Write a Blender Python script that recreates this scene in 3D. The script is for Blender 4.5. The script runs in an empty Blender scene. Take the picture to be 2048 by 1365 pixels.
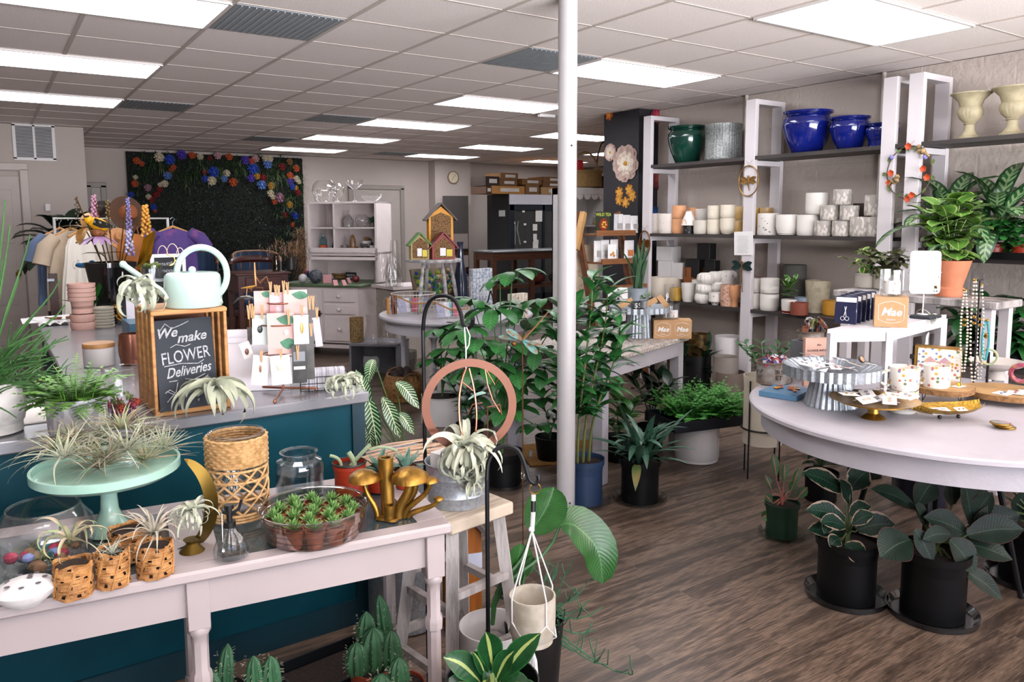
import bpy,bmesh,math,random
from math import sin,cos,pi,sqrt,radians,atan2
from mathutils import Vector as V,Matrix,Euler
rnd=random.Random(7)
SC=bpy.context.scene
COL=SC.collection

# ------------------------------------------------------------ camera (solved from the ceiling grid)
F,CX,CY=1532.05,1005.78,607.05
CM=V((-1.110,-4.673,1.561))
XA=V((0.83016732,-0.55749448,-0.0047045));YA=V((-0.06440721,-0.08752037,-0.99407842));ZA=V((0.55378149,0.82555442,-0.10856321))
cam=bpy.data.objects.new('camera',bpy.data.cameras.new('camera'));COL.objects.link(cam)
cam.matrix_world=Matrix.Translation(CM)@Matrix((XA,-YA,-ZA)).transposed().to_4x4()
cam.data.sensor_width=36;cam.data.lens=36*F/2048
cam.data.shift_x=(1024-CX)/2048;cam.data.shift_y=(CY-682.5)/2048
cam.data.clip_start=0.02;cam.data.clip_end=100
SC.camera=cam
# ------------------------------------------------------------ light
SC.view_settings.view_transform='Standard';SC.view_settings.look='None'
SC.view_settings.gamma=1;SC.view_settings.use_curve_mapping=False
SC.view_settings.exposure=0.26
SC.cycles.max_bounces=8;SC.cycles.diffuse_bounces=4;SC.cycles.transparent_max_bounces=16
SC.cycles.caustics_reflective=False;SC.cycles.caustics_refractive=False
SC.cycles.use_denoising=True
w=bpy.data.worlds.new('world');SC.world=w;w.use_nodes=True
bg=w.node_tree.nodes['Background'];bg.inputs[0].default_value=(0.62,0.78,1.0,1);bg.inputs[1].default_value=0.8
def area(name,loc,size,target,power,color):
 l=bpy.data.lights.new(name,'AREA');l.shape='RECTANGLE';l.size,l.size_y=size;l.energy=power;l.color=color
 o=bpy.data.objects.new(name,l);COL.objects.link(o);o.location=loc
 o.rotation_euler=(V(target)-V(loc)).to_track_quat('-Z','Y').to_euler()
 return o
# daylight through the storefront window behind the camera
area('storefront_daylight',(0.8,-7.6,1.85),(6.5,1.4),(1.6,0.0,1.5),62,(0.62,0.76,1.0))
# added fill lamp inside the storefront, aimed up to brighten the ceiling
area('ceiling_fill',(1.2,-7.3,1.3),(6.5,1.2),(1.4,-5.5,2.9),590,(0.97,0.95,0.98)).data.spread=radians(115)
LAMP_EMIT=9.5

# ------------------------------------------------------------ pixel rays of the photograph -> points in the room
def ray(x,y):return XA*((x-CX)/F)+YA*((y-CY)/F)+ZA
def P(x,y,z=0.0):
 d=ray(x,y);return CM+d*((z-CM.z)/d.z)
def PXX(x,y,X):
 d=ray(x,y);return CM+d*((X-CM.x)/d.x)
def PYY(x,y,Y):
 d=ray(x,y);return CM+d*((Y-CM.y)/d.y)
def PD(x,y,D):return CM+ray(x,y)*D
def dep(p):return(V(p)-CM).dot(ZA)
def away(p):
 d=V((p[0]-CM.x,p[1]-CM.y,0));return d.normalized()
def on(x,y,z,r=0.0):
 "centre on the plane z of a round thing whose nearest foot shows at the pixel"
 p=P(x,y,z);return p+away(p)*r
def zat(c,x,y):
 "height over c at which the pixel row y crosses"
 d=ray(x,y);h=V((c[0]-CM.x,c[1]-CM.y));dh=V((d.x,d.y));t=h.dot(dh)/dh.dot(dh);return CM.z+d.z*t
def px(n,p):return n*dep(p)/F
def face(p):
 "yaw that turns a thing's -Y side to the camera"
 d=away(p);return atan2(d.y,d.x)-pi/2

# ------------------------------------------------------------ materials
def lin(c):
 if isinstance(c,str):
  c=c.lstrip('#');c=[int(c[i:i+2],16)/255 for i in(0,2,4)]
 return tuple(((v/12.92)if v<=0.04045 else((v+0.055)/1.055)**2.4)for v in c[:3])+(1,)
_M={}
def mat(col,rough=0.5,metal=0.0,var=0.12,scale=8.0,bump=0.0,bscale=60.0,stretch=None,col2=None,spec=0.5,coat=0.0,trans=0.0,sheen=0.0,kind='noise',sub=0.0,edge=(0.4,0.65)):
 "procedural principled material: base colour varied by noise between col and col2"
 key=(col,rough,metal,var,scale,bump,bscale,stretch,col2,spec,coat,trans,sheen,kind,sub,edge)
 if key in _M:return _M[key]
 m=bpy.data.materials.new('surface_'+str(len(_M)));m.use_nodes=True;nt=m.node_tree;N=nt.nodes;L=nt.links
 b=N['Principled BSDF'];_M[key]=m
 b.inputs['Roughness'].default_value=rough;b.inputs['Metallic'].default_value=metal
 b.inputs['Specular IOR Level'].default_value=spec
 if coat:b.inputs['Coat Weight'].default_value=coat;b.inputs['Coat Roughness'].default_value=0.06
 if trans:b.inputs['Transmission Weight'].default_value=trans
 if sheen:b.inputs['Sheen Weight'].default_value=sheen
 if sub:b.inputs['Subsurface Weight'].default_value=sub;b.inputs['Subsurface Radius'].default_value=(0.01,0.01,0.005)
 c1=lin(col);c2=lin(col2)if col2 else tuple(max(0,v*(1-var))for v in c1[:3])+(1,)
 tc=N.new('ShaderNodeTexCoord');mp=N.new('ShaderNodeMapping');L.new(tc.outputs['Object'],mp.inputs[0])
 if stretch:mp.inputs['Scale'].default_value=stretch
 if kind=='noise':
  t=N.new('ShaderNodeTexNoise');t.inputs['Scale'].default_value=scale;t.inputs['Detail'].default_value=4;out=t.outputs['Fac']
 elif kind=='voronoi':
  t=N.new('ShaderNodeTexVoronoi');t.inputs['Scale'].default_value=scale;out=t.outputs['Distance']
 elif kind=='cells':
  t=N.new('ShaderNodeTexVoronoi');t.feature='DISTANCE_TO_EDGE';t.inputs['Scale'].default_value=scale;out=t.outputs['Distance']
 elif kind=='wave':
  t=N.new('ShaderNodeTexWave');t.inputs['Scale'].default_value=scale;t.inputs['Distortion'].default_value=3;t.inputs['Detail'].default_value=3;out=t.outputs['Fac']
 elif kind=='bands':
  t=N.new('ShaderNodeTexWave');t.inputs['Scale'].default_value=scale;t.bands_direction='Z';out=t.outputs['Fac']
 L.new(mp.outputs[0],t.inputs['Vector'])
 r=N.new('ShaderNodeMapRange');r.inputs[1].default_value,r.inputs[2].default_value=edge;L.new(out,r.inputs[0])
 mx=N.new('ShaderNodeMix');mx.data_type='RGBA';mx.inputs[6].default_value=c1;mx.inputs[7].default_value=c2
 L.new(r.outputs[0],mx.inputs[0]);L.new(mx.outputs[2],b.inputs['Base Color'])
 if bump:
  bt=N.new('ShaderNodeTexNoise');bt.inputs['Scale'].default_value=bscale;bt.inputs['Detail'].default_value=5;L.new(mp.outputs[0],bt.inputs['Vector'])
  bn=N.new('ShaderNodeBump');bn.inputs['Strength'].default_value=bump;bn.inputs['Distance'].default_value=0.01
  L.new(out if kind!='noise' else bt.outputs['Fac'],bn.inputs['Height']);L.new(bn.outputs[0],b.inputs['Normal'])
 return m
def glass(tint='#ffffff',rough=0.0,amt=1.0):
 "clear thin glass: transmits with a tint, mirrors more at grazing angles"
 key=('glass',tint,rough,amt)
 if key in _M:return _M[key]
 m=bpy.data.materials.new('glass_'+str(len(_M)));m.use_nodes=True;nt=m.node_tree;N=nt.nodes;L=nt.links;_M[key]=m
 N.remove(N['Principled BSDF']);o=N['Material Output']
 tr=N.new('ShaderNodeBsdfTransparent');tr.inputs[0].default_value=tuple(v**.3 for v in lin(tint)[:3])+(1,)
 gl=N.new('ShaderNodeBsdfGlossy');gl.inputs['Roughness'].default_value=rough+0.02
 lw=N.new('ShaderNodeLayerWeight');lw.inputs[0].default_value=0.35
 mr=N.new('ShaderNodeMapRange');mr.inputs[3].default_value=0.03*amt;mr.inputs[4].default_value=0.32*amt;L.new(lw.outputs['Facing'],mr.inputs[0])
 mx=N.new('ShaderNodeMixShader');L.new(mr.outputs[0],mx.inputs[0]);L.new(tr.outputs[0],mx.inputs[1]);L.new(gl.outputs[0],mx.inputs[2]);L.new(mx.outputs[0],o.inputs[0])
 return m
def emit(col,strength):
 key=('emit',col,strength)
 if key in _M:return _M[key]
 m=bpy.data.materials.new('lamp_'+str(len(_M)));m.use_nodes=True;_M[key]=m
 b=m.node_tree.nodes['Principled BSDF'];b.inputs['Base Color'].default_value=lin(col);b.inputs['Emission Color'].default_value=lin(col);b.inputs['Emission Strength'].default_value=strength
 return m
def leafmat(col,vein=None,edgecol=None,nveins=9,rough=0.35,vw=0.10,back=None,ew=0.12,spl=0.0,coat=0.0,mid=0.05):
 "leaf surface drawn from the UV map of each blade: u across (0..1), v along"
 key=('leaf',col,vein,edgecol,nveins,rough,vw,ew,spl,coat,mid)
 if key in _M:return _M[key]
 m=bpy.data.materials.new('leaf_'+str(len(_M)));m.use_nodes=True;nt=m.node_tree;N=nt.nodes;L=nt.links;_M[key]=m
 b=N['Principled BSDF'];b.inputs['Roughness'].default_value=rough
 if coat:b.inputs['Coat Weight'].default_value=coat;b.inputs['Coat Roughness'].default_value=0.2
 if rough>=.44:b.inputs['Specular IOR Level'].default_value=.22
 uv=N.new('ShaderNodeUVMap');sp=N.new('ShaderNodeSeparateXYZ');L.new(uv.outputs[0],sp.inputs[0])
 def mth(op,a,bb=None,cl=False):
  n=N.new('ShaderNodeMath');n.operation=op;n.use_clamp=cl
  for i,q in enumerate((a,bb)):
   if q is None:continue
   if isinstance(q,(int,float)):n.inputs[i].default_value=q
   else:L.new(q,n.inputs[i])
  return n.outputs[0]
 def mixc(f,a,c):
  n=N.new('ShaderNodeMix');n.data_type='RGBA';L.new(f,n.inputs[0])
  for i,q in((6,a),(7,c)):
   if isinstance(q,tuple):n.inputs[i].default_value=q
   else:L.new(q,n.inputs[i])
  return n.outputs[2]
 ax=mth('MULTIPLY',mth('ABSOLUTE',mth('SUBTRACT',sp.outputs[0],0.5)),2.0)
 tc=N.new('ShaderNodeTexCoord');nz=N.new('ShaderNodeTexNoise');nz.inputs['Scale'].default_value=14;L.new(tc.outputs['Object'],nz.inputs['Vector'])
 c1=lin(col);c2=tuple(v*0.6 for v in c1[:3])+(1,)
 base=mixc(mth('MULTIPLY',mth('SUBTRACT',nz.outputs['Fac'],0.4),4.0,True),c1,c2)
 # side veins slope forward from the midrib
 ph=mth('FRACT',mth('MULTIPLY',mth('SUBTRACT',sp.outputs[1],mth('MULTIPLY',ax,0.16)),float(nveins)))
 vd=mth('ABSOLUTE',mth('SUBTRACT',ph,0.5))
 vm=mth('LESS_THAN',vd,vw)
 mr=mth('LESS_THAN',ax,mid)
 if vein:
  f=mth('MAXIMUM',vm,mr)if vw>0 else mr
  if vw>0:
   f=mth('MULTIPLY',f,mth('LESS_THAN',ax,0.9))
  base=mixc(f,base,lin(vein))
 if edgecol:
  n2=N.new('ShaderNodeTexNoise');n2.inputs['Scale'].default_value=30;L.new(tc.outputs['Object'],n2.inputs['Vector'])
  e=mth('GREATER_THAN',mth('ADD',ax,mth('MULTIPLY',mth('SUBTRACT',n2.outputs['Fac'],0.5),spl)),1-ew)
  base=mixc(e,base,lin(edgecol))
 L.new(base,b.inputs['Base Color'])
 bn=N.new('ShaderNodeBump');bn.inputs['Strength'].default_value=0.16;bn.inputs['Distance'].default_value=0.004;L.new(vd,bn.inputs['Height']);L.new(bn.outputs[0],b.inputs['Normal'])
 return m

# ------------------------------------------------------------ mesh builder
class MB:
 def __init__(s):s.v=[];s.f=[];s.uv={};s.mi=[];s.cur=0
 def _f(s,idx,uv=None):
  s.f.append(tuple(idx));s.mi.append(s.cur)
  if uv:s.uv[len(s.f)-1]=uv
 def add(s,vs,fs,T=None):
  n=len(s.v);s.v+=[tuple(T@V(p))if T else tuple(p)for p in vs]
  for f in fs:s._f([n+i for i in f])
  return s
 def box(s,c,d,rz=0.0,T=None,bev=0.0):
  x,y,z=d[0]/2,d[1]/2,d[2]/2
  if bev>0:
   b=min(bev,x*.49,y*.49,z*.49);vs=[];
   for sx in(-1,1):
    for sy in(-1,1):
     for sz in(-1,1):
      vs+=[(sx*x,sy*(y-b),sz*(z-b)),(sx*(x-b),sy*y,sz*(z-b)),(sx*(x-b),sy*(y-b),sz*z)]
   def k(sx,sy,sz,a):return((sx>0)*4+(sy>0)*2+(sz>0))*3+a
   fs=[]
   for a in range(3):
    for sg in(-1,1):
     q=[]
     for u,w_ in((-1,-1),(1,-1),(1,1),(-1,1)):
      t=[0,0,0];t[a]=sg;t[(a+1)%3]=u;t[(a+2)%3]=w_;q.append(k(*t,a))
     fs.append(q if sg>0 else q[::-1])
     for sh in(-1,1):
      a2=(a+1)%3;o=(a+2)%3;q=[]
      t=[0,0,0];t[a]=sg;t[a2]=sh
      for w_ in(-1,1):t[o]=w_;q.append((k(*t,a),k(*t,a2)))
      ff=[q[0][0],q[0][1],q[1][1],q[1][0]];fs.append(ff if sg*sh>0 else ff[::-1])
   for sx in(-1,1):
    for sy in(-1,1):
     for sz in(-1,1):
      q=[k(sx,sy,sz,0),k(sx,sy,sz,1),k(sx,sy,sz,2)];fs.append(q if sx*sy*sz>0 else q[::-1])
  else:
   vs=[(sx*x,sy*y,sz*z)for sx in(-1,1)for sy in(-1,1)for sz in(-1,1)]
   fs=[(0,1,3,2),(4,6,7,5),(0,4,5,1),(2,3,7,6),(0,2,6,4),(1,5,7,3)]
  M=Matrix.Translation(V(c))@Matrix.Rotation(rz,4,'Z')
  if T:M=T@M
  return s.add(vs,fs,M)
 def beam(s,a,b,w_,h,up=V((0,0,1)),bev=0.0):
  "box from a to b, w wide and h thick"
  a,b=V(a),V(b);d=b-a;z=d.normalized();x=up.cross(z)
  if x.length<1e-4:x=V((1,0,0))
  x.normalize();y=z.cross(x)
  M=Matrix.Translation((a+b)/2)@Matrix((x,y,z)).transposed().to_4x4()
  return s.box((0,0,0),(w_,h,d.length),0,M,bev)
 def lathe(s,prof,c=(0,0,0),seg=24,T=None,ribs=None,cap=True,sq=None):
  "prof: (radius, z) from bottom to top; ribs: f(angle, z)->radius factor"
  n=len(s.v);c=V(c);m=len(prof)
  for i in range(seg):
   a=2*pi*i/seg
   for(r,z)in prof:
    k=ribs(a,z)if ribs else 1.0
    if sq:k*=min(1.35,(abs(cos(a))**sq+abs(sin(a))**sq)**(-1/sq))
    p=V((r*k*cos(a),r*k*sin(a),z))+c
    s.v.append(tuple(T@p)if T else tuple(p))
  for i in range(seg):
   j=(i+1)%seg
   for q in range(m-1):
    s._f((n+i*m+q,n+j*m+q,n+j*m+q+1,n+i*m+q+1),((i/seg,q/(m-1)),((i+1)/seg,q/(m-1)),((i+1)/seg,(q+1)/(m-1)),(i/seg,(q+1)/(m-1))))
  if cap:
   if prof[0][0]>1e-5:s._f([n+i*m for i in range(seg)][::-1])
   if prof[-1][0]>1e-5:s._f([n+i*m+m-1 for i in range(seg)])
  return s
 def cyl(s,c,r,h,seg=20,T=None,r2=None):return s.lathe([(r,0),(r if r2 is None else r2,h)],c,seg,T)
 def disc(s,c,r,seg=20,T=None):return s.lathe([(0,0),(r,0)],c,seg,T,cap=False)
 def sph(s,c,r,seg=12,rings=8,T=None,ribs=None):
  if not isinstance(r,(tuple,list)):r=(r,r,r)
  M=Matrix.Translation(V(c))@Matrix.Diagonal((r[0],r[1],r[2],1))
  if T:M=T@M
  return s.lathe([(max(1e-6,sin(pi*i/rings)),-cos(pi*i/rings))for i in range(rings+1)],(0,0,0),seg,M,ribs,cap=False)
 def tube(s,pts,r,seg=6,closed=False,cap=True):
  pts=[V(p)for p in pts];m=len(pts);n=len(s.v)
  rr=r if isinstance(r,(list,tuple))else[r]*m
  t0=(pts[1]-pts[0]).normalized();nx=t0.orthogonal().normalized()
  for i,p in enumerate(pts):
   if closed:t=pts[(i+1)%m]-pts[i-1]
   else:t=pts[min(i+1,m-1)]-pts[max(i-1,0)]
   t=t.normalized()if t.length>1e-9 else t0
   nx=nx-t*nx.dot(t);nx=nx.normalized()if nx.length>1e-6 else t.orthogonal().normalized();ny=t.cross(nx)
   for k in range(seg):
    a=2*pi*k/seg;s.v.append(tuple(p+(nx*cos(a)+ny*sin(a))*rr[i]))
  for i in range(m if closed else m-1):
   j=(i+1)%m
   for k in range(seg):
    l=(k+1)%seg;s._f((n+i*seg+k,n+i*seg+l,n+j*seg+l,n+j*seg+k))
  if cap and not closed:
   s._f([n+k for k in range(seg)][::-1]);s._f([n+(m-1)*seg+k for k in range(seg)])
  return s
 def ring(s,c,R,r,seg=28,k=6,T=None,sx=1,sy=1):
  pts=[V(c)+V((R*sx*cos(2*pi*i/seg),R*sy*sin(2*pi*i/seg),0))for i in range(seg)]
  if T:pts=[T@p for p in pts]
  return s.tube(pts,r,k,True)
 def strip(s,pts,wid,nrm=V((0,0,1)),fold=0.0,nx=2,thick=0.0):
  "leaf blade or ribbon along pts; wid list of half widths; cross points nx each side; fold lifts the edges"
  pts=[V(p)for p in pts];m=len(pts);n=len(s.v);k=2*nx+1
  for i,p in enumerate(pts):
   t=pts[min(i+1,m-1)]-pts[max(i-1,0)]
   t=t.normalized()if t.length>1e-9 else V((0,0,1))
   sd=t.cross(nrm);sd=sd.normalized()if sd.length>1e-4 else t.orthogonal().normalized();up=sd.cross(t)
   for j in range(k):
    u=(j-nx)/nx;s.v.append(tuple(p+sd*(u*wid[i])+up*(abs(u)**1.3*wid[i]*fold)))
  for i in range(m-1):
   for j in range(k-1):
    s._f((n+i*k+j,n+i*k+j+1,n+(i+1)*k+j+1,n+(i+1)*k+j),((j/(k-1),i/(m-1)),((j+1)/(k-1),i/(m-1)),((j+1)/(k-1),(i+1)/(m-1)),(j/(k-1),(i+1)/(m-1))))
  return s
 def prism(s,poly,d,T=None):
  "polygon in XY extruded along +Z by d"
  m=len(poly);vs=[(x,y,0)for x,y in poly]+[(x,y,d)for x,y in poly]
  fs=[list(range(m))[::-1],list(range(m,2*m))]+[(i,(i+1)%m,m+(i+1)%m,m+i)for i in range(m)]
  return s.add(vs,fs,T)
 def grid(s,fn,nu,nv):
  n=len(s.v)
  for i in range(nu+1):
   for j in range(nv+1):s.v.append(tuple(fn(i/nu,j/nv)))
  for i in range(nu):
   for j in range(nv):
    a=n+i*(nv+1)+j;s._f((a,a+nv+1,a+nv+2,a+1),((i/nu,j/nv),((i+1)/nu,j/nv),((i+1)/nu,(j+1)/nv),(i/nu,(j+1)/nv)))
  return s
 def text(s,txt,T,size,depth=0.0006,shear=0.0,align='CENTER',space=1.0,bold=0.0):
  cu=bpy.data.curves.new('lettering','FONT');cu.body=txt;cu.size=size;cu.extrude=depth;cu.shear=shear;cu.align_x=align;cu.align_y='CENTER';cu.space_character=space;cu.offset=bold;cu.resolution_u=3
  o=bpy.data.objects.new('lettering',cu);COL.objects.link(o)
  me=bpy.data.meshes.new_from_object(o)
  s.add([v.co for v in me.vertices],[tuple(p.vertices)for p in me.polygons],T)
  bpy.data.objects.remove(o);bpy.data.curves.remove(cu);bpy.data.meshes.remove(me)
  return s
 def build(s,name,m,parent=None,smooth=True,loc=None,rz=0.0):
  me=bpy.data.meshes.new(name);me.from_pydata(s.v,[],s.f)
  for q in(m if isinstance(m,(list,tuple))else[m]):me.materials.append(q)
  me.polygons.foreach_set('material_index',s.mi)
  if s.uv:
   ul=me.uv_layers.new(name='UVMap')
   for i,uv in s.uv.items():
    ls=me.polygons[i].loop_start
    for k,q in enumerate(uv):ul.data[ls+k].uv=q
  if smooth:
   me.polygons.foreach_set('use_smooth',[True]*len(s.f))
   try:me.set_sharp_from_angle(angle=radians(38))
   except Exception:pass
  me.update();o=bpy.data.objects.new(name,me);COL.objects.link(o)
  if parent:o.parent=parent
  if loc is not None:o.location=loc;o.rotation_euler=(0,0,rz)
  return o
def tag(o,label=None,cat=None,group=None,kind=None):
 if label:o['label']=label
 if cat:o['category']=cat
 if group:o['group']=group
 if kind:o['kind']=kind
 return o
def thing(name,label,cat,loc=(0,0,0),rz=0.0,group=None):
 o=bpy.data.objects.new(name,None);COL.objects.link(o);o.empty_display_size=0.05;o.location=loc;o.rotation_euler=(0,0,rz)
 return tag(o,label,cat,group)
def dup(root,loc,rz=0.0,label=None,group=None,scale=None,mats=None):
 "a copy of a thing with copies of its parts and sub-parts"
 r=root.copy();COL.objects.link(r);r.location=loc;r.rotation_euler=(0,0,rz)
 if scale:r.scale=scale if isinstance(scale,(tuple,list))else(scale,)*3
 if label:r['label']=label
 if group:r['group']=group
 for ch in list(root.children):
  c=ch.copy();COL.objects.link(c);c.parent=r
  for g in ch.children:
   d=g.copy();COL.objects.link(d);d.parent=c
 return r
def struct(name,b,m,smooth=False):return tag(b.build(name,m,None,smooth),kind='structure')
def RX(a):return Matrix.Rotation(a,4,'X')
def RY(a):return Matrix.Rotation(a,4,'Y')
def RZ(a):return Matrix.Rotation(a,4,'Z')
def TR(*p):return Matrix.Translation(V(p if len(p)==3 else p[0]))
def bez(a,b,c,d,n=10):
 a,b,c,d=V(a),V(b),V(c),V(d)
 return[a*(1-t)**3+b*3*t*(1-t)**2+c*3*t*t*(1-t)+d*t**3 for t in[i/n for i in range(n+1)]]
def U(a,b):return rnd.uniform(a,b)
WHITE=mat('#d2cecc',0.45,var=0.04);CREAM=mat('#ddd3c2',0.5,var=0.06);BLACK=mat('#0d0e10',0.4,var=0.2);PAPER=mat('#dddbd9',0.7,var=0.03)
GLASS=glass();SOIL=mat('#2a1b12',0.95,var=0.6,scale=90,bump=0.8,bscale=150);GOLD=mat('#a8803a',0.32,0.9,var=0.35,scale=20);COPPER=mat('#b0735a',0.3,0.85,var=0.2)
GALV=mat('#a2a8ae',0.42,0.65,var=0.25,scale=90);DKMETAL=mat('#101114',0.45,0.4,var=0.2);KRAFT=mat('#b08a62',0.8,var=0.08,scale=40)
# ============================================================ the room shell
H=2.65;XW=4.6;YB=8.2;T2=0.6096
def noisy_wall(name,col,bscale,bump,bricks=False):
 m=bpy.data.materials.new(name);m.use_nodes=True;N=m.node_tree.nodes;L=m.node_tree.links;b=N['Principled BSDF'];b.inputs['Roughness'].default_value=0.75
 tc=N.new('ShaderNodeTexCoord');n=N.new('ShaderNodeTexNoise');n.inputs['Scale'].default_value=bscale;n.inputs['Detail'].default_value=6;L.new(tc.outputs['Object'],n.inputs['Vector'])
 c1=lin(col);mx=N.new('ShaderNodeMix');mx.data_type='RGBA';mx.inputs[6].default_value=c1;mx.inputs[7].default_value=tuple(v*0.88 for v in c1[:3])+(1,)
 n2=N.new('ShaderNodeTexNoise');n2.inputs['Scale'].default_value=3;L.new(tc.outputs['Object'],n2.inputs['Vector']);L.new(n2.outputs['Fac'],mx.inputs[0]);L.new(mx.outputs[2],b.inputs['Base Color'])
 bp=N.new('ShaderNodeBump');bp.inputs['Strength'].default_value=bump;bp.inputs['Distance'].default_value=0.02
 if bricks:
  mp=N.new('ShaderNodeMapping');mp.inputs['Rotation'].default_value=(pi/2,0,pi/2);mp.inputs['Rotation'].default_value=(0,0,0)
  sp=N.new('ShaderNodeSeparateXYZ');cb=N.new('ShaderNodeCombineXYZ');L.new(tc.outputs['Object'],sp.inputs[0]);L.new(sp.outputs[1],cb.inputs[0]);L.new(sp.outputs[2],cb.inputs[1])
  br=N.new('ShaderNodeTexBrick');br.inputs['Scale'].default_value=1;br.inputs['Brick Width'].default_value=0.41;br.inputs['Row Height'].default_value=0.2;br.inputs['Mortar Size'].default_value=0.012;br.inputs['Mortar Smooth'].default_value=1.0
  br.inputs['Color1'].default_value=(1,1,1,1);br.inputs['Color2'].default_value=(1,1,1,1);br.inputs['Mortar'].default_value=(0.85,0.85,0.85,1);L.new(cb.outputs[0],br.inputs['Vector'])
  ad=N.new('ShaderNodeMath');ad.operation='ADD';sp2=N.new('ShaderNodeRGBToBW');L.new(br.outputs['Color'],sp2.inputs[0]);L.new(sp2.outputs[0],ad.inputs[0]);L.new(n.outputs['Fac'],ad.inputs[1]);L.new(ad.outputs[0],bp.inputs['Height'])
 else:L.new(n.outputs['Fac'],bp.inputs['Height'])
 L.new(bp.outputs[0],b.inputs['Normal']);return m
def floor_mat():
 m=bpy.data.materials.new('vinyl_plank');m.use_nodes=True;N=m.node_tree.nodes;L=m.node_tree.links;b=N['Principled BSDF']
 tc=N.new('ShaderNodeTexCoord');br=N.new('ShaderNodeTexBrick');L.new(tc.outputs['Object'],br.inputs['Vector'])
 br.inputs['Scale'].default_value=1;br.inputs['Brick Width'].default_value=1.22;br.inputs['Row Height'].default_value=0.18;br.inputs['Mortar Size'].default_value=0.0012;br.offset=0.37
 br.inputs['Color1'].default_value=(0.0,0.0,0.0,1);br.inputs['Color2'].default_value=(1,1,1,1);br.inputs['Mortar'].default_value=(0.5,0.5,0.5,1)
 mp=N.new('ShaderNodeMapping');mp.inputs['Scale'].default_value=(0.55,5.5,1);
 sc=N.new('ShaderNodeVectorMath');sc.operation='MULTIPLY_ADD';L.new(br.outputs['Color'],sc.inputs[0]);sc.inputs[1].default_value=(7,3,0);L.new(tc.outputs['Object'],sc.inputs[2]);L.new(sc.outputs[0],mp.inputs[0])
 wv=N.new('ShaderNodeTexNoise');wv.inputs['Scale'].default_value=1.6;wv.inputs['Detail'].default_value=3;wv.inputs['Distortion'].default_value=1.2;L.new(mp.outputs[0],wv.inputs['Vector'])
 k=N.new('ShaderNodeMath');k.operation='MULTIPLY';k.inputs[1].default_value=6;L.new(wv.outputs['Fac'],k.inputs[0]);fr=N.new('ShaderNodeMath');fr.operation='PINGPONG';fr.inputs[1].default_value=1;L.new(k.outputs[0],fr.inputs[0])
 fn=N.new('ShaderNodeTexNoise');fn.inputs['Scale'].default_value=14;fn.inputs['Detail'].default_value=6;mp2=N.new('ShaderNodeMapping');mp2.inputs['Scale'].default_value=(1,14,1);L.new(tc.outputs['Object'],mp2.inputs[0]);L.new(mp2.outputs[0],fn.inputs['Vector'])
 ad=N.new('ShaderNodeMath');ad.operation='MULTIPLY_ADD';L.new(fr.outputs[0],ad.inputs[0]);ad.inputs[1].default_value=0.34;L.new(fn.outputs['Fac'],ad.inputs[2])
 cr=N.new('ShaderNodeValToRGB');L.new(ad.outputs[0],cr.inputs[0]);e=cr.color_ramp.elements;e[0].position=0.3;e[0].color=lin('#2a201a');e[1].position=.95;e[1].color=lin('#7c6858')
 e2=cr.color_ramp.elements.new(0.62);e2.color=lin('#493c32')
 mx=N.new('ShaderNodeMix');mx.data_type='RGBA';mx.blend_type='MULTIPLY';mx.inputs[0].default_value=1;L.new(cr.outputs[0],mx.inputs[6])
 vr=N.new('ShaderNodeMapRange');L.new(br.outputs['Color'],vr.inputs[0]);vr.inputs[3].default_value=0.78;vr.inputs[4].default_value=1.0;L.new(vr.outputs[0],mx.inputs[7]);L.new(mx.outputs[2],b.inputs['Base Color'])
 mm=N.new('ShaderNodeMapRange');L.new(fn.outputs['Fac'],mm.inputs[0]);mm.inputs[3].default_value=0.3;mm.inputs[4].default_value=0.5;L.new(mm.outputs[0],b.inputs['Roughness'])
 bp=N.new('ShaderNodeBump');bp.inputs['Strength'].default_value=0.15;bp.inputs['Distance'].default_value=0.003;L.new(ad.outputs[0],bp.inputs['Height']);L.new(bp.outputs[0],b.inputs['Normal'])
 return m
def ceil_mat():
 m=bpy.data.materials.new('ceiling_tile');m.use_nodes=True;N=m.node_tree.nodes;L=m.node_tree.links;b=N['Principled BSDF'];b.inputs['Roughness'].default_value=0.9
 tc=N.new('ShaderNodeTexCoord');n=N.new('ShaderNodeTexNoise');n.inputs['Scale'].default_value=160;n.inputs['Detail'].default_value=2;L.new(tc.outputs['Object'],n.inputs['Vector'])
 r=N.new('ShaderNodeValToRGB');L.new(n.outputs['Fac'],r.inputs[0]);e=r.color_ramp.elements;e[0].position=0.35;e[0].color=lin('#ddd2cd');e[1].position=0.6;e[1].color=lin('#f3eae6');L.new(r.outputs[0],b.inputs['Base Color'])
 bp=N.new('ShaderNodeBump');bp.inputs['Strength'].default_value=0.3;bp.inputs['Distance'].default_value=0.004;L.new(n.outputs['Fac'],bp.inputs['Height']);L.new(bp.outputs[0],b.inputs['Normal'])
 return m
MWALL=noisy_wall('painted_plaster','#b6aaa2',90,0.08);MBRICK=noisy_wall('painted_block','#bdb1a8',26,0.35,True)
XE=9.6
struct('floor',MB().box((2.5,0.4,-0.05),(15,17.2,0.1)),floor_mat())
struct('ceiling',MB().box((2.5,0.4,H+0.056),(15,17.2,0.1)),ceil_mat())
struct('wall_right',MB().box((XW+0.1,-3.25,H/2),(0.2,9.9,H)),MBRICK)
struct('wall_back',MB().box((2.5,YB+0.1,H/2),(15,0.2,H)),MWALL)
struct('wall_return',MB().box((7.2,1.62,H/2),(4.8,0.2,H)),MWALL)
struct('wall_left',MB().box((-4.9,0.2,H/2),(0.2,16.6,H)),MWALL)
struct('wall_far_right',MB().box((XE+0.1,5.0,H/2),(0.2,6.4,H)),MWALL)
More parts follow.
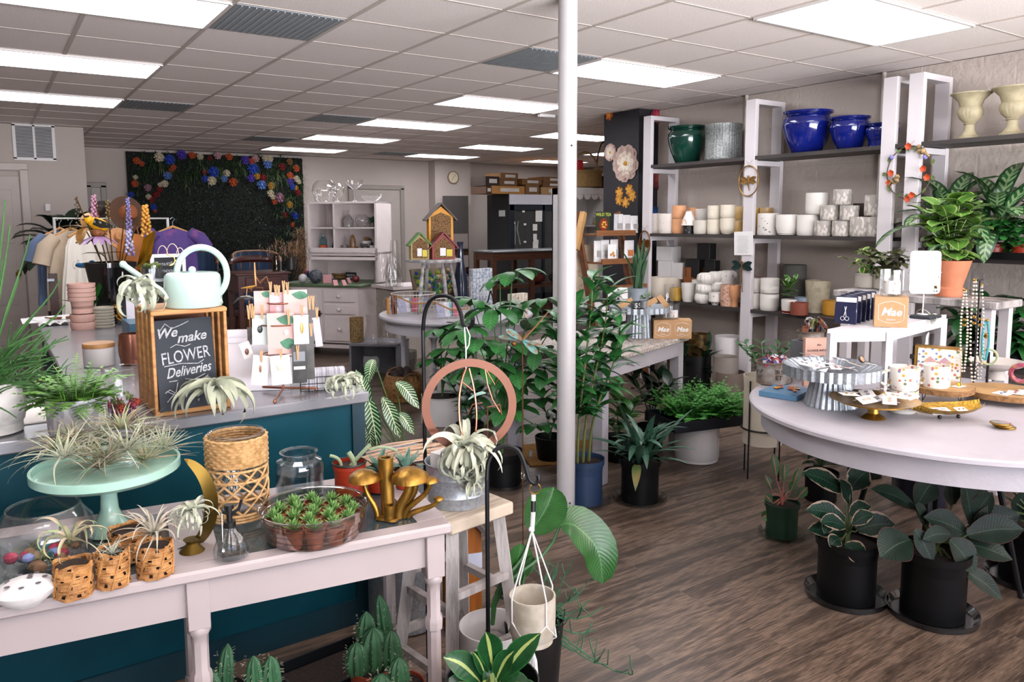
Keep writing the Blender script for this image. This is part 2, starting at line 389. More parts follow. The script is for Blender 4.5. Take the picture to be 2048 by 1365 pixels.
# the projecting closet by the passage, with its door
bx1=PYY(170,300,5.55).x
struct('wall_closet',MB().box(((bx1-4.8)/2,6.9,H/2),(bx1+4.8,2.6,H)),MWALL)
# pier on the back wall beside the clock
pa,pb=PYY(870,360,7.95).x,PYY(941,360,7.95).x
struct('wall_pier',MB().box(((pa+pb)/2,8.09,H/2),(pb-pa,0.28,H)),MWALL)
# front wall with the wide storefront window behind the camera
b=MB()
for c,d in(((1.6,-8.1,2.6),(13,.12,.1)),((1.6,-8.1,.2),(13,.12,.4)),((-3.9,-8.1,1.4),(2,.12,2.5)),((6.6,-8.1,1.4),(3,.12,2.5)),((0.0,-8.1,1.45),(.1,.1,2.3)),((2.6,-8.1,1.45),(.1,.1,2.3))):b.box(c,d)
struct('wall_front',b,MWALL)
# ceiling tee grid: one mesh per direction, thin strips proud of the tiles
MT=mat('#c4b8b0',0.5,var=0.05)
b=MB()
for u in range(-7,16):
 b.box((u*T2,0.4,H+0.012),(0.024,17,0.020))
struct('ceiling_grid',b,MT)
b=MB()
for v in range(-13,14):b.box((2.4,v*T2,H+0.0145),(14.6,0.013,0.022))
struct('ceiling_cross_grid',b,MT)
# troffer lights: 4 x 2 ft, long side across
LAMPS=[(-2,-1),(-2,1),(-2,4),(4,-1),(6-0,-4),(4,3),(4,5),(4,8),(8,2),(8,5),(8,8)]
LAMPS=[]
def lampcell(u,v):LAMPS.append((u,v))
# ============================================================ kit: vessels, plants, small goods
def hitcol(c,d,x):
 "distance along direction d from c at which the pixel column x is reached"
 k=(x-CX)/F;q=V(c)-CM;d=V(d)
 return-(q.dot(XA)-k*q.dot(ZA))/(d.dot(XA)-k*d.dot(ZA))
def shell(prof,t=0.004,inner=0.0):
 "outer profile plus an inner wall: an open vessel"
 o=[(0,prof[0][1])]+list(prof);i=[(max(0.001,r-t),z)for r,z in prof[::-1]if z>=prof[0][1]+t]
 i=[(i[0][0],prof[-1][1])]+i[1:]if len(i)>1 else i
 return o+i+[(i[-1][0]if i else prof[0][0],prof[0][1]+t),(0,prof[0][1]+t)]
def vessel(name,label,cat,c,prof,m,group=None,t=0.005,seg=24,soil=None,ribs=None,parent=None,sq=None,rz=0.0,T=None):
 b=MB().lathe(shell(prof,t),seg=seg,cap=False,ribs=ribs,sq=sq,T=T)
 if soil is None:
  o=b.build(name,m,parent,loc=c,rz=rz)
  if not parent:tag(o,label,cat,group)
  return o
 t_=thing(name,label,cat,c,rz,group)
 b.build('pot',m,t_)
 z=soil;r=None
 for(r0,z0),(r1,z1)in zip(prof,prof[1:]):
  if z0<=z<=z1:r=r0+(r1-r0)*(z-z0)/max(1e-6,z1-z0)
 MB().lathe([(0,z),((r or prof[-1][0])-t*1.2,z)],seg=seg,cap=False).build('soil',SOIL,t_)
 return t_
def cylp(rb,rt,h,rim=0.0,n=1):
 p=[(rb*0.94,0),(rb,0.006)]
 if rim:return p+[(rt*0.96,h-rim),(rt*1.06,h-rim),(rt*1.08,h)]
 return p+[(rb+(rt-rb)*(i+1)/n,0.006+(h-0.006)*(i+1)/n)for i in range(n)]
def wshape(kind,t):
 if kind=='oval':return sin(pi*min(1,t*0.97+0.03))**0.6
 if kind=='lance':return(sin(pi*t**0.75)**0.85)if t<1 else 0.0
 if kind=='obov':return sin(pi*t**1.5)**0.7 if 0<t<1 else 0.0
 if kind=='sword':return min(1,(1-t)*4)**0.7*(0.75+0.25*t)
 if kind=='grass':return(1-t)**0.6*(0.6+t*0.4)
 if kind=='air':return(1-t)**0.55
 return 1.0
def blade(b,base,az,el,L,W,droop=0.5,kind='oval',fold=0.25,n=7,stalk=0.0,roll=0.0,nx=1):
 "one leaf: leaves base at azimuth az and elevation el, bends down by droop radians over its length"
 p=V(base);pts=[];e=el;step=L/n
 az0=az
 for i in range(n+1):
  pts.append(p.copy());p=p+V((cos(az)*cos(e),sin(az)*cos(e),sin(e)))*step;e-=droop/n;az+=roll/n
 wd=[max(0.0006,W/2*max(0.0,wshape(kind,i/n)))for i in range(n+1)]
 nrm=V((-cos(az0)*sin(el),-sin(az0)*sin(el),max(0.15,cos(el))))
 b.strip(pts,wd,nrm,fold,nx)
 return pts[-1]
def stem(b,pts,r0,r1=None,seg=5):
 r1=r0*0.6 if r1 is None else r1;m=len(pts);b.tube(pts,[r0+(r1-r0)*i/(m-1)for i in range(m)],seg)
def sidepts(base,az,el,L,droop,n=5):
 p=V(base);r=[p.copy()];e=el
 for i in range(n):
  p=p+V((cos(az)*cos(e),sin(az)*cos(e),sin(e)))*(L/n);e-=droop/n;r.append(p.copy())
 return r
def rosette_leaves(b,c,n,L,W,el=(0.2,1.2),droop=0.8,kind='oval',fold=0.25,sb=None,stalk=0.4,jit=0.2,nn=7,twist=0.0):
 "leaves on arching stalks from one crown"
 for i in range(n):
  az=2*pi*i*0.382+U(-jit,jit);k=i/max(1,n-1);e=el[1]+(el[0]-el[1])*k+U(-.1,.1);l=L*U(.8,1.1)
  q=V(c)
  if sb is not None and stalk>0:
   sp=sidepts(c,az,min(1.5,e+0.25),l*stalk,0.3);stem(sb,sp,W*0.035+0.0012,W*0.02+0.0008,4);q=sp[-1]
  blade(b,q,az,e,l,W*U(.85,1.1),droop*U(.7,1.3),kind,fold,nn,roll=U(-twist,twist))
def frond(b,base,az,el,L,droop,W,n=12,kind='oval'):
 "fern frond: rachis with paired leaflets"
 pts=sidepts(base,az,el,L,droop,n)
 for i in range(1,n):
  t=(pts[i+1]-pts[i-1]).normalized();sd=t.cross(V((0,0,1)))
  if sd.length<1e-3:sd=V((1,0,0))
  sd.normalize();w_=W*sin(pi*(i+1)/(n+2))**0.7*U(.85,1.1)
  for s_ in(-1,1):
   d=(sd*s_+t*0.35+V((0,0,U(-.15,.1)))).normalized();a=pts[i];e=a+d*w_;m_=(a+e)/2
   b.strip([a,m_,e],[w_*.2,w_*.36,w_*.08],V((0,0,1)),0,1)
 b.strip(pts,[0.0012]*len(pts),V((0,0,1)),0,1)
AIR=mat('#a0a48c',0.7,var=0.18,scale=20,sheen=0.2);AIR2=mat('#8d9a72',0.7,var=0.35,scale=30,col2='#b49a83');AIR3=mat('#b2b6a0',0.75,var=0.12,scale=15,sheen=0.2)
def airplant(name,label,c,R,n=22,W=0.02,curl=2.6,el=(0.1,1.4),m=None,parent=None,group=None,rz=0.0,tilt=0.0,hang=False,seed=1,kinky=0.6):
 "tillandsia: tapering leaves that curl back on themselves"
 global rnd
 r=random.Random(seed);b=MB()
 for i in range(n):
  az=i*2.4+r.uniform(-.3,.3);k=i/(n-1);e=el[1]+(el[0]-el[1])*k;L=R*(1.25+.5*r.random())*(0.75+0.45*k)
  cu=curl*r.uniform(1-kinky,1+kinky*.6);p=V((cos(az)*R*.05,sin(az)*R*.05,0));pts=[];nn=12;ro=r.uniform(-.8,.8)
  if hang:e=r.uniform(-1.2,1.1)
  for j in range(nn+1):
   pts.append(p.copy());t=j/nn;p=p+V((cos(az)*cos(e),sin(az)*cos(e),sin(e)))*(L/nn);e-=cu/nn*(0.5+1.4*t);az+=ro/nn
  b.strip(pts,[max(.0005,W/2*(1-j/nn)**.7)for j in range(nn+1)],V((-cos(az)*sin(e),-sin(az)*sin(e),.3+abs(cos(e)))),0.5,1)
 mn=min(v[2]for v in b.v)
 dz=0 if(hang or parent)else-mn
 b.v=[(x,y,z+dz)for x,y,z in b.v]
 o=b.build(name,m or AIR,parent,loc=c,rz=rz)
 if tilt:o.rotation_euler=(tilt,0,rz)
 if not parent:tag(o,label,'air plant',group)
 return o
def tagged_box(name,label,cat,c,d,m,rz=0.0,group=None,bev=0.002,parent=None):
 o=MB().box((0,0,d[2]/2),d,bev=bev).build(name,m,parent,smooth=False,loc=c,rz=rz)
 if not parent:tag(o,label,cat,group)
 return o
def fpic(name,parent,c,w_,h,m,th=0.002,rz=0.0,tilt=0.0):
 "thin upright card centred at c, front towards -Y"
 return MB().box((0,0,0),(w_,th,h),T=TR(c)@RZ(rz)@RX(tilt)).build(name,m,parent,smooth=False)
FT=RX(pi/2)
def petals(b,c,nrm,r,n,W,cup=0.4,jitter=0.1,T=None):
 nrm=V(nrm).normalized();a=nrm.orthogonal().normalized();d=nrm.cross(a)
 for i in range(n):
  t=2*pi*i/n+U(-jitter,jitter);o=a*cos(t)+d*sin(t)
  pts=[V(c)+o*(r*k)+nrm*(r*cup*k*k)for k in(0,.35,.7,1)]
  b.strip(pts,[W*.25,W*.8,W,W*.35],nrm,0.15,1)
def ball_flower(b,c,r,n=26,nrm=(0,-1,0)):
 "dense bloom: many short petals over a dome"
 nrm=V(nrm);b.sph(V(c)+nrm*r*.25,r*.5,8,6)
 for i in range(n):
  z=1-(i+.5)/n*1.05;a=i*2.4;s_=sqrt(max(0,1-z*z));o=nrm.orthogonal().normalized();q=nrm.cross(o)
  d=(o*cos(a)+q*sin(a))*s_+nrm*z;p=V(c)+d*r*.55
  b.strip([p,p+d*r*.3,p+d*r*.5+(o*cos(a)+q*sin(a))*r*.12],[r*.12,r*.26,r*.1],d.orthogonal(),0.2,1)
# ============================================================ fittings on the shell
MLAMP=emit('#fafaff',LAMP_EMIT);FRAMEW=mat('#d8d2cf',0.4,var=0.03)
cells=[(-2,-4,'lit ceiling panel nearest above the galvanized counter'),(-2,-1,'lit ceiling panel next to the perforated grille, second of the row over the counter'),(-2,2,'lit ceiling panel third of the row over the counter'),(-2,5,'lit ceiling panel by the closet wall, farthest of the row over the counter'),
 (4,-4,'large lit ceiling panel nearest the row of blue glazed planters'),(4,-1,'lit ceiling panel just behind the white steel column'),(4,2,'lit ceiling panel over the middle of the shop, beyond the white column'),(4,5,'lit ceiling panel in the middle row, fourth from the front'),(4,8,'lit ceiling panel in the middle row, last but one'),(4,11,'lit ceiling panel closest to the flower backdrop'),
 (8,5,'lit ceiling panel partly hidden by the mural pillar'),(8,8,'lit ceiling panel over the drinks cooler, second from the back'),(8,11,'lit ceiling panel by the clock pier'),(12,8,'small sliver of lit ceiling panel beside the wicker baskets'),(12,11,'lit ceiling panel far back behind the white column')]
for u,v,lb in cells:
 x0,y0=u*T2,v*T2;t=thing('ceiling_light',lb,'ceiling light',(x0+T2,y0+T2/2,H-0.006),0,'recessed ceiling light panels')
 w_,d_=T2*2-.03,T2-.03
 b=MB()
 for c,d in(((0,d_/2,.008),(w_,.018,.02)),((0,-d_/2,.008),(w_,.018,.02)),((w_/2,0,.008),(.018,d_,.02)),((-w_/2,0,.008),(.018,d_,.02))):b.box(c,d)
 b.build('frame',FRAMEW,t,False)
 MB().box((0,0,.0065),(w_-.02,d_-.02,.005)).build('diffuser',MLAMP,t,False)
MG=mat('#90969b',0.6,var=0.25,scale=260)
for u,v,lb in[(0,-1,'grey perforated ceiling grille nearest the front, by a light panel'),(0,5,'grey perforated ceiling grille near the closet wall'),(3,-1,'grey perforated ceiling grille behind the top of the white column'),(3,5,'faint grey ceiling grille beside a mid-shop light panel'),(3,9,'faint grey ceiling grille above the flower backdrop'),(7,11,'grey ceiling grille near the clock pier')]:
 t=thing('ceiling_grille',lb,'ceiling vent',((u+.5)*T2,(v+.5)*T2,H-.006),0,'ceiling air grilles')
 MB().box((0,0,.012),(T2-.03,T2-.03,.01)).build('perforated_face',MG,t,False)
 b=MB();n=15
 for i in range(n):b.box(((i-n//2)*.037,0,.005),(.006,T2-.06,.004))
 b.build('louvre',mat('#a7adb1',.5),t,False)
p=P(1093,228,H);t=thing('smoke_detector','small white detector on the ceiling beside the white column','detector',(p.x,p.y,H-.03));MB().box((0,0,.012),(.2,.06,.035),bev=.01).build('housing',WHITE,t)
# steel column
pc=P(1131.5,1033,0)+away(P(1131.5,1033,0))*.05
t=thing('support_column','white round steel column standing in the middle of the shop floor','column',(pc.x,pc.y,0));t['kind']='structure'
MC=mat('#a9a6a6',0.35,var=0.03)
MB().cyl((0,0,0),.0485,H-.002,32).build('shaft',MC,t);b=MB()
for h_ in(.07,1.93):b.sph(tuple(V((-away(pc).x,-away(pc).y,0))*.0475+V((.018,-.012,h_))),.005,8,6)
b.build('bolt_hole',BLACK,t)
# mural pillar
m0=PYY(1276,500,1.0).x
struct('wall_mural_pillar',MB().box(((m0+XW)/2,1.26,H/2),(XW-m0+.02,.52,H)),mat('#1c1a20',0.6,var=0.4,scale=3))
def mural_flower(parent,c,r,n,W,cols,nrm,cup=.04):
 for i,(k,q)in enumerate(((1,cols[0]),(.72,cols[1]),(.45,cols[2]))):
  b=MB();petals(b,V(c)+V(nrm)*(.002+.002*i),nrm,r*k,n,W*k*1.15,cup,.15);b.build('painted_petals',mat(q,.7,var=.25,scale=25),parent,False)
 b=MB();b.sph(V(c)+V(nrm)*.008,(r*.16,r*.16,r*.16)if 0 else r*.13,10,6);b.build('painted_centre',mat('#c08a28',.7),parent)
mu=thing('floral_mural','dark wall mural of cream and orange flowers on the pillar','mural',(m0,1.0,0));MUP=mu
def mflo(x,y,r,cols,n=9,W=.5,side=0):
 p=PXX(x,y,m0)if side==0 else PYY(x,y,1.0)
 nrm=V((-1,0,0))if side==0 else V((0,-1,0));q=p+nrm*.004-V((m0,1.0,0));mural_flower(MUP,q,r,n,r*W,cols,nrm)
mflo(1253,327,.19,('#b79c90','#d8c8b8','#e6dccb'),9,.42);mflo(1222,305,.09,('#c9a99b','#d8c8b8','#e0d2c0'))
for x,y in((1240,385),(1260,380),(1240,400),(1266,392),(1253,405)):mflo(x,y,.06,('#c98522','#d89630','#e0a845'),6,.55)
mflo(1220,230,.06,('#b4551c','#d07a20','#e09030'),6,.6);mflo(1318,355,.13,('#5d1f28','#7a2c33','#8f3b3b'),8,.5,1);mflo(1312,232,.08,('#7a1c38','#962a40','#a83a4a'),7,.5,1);mflo(1308,430,.09,('#173f6e','#1f5590','#2a66a8'),8,.5,1)
b=MB()
for x,y,a,l in((1240,240,1.3,.12),(1235,330,2.4,.16),(1225,350,-1.2,.16),(1218,395,1.2,.14),(1250,260,2.0,.1),(1262,440,-.8,.1),(1222,270,.6,.12)):
 p=PXX(x,y,m0)+V((-.004,0,0))-V((m0,1.0,0));d=V((0,cos(a),sin(a)));b.strip([p+d*l*k for k in(-.5,-.25,0,.25,.5)],[.002,.022,.03,.02,.002],V((-1,0,0)),0,1)
b.build('painted_leaves',mat('#1f4644',.7,var=.3,scale=10),MUP,False)
b=MB();p=PXX(1265,262,m0)-V((m0,1.0,0))+V((-.004,0,0))
for k in range(5):b.strip([p+V((0,(k-2)*.015,0)),p+V((0,(k-2)*.035,.07)),p+V((0,(k-2)*.03,.13))],[.012,.03,.006],V((-1,0,0)),0,1)
b.tube([p,p+V((0,.03,-.15)),p+V((0,-.02,-.3))],.003,4);b.build('painted_tulip',mat('#9a6a66',.7,var=.4,col2='#b88a50',scale=8),MUP,False)
# pipes on the block wall
for x_,nm in((1487,'pale painted conduit pipe beside the second shelf frame'),(1756,'pale painted conduit pipe beside the paired shelf frames')):
 p=PXX(x_,400,XW-.02);o=MB().cyl((0,0,0),.016,H-.3,12).build('conduit_pipe',mat('#c3bab2',.5,var=.05),None,loc=(XW-.018,p.y,.3));tag(o,nm,'pipe')
# closet: door with casing, vent
dx=PYY(47,400,5.6).x;dtop=PYY(20,337,5.58).z
t=thing('door_1','beige panelled door on the closet wall','door',(dx-.45,5.6,0));t['kind']='structure';MD=mat('#ab9f97',.5,var=.05)
b=MB().box((0,-.005,dtop/2-.04),(.84,.03,dtop-.09),bev=.004)
for zz,hh in((1.62,.6),(.9,.55),(.35,.35)):
 for xx in(-.2,.2):b.box((xx,-.018,zz),(.28,.014,hh),bev=.006)
b.build('door_leaf',MD,t,False);b=MB()
for c,d in(((-.47,-.02,dtop/2),(.09,.04,dtop)),((.47,-.02,dtop/2),(.09,.04,dtop)),((0,-.02,dtop+.02),(1.03,.04,.09))):b.box(c,d,bev=.01)
b.build('casing',mat('#b5aaa2',.5,var=.04),t,False)
MB().sph((.35,-.06,.98),.03,12,8).cyl((.35,-.02,.98),.012,.04,10,RX(0)).build('door_knob',GOLD,t)
v0,v1=PYY(26,248,5.57),PYY(110,320,5.57);t=thing('wall_vent','white louvred air return grille high on the closet wall','vent',((v0.x+v1.x)/2,5.585,v1.z));w_,h_=v1.x-v0.x,v0.z-v1.z
b=MB()
for c,d in(((-w_/2,0,h_/2),(.03,.02,h_)),((w_/2,0,h_/2),(.03,.02,h_)),((0,0,h_/2),(.022,.02,h_)),((0,0,0),(w_+.03,.02,.03)),((0,0,h_),(w_+.03,.02,.03))):b.box(c,d)
b.build('frame',WHITE,t,False);b=MB()
for i in range(24):b.box((0,.004,.02+i*(h_-.03)/24),(w_-.02,.012,.006),T=RX(0))
b.build('louvre',mat('#b7b4b4',.4),t,False);MB().box((0,.012,h_/2),(w_,.003,h_)).build('duct',mat('#26282a',.8),t,False)
tagged_box('notice_board','small white switch plate on the wall behind the leafy plant','sign',PYY(96,422,5.56),(.05,.012,.08),WHITE)
# back wall doors, clock, mirror
def backdoor(n,x0,x1,ytop,lb):
 a,c=PYY(x0,ytop,YB-.02),PYY(x1,ytop,YB-.02);w_=c.x-a.x;t=thing('door_%d'%n,lb,'door',((a.x+c.x)/2,YB-.02,0));t['kind']='structure';h_=a.z
 MB().box((0,.005,h_/2),(w_-.08,.03,h_)).build('door_leaf',mat('#a79d95',.5,var=.05),t,False);b=MB()
 for q in(-1,1):b.box((q*w_/2,-.01,h_/2),(.08,.05,h_),bev=.008)
 b.box((0,-.01,h_),(w_+.08,.05,.08),bev=.008);b.build('casing',mat('#8f8680',.5,var=.05),t,False)
backdoor(2,700,803,374,'grey door frame on the back wall behind the white hutch');backdoor(3,176,206,370,'pale door frame on the back wall beside the flower backdrop')
p=PYY(906,355,7.93);t=thing('wall_clock','round pale wall clock with a thin rim on the pier','clock',p);r=px(12.5,p)
MB().lathe([(0,0),(r,0),(r,.02),(r*.88,.025),(r*.88,.012),(0,.012)],T=RX(pi/2),seg=32,cap=False).build('rim',mat('#8d7659',.5),t)
MB().disc((0,0,.0135),r*.87,28,RX(pi/2)).build('dial',mat('#cdbfa6',.6,var=.05),t);b=MB()
b.beam((0,-.016,0),(r*.35,-.016,r*.4),.006,.003).beam((0,-.016,0),(-r*.25,-.016,-r*.5),.004,.003);b.build('clock_hand',BLACK,t)
p0,p1=PYY(884,392,7.9),PYY(929,392,7.9);w_=p1.x-p0.x
t=thing('standing_mirror','tall mirror with a thin dark frame standing against the pier','mirror',((p0.x+p1.x)/2,7.82,.0),-.28);h_=p0.z
MB().box((0,0,h_/2),(w_,.02,h_)).build('frame',mat('#3b3632',.5),t,False);MB().box((0,-.016,h_/2),(w_-.03,.006,h_-.03),T=TR(0,0,h_/2)@RX(-.03)@TR(0,0,-h_/2)).build('mirror_glass',mat('#e8e8ea',.03,1.0,var=.01),t,False)
# ------------------------------------------------------------ flower backdrop
gy=8.1;a,c=PYY(252,304,gy),PYY(604,316,gy);gx0,gx1,gz=a.x,c.x,(a.z+c.z)/2
t=thing('flower_backdrop','dark green boxwood hedge backdrop bordered with colourful artificial flowers','backdrop',((gx0+gx1)/2,gy,0));gw=gx1-gx0
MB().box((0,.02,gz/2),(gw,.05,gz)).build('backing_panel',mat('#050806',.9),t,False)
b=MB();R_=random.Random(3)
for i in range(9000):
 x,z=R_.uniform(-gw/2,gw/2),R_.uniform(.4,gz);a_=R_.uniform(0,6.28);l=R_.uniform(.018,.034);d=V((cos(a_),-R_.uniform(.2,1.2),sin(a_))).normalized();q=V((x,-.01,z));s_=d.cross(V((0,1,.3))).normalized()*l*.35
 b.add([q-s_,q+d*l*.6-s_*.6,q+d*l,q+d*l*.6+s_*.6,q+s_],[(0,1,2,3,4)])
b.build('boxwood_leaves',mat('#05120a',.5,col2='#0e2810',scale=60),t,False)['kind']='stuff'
b=MB()
for i in range(170):
 u_=R_.random()
 if i<110:x,z=R_.uniform(-gw/2,gw/2),gz-R_.uniform(0,.42)
 else:x,z=(gw/2-R_.uniform(0,.5))if i%3 else(-gw/2+R_.uniform(0,.35)),gz-R_.uniform(.2,1.5)
 for k in range(9):
  blade(b,(x,-.03,z),-pi/2+R_.uniform(-1.4,1.4),R_.uniform(-.3,1.3),R_.uniform(.1,.22),.012,R_.uniform(1.5,2.8),'grass',.1,5)
b.build('fern_trim',mat('#22401f',.5,col2='#43592f',scale=8),t,False)['kind']='stuff'
b=MB()
for(x,y)in((400,330),(480,335),(555,350),(320,335),(440,345),(372,375),(545,365),(585,400)):
 q=PYY(x,y,gy-.05)-V(t.location)
 for k in range(22):blade(b,q,-pi/2+R_.uniform(-1.5,1.5),R_.uniform(-.2,1.4),R_.uniform(.15,.32),.011,R_.uniform(1.8,2.8),'grass',.1,6)
b.build('spider_grass',mat('#6d7c50',.5,col2='#3f5a2e',scale=8),t,False)['kind']='stuff'
FC={'w':'#cdc0a4','b':'#2444a8','o':'#b8502a','p':'#4f37a0','k':'#c4949a','r':'#7e1420','l':'#5a78b8','y':'#b5842a','m':'#9c7080','n':'#8a5a35'}
fl=[(273,322,'o',9),(283,328,'o',7),(318,315,'w',12),(339,320,'b',13),(363,310,'p',12),(384,311,'o',9),(400,314,'w',8),(419,317,'r',6),(435,312,'k',9),(458,314,'o',9),(490,321,'p',11),(503,323,'o',8),(511,318,'k',9),(530,317,'w',8),(539,318,'w',9),(535,329,'l',11),(579,324,'n',8),(564,334,'r',9),(592,337,'o',9),(580,352,'o',9),(580,363,'p',9),(593,358,'w',8),(598,364,'w',6),(427,345,'b',14),(423,362,'w',12),(448,358,'l',9),(453,347,'w',9),(466,365,'o',11),(506,338,'b',14),(502,357,'p',10),(514,353,'y',8),(526,356,'r',9),(523,370,'l',12),(542,372,'y',9),(541,387,'w',9),(545,394,'w',7),(559,396,'m',12),(549,404,'o',7),(579,410,'y',9),(570,430,'r',7),(590,432,'b',9),(585,374,'b',8),(335,352,'l',10),(347,335,'o',7),(342,341,'o',6),(329,368,'w',9),(320,370,'w',6),(270,368,'o',9),(271,355,'w',6),(295,376,'m',9),(319,380,'r',8),(312,390,'r',8),(303,400,'r',8),(297,394,'w',7),(262,390,'b',8),(307,415,'b',8),(310,422,'o',5),(410,358,'b',9),(596,386,'r',8),(592,376,'y',6),(585,450,'o',6),(409,345,'r',7)]
for x,y,k,r in fl:
 q=PYY(x,y,gy-.09);b=MB();ball_flower(b,(0,0,0),px(r,q)*.75,24,(0,-1,.1));o=b.build('flower',mat(FC[k],.7,var=.4,scale=18),t,False,loc=q-V(t.location))
for x,y in((577,463),(570,415),(585,420),(345,468)):
 q=PYY(x,y,gy-.1)-V(t.location);b=MB()
 for k in range(40):blade(b,q,R_.uniform(0,6.28),R_.uniform(-1,1),.12,.01,.8,'grass',.1,3)
 b.build('silver_sprig',mat('#5d7468',.7,var=.4),t,False)
# ------------------------------------------------------------ Hoosier-style hutch
HR=radians(-50);hc=P(715,573,.82);ux,uy=V((cos(HR),sin(HR),0)),V((-sin(HR),cos(HR),0))
hl=-hitcol(hc,ux,562);hd=hitcol(hc,uy,772);ML=mat('#d9cdcb',0.45,var=.05)
org=hc-ux*hl;org.z=0
t=thing('hutch_base_cabinet','pale pink painted kitchen cabinet with a green top and glass knobs','cabinet',org,HR)
zc=.82
b=MB().box((hl/2,hd/2,(zc+.14)/2),(hl,hd,zc-.18))
for xx in(.03,hl-.03):
 for yy in(.03,hd-.03):b.box((xx,yy,.06),(.05,.05,.13))
b.box((hl/2,hd/2,.12),(hl+.01,hd+.01,.04));b.build('carcass',ML,t,False)
MB().box((hl/2,hd/2,zc),(hl+.08,hd+.06,.035),bev=.012).build('green_worktop',mat('#55684a',.4,var=.2),t)
dw=hl*.40;x0=hl-dw-.03
for z0,z1 in((.63,.77),(.49,.61),(.18,.47)):
 o=MB().box((x0+dw/2,-.008,(z0+z1)/2),(dw,.018,z1-z0-.01),bev=.006).build('drawer',ML,t,False)
 MB().sph((x0+dw/2,-.035,(z0+z1)/2),.022,10,8).cyl((x0+dw/2,-.02,(z0+z1)/2),.01,.02,8).build('glass_knob',mat('#d8d4d2',.1,var=.2,spec=.9),o)
o=MB().box((x0-dw/2-.03,-.008,.475),(dw,.018,.6),bev=.006).box((x0-dw/2-.03,-.018,.475),(dw-.12,.012,.48),bev=.004).build('cabinet_door',ML,t,False)
MB().box((x0-.055,-.03,.5),(.03,.02,.07),bev=.006).box((x0-.045,-.04,.5),(.06,.012,.014)).build('dark_latch',mat('#3a2219',.5),o)
hz0=.84+.02;tp=org+ux*hl;ztop=zat(tp+uy*(hd*.55),760,403);z1=zat(tp+uy*(hd*.4),752,502)
uz=ztop
t=thing('hutch_shelf_unit','pale pink open hutch shelf unit holding glassware, above the green worktop','shelf unit',V((0,0,0)),HR);HT=t
HO=org+uy*(hd*.42);s0=hitcol(HO+V((0,0,1.2)),ux,617);s1=hitcol(HO+V((0,0,1.2)),ux,754);HO=HO+ux*s0;t.location=HO+V((0,0,zc+.0175))
HH=uz-zc-.0175;ud=min(hd*.56,hitcol(HO+ux*(s1-s0)+V((0,0,1.2)),uy,789));low=z1-zc-.06
b=MB();ww=s1-s0
for xx in(.012,ww-.012):b.box((xx,ud/2,HH/2),(.024,ud,HH))
b.box((ww/2,ud-.006,HH/2),(ww,.012,HH));b.box((ww/2,ud/2,HH-.012),(ww,ud,.024));b.box((ww/2,ud/2,low+.01),(ww,ud,.024));b.box((ww/2,.012,low+.03),(ww,.024,.09));b.box((ww/2,.01,low-.05),(ww,.02,.035));b.build('carcass',ML,t,False)
sh=low+(HH-low)*.5
MB().box((ww/2,ud/2+.01,sh),(ww-.04,ud-.03,.016)).build('shelf',ML,t,False);MB().box((ww*.37,ud/2+.01,low+(HH-low)/2),(.02,ud-.03,HH-low-.03)).build('divider',ML,t,False)
HB=zc+.0175
def hp(u_,v_,z):q=HO+ux*(ww*u_)+uy*(ud*v_);return V((q.x,q.y,z))
zs1,zs2,ztopS=HB+low+.022,HB+sh+.008,HB+HH
bowl=lambda R,neck:[(R*.45,0),(R*.8,R*.3),(R,R*.85),(R*.92,R*1.35),(neck,R*1.75)]
vessel('glass_bowl','large round clear glass fishbowl on top of the pink hutch','glass bowl',hp(.13,.5,ztopS),bowl(.15,.09),GLASS,t=.003)
vessel('brandy_snifter','clear stemmed brandy glass on top of the hutch beside the fishbowl','glass',hp(.36,.35,ztopS),[(.05,0),(.012,.015),(.01,.05),(.05,.07),(.085,.12),(.085,.17),(.06,.22)],GLASS,t=.003)
vessel('champagne_coupe','tall clear glass coupe vase on top of the hutch','glass',hp(.58,.5,ztopS),[(.05,0),(.014,.015),(.012,.14),(.05,.17),(.095,.21),(.1,.26)],GLASS,t=.003)
vessel('glass_dish','wide low clear glass dish on top of the hutch by its edge','dish',hp(.82,.5,ztopS),[(.05,0),(.08,.015),(.13,.06),(.12,.09)],GLASS,t=.003)
vessel('glass_cylinder','clear glass cylinder on the upper left hutch shelf','vase',hp(.25,.5,zs2),cylp(.06,.06,.19),GLASS,t=.003)
vessel('medallion_bottle','ornate grey glass bottle with a round medallion in the hutch','bottle',hp(.5,.4,zs2),[(.03,0),(.06,.04),(.065,.08),(.03,.13),(.012,.15),(.012,.2)],mat('#8c8684',.3,var=.3,scale=60),seg=16)
vessel('glass_bowl','round clear glass bowl on the upper hutch shelf beside the medallion bottle','glass bowl',hp(.68,.5,zs2),bowl(.085,.05),GLASS,t=.003)
t=thing('succulent_bunch','small green artificial succulents on the upper hutch shelf','plant',hp(.85,.4,zs2));b=MB();rosette_leaves(b,(0,0,.05),26,.09,.03,(0,1.4),.4);b.build('foliage',mat('#3f6b52',.6,var=.4),t);MB().cyl((0,0,0),.035,.055,12).build('pot',mat('#6c6a66',.5),t)
t=thing('blue_bottle','pale blue glass bottle with an orange base on the lower hutch shelf','bottle',hp(.12,.4,zs1));MB().lathe([(0,0),(.045,0),(.045,.13),(.03,.17),(.013,.19),(.013,.21),(0,.21)],cap=False).build('bottle',glass('#7fc0c8',.05),t);MB().lathe([(.0455,.03),(.0455,.08)],cap=False).build('orange_label',mat('#b8502a',.6),t)
vessel('blue_glass_jug','deep blue glass jug on the lower hutch shelf','jug',hp(.28,.5,zs1),[(.04,0),(.055,.04),(.04,.09),(.03,.14)],glass('#2a5a88',.05))
vessel('patterned_bowl','small patterned grey bowl beside the copper pot on the hutch shelf','bowl',hp(.44,.4,zs1),cylp(.04,.045,.08),mat('#85807e',.5,var=.6,scale=60,kind='voronoi'))
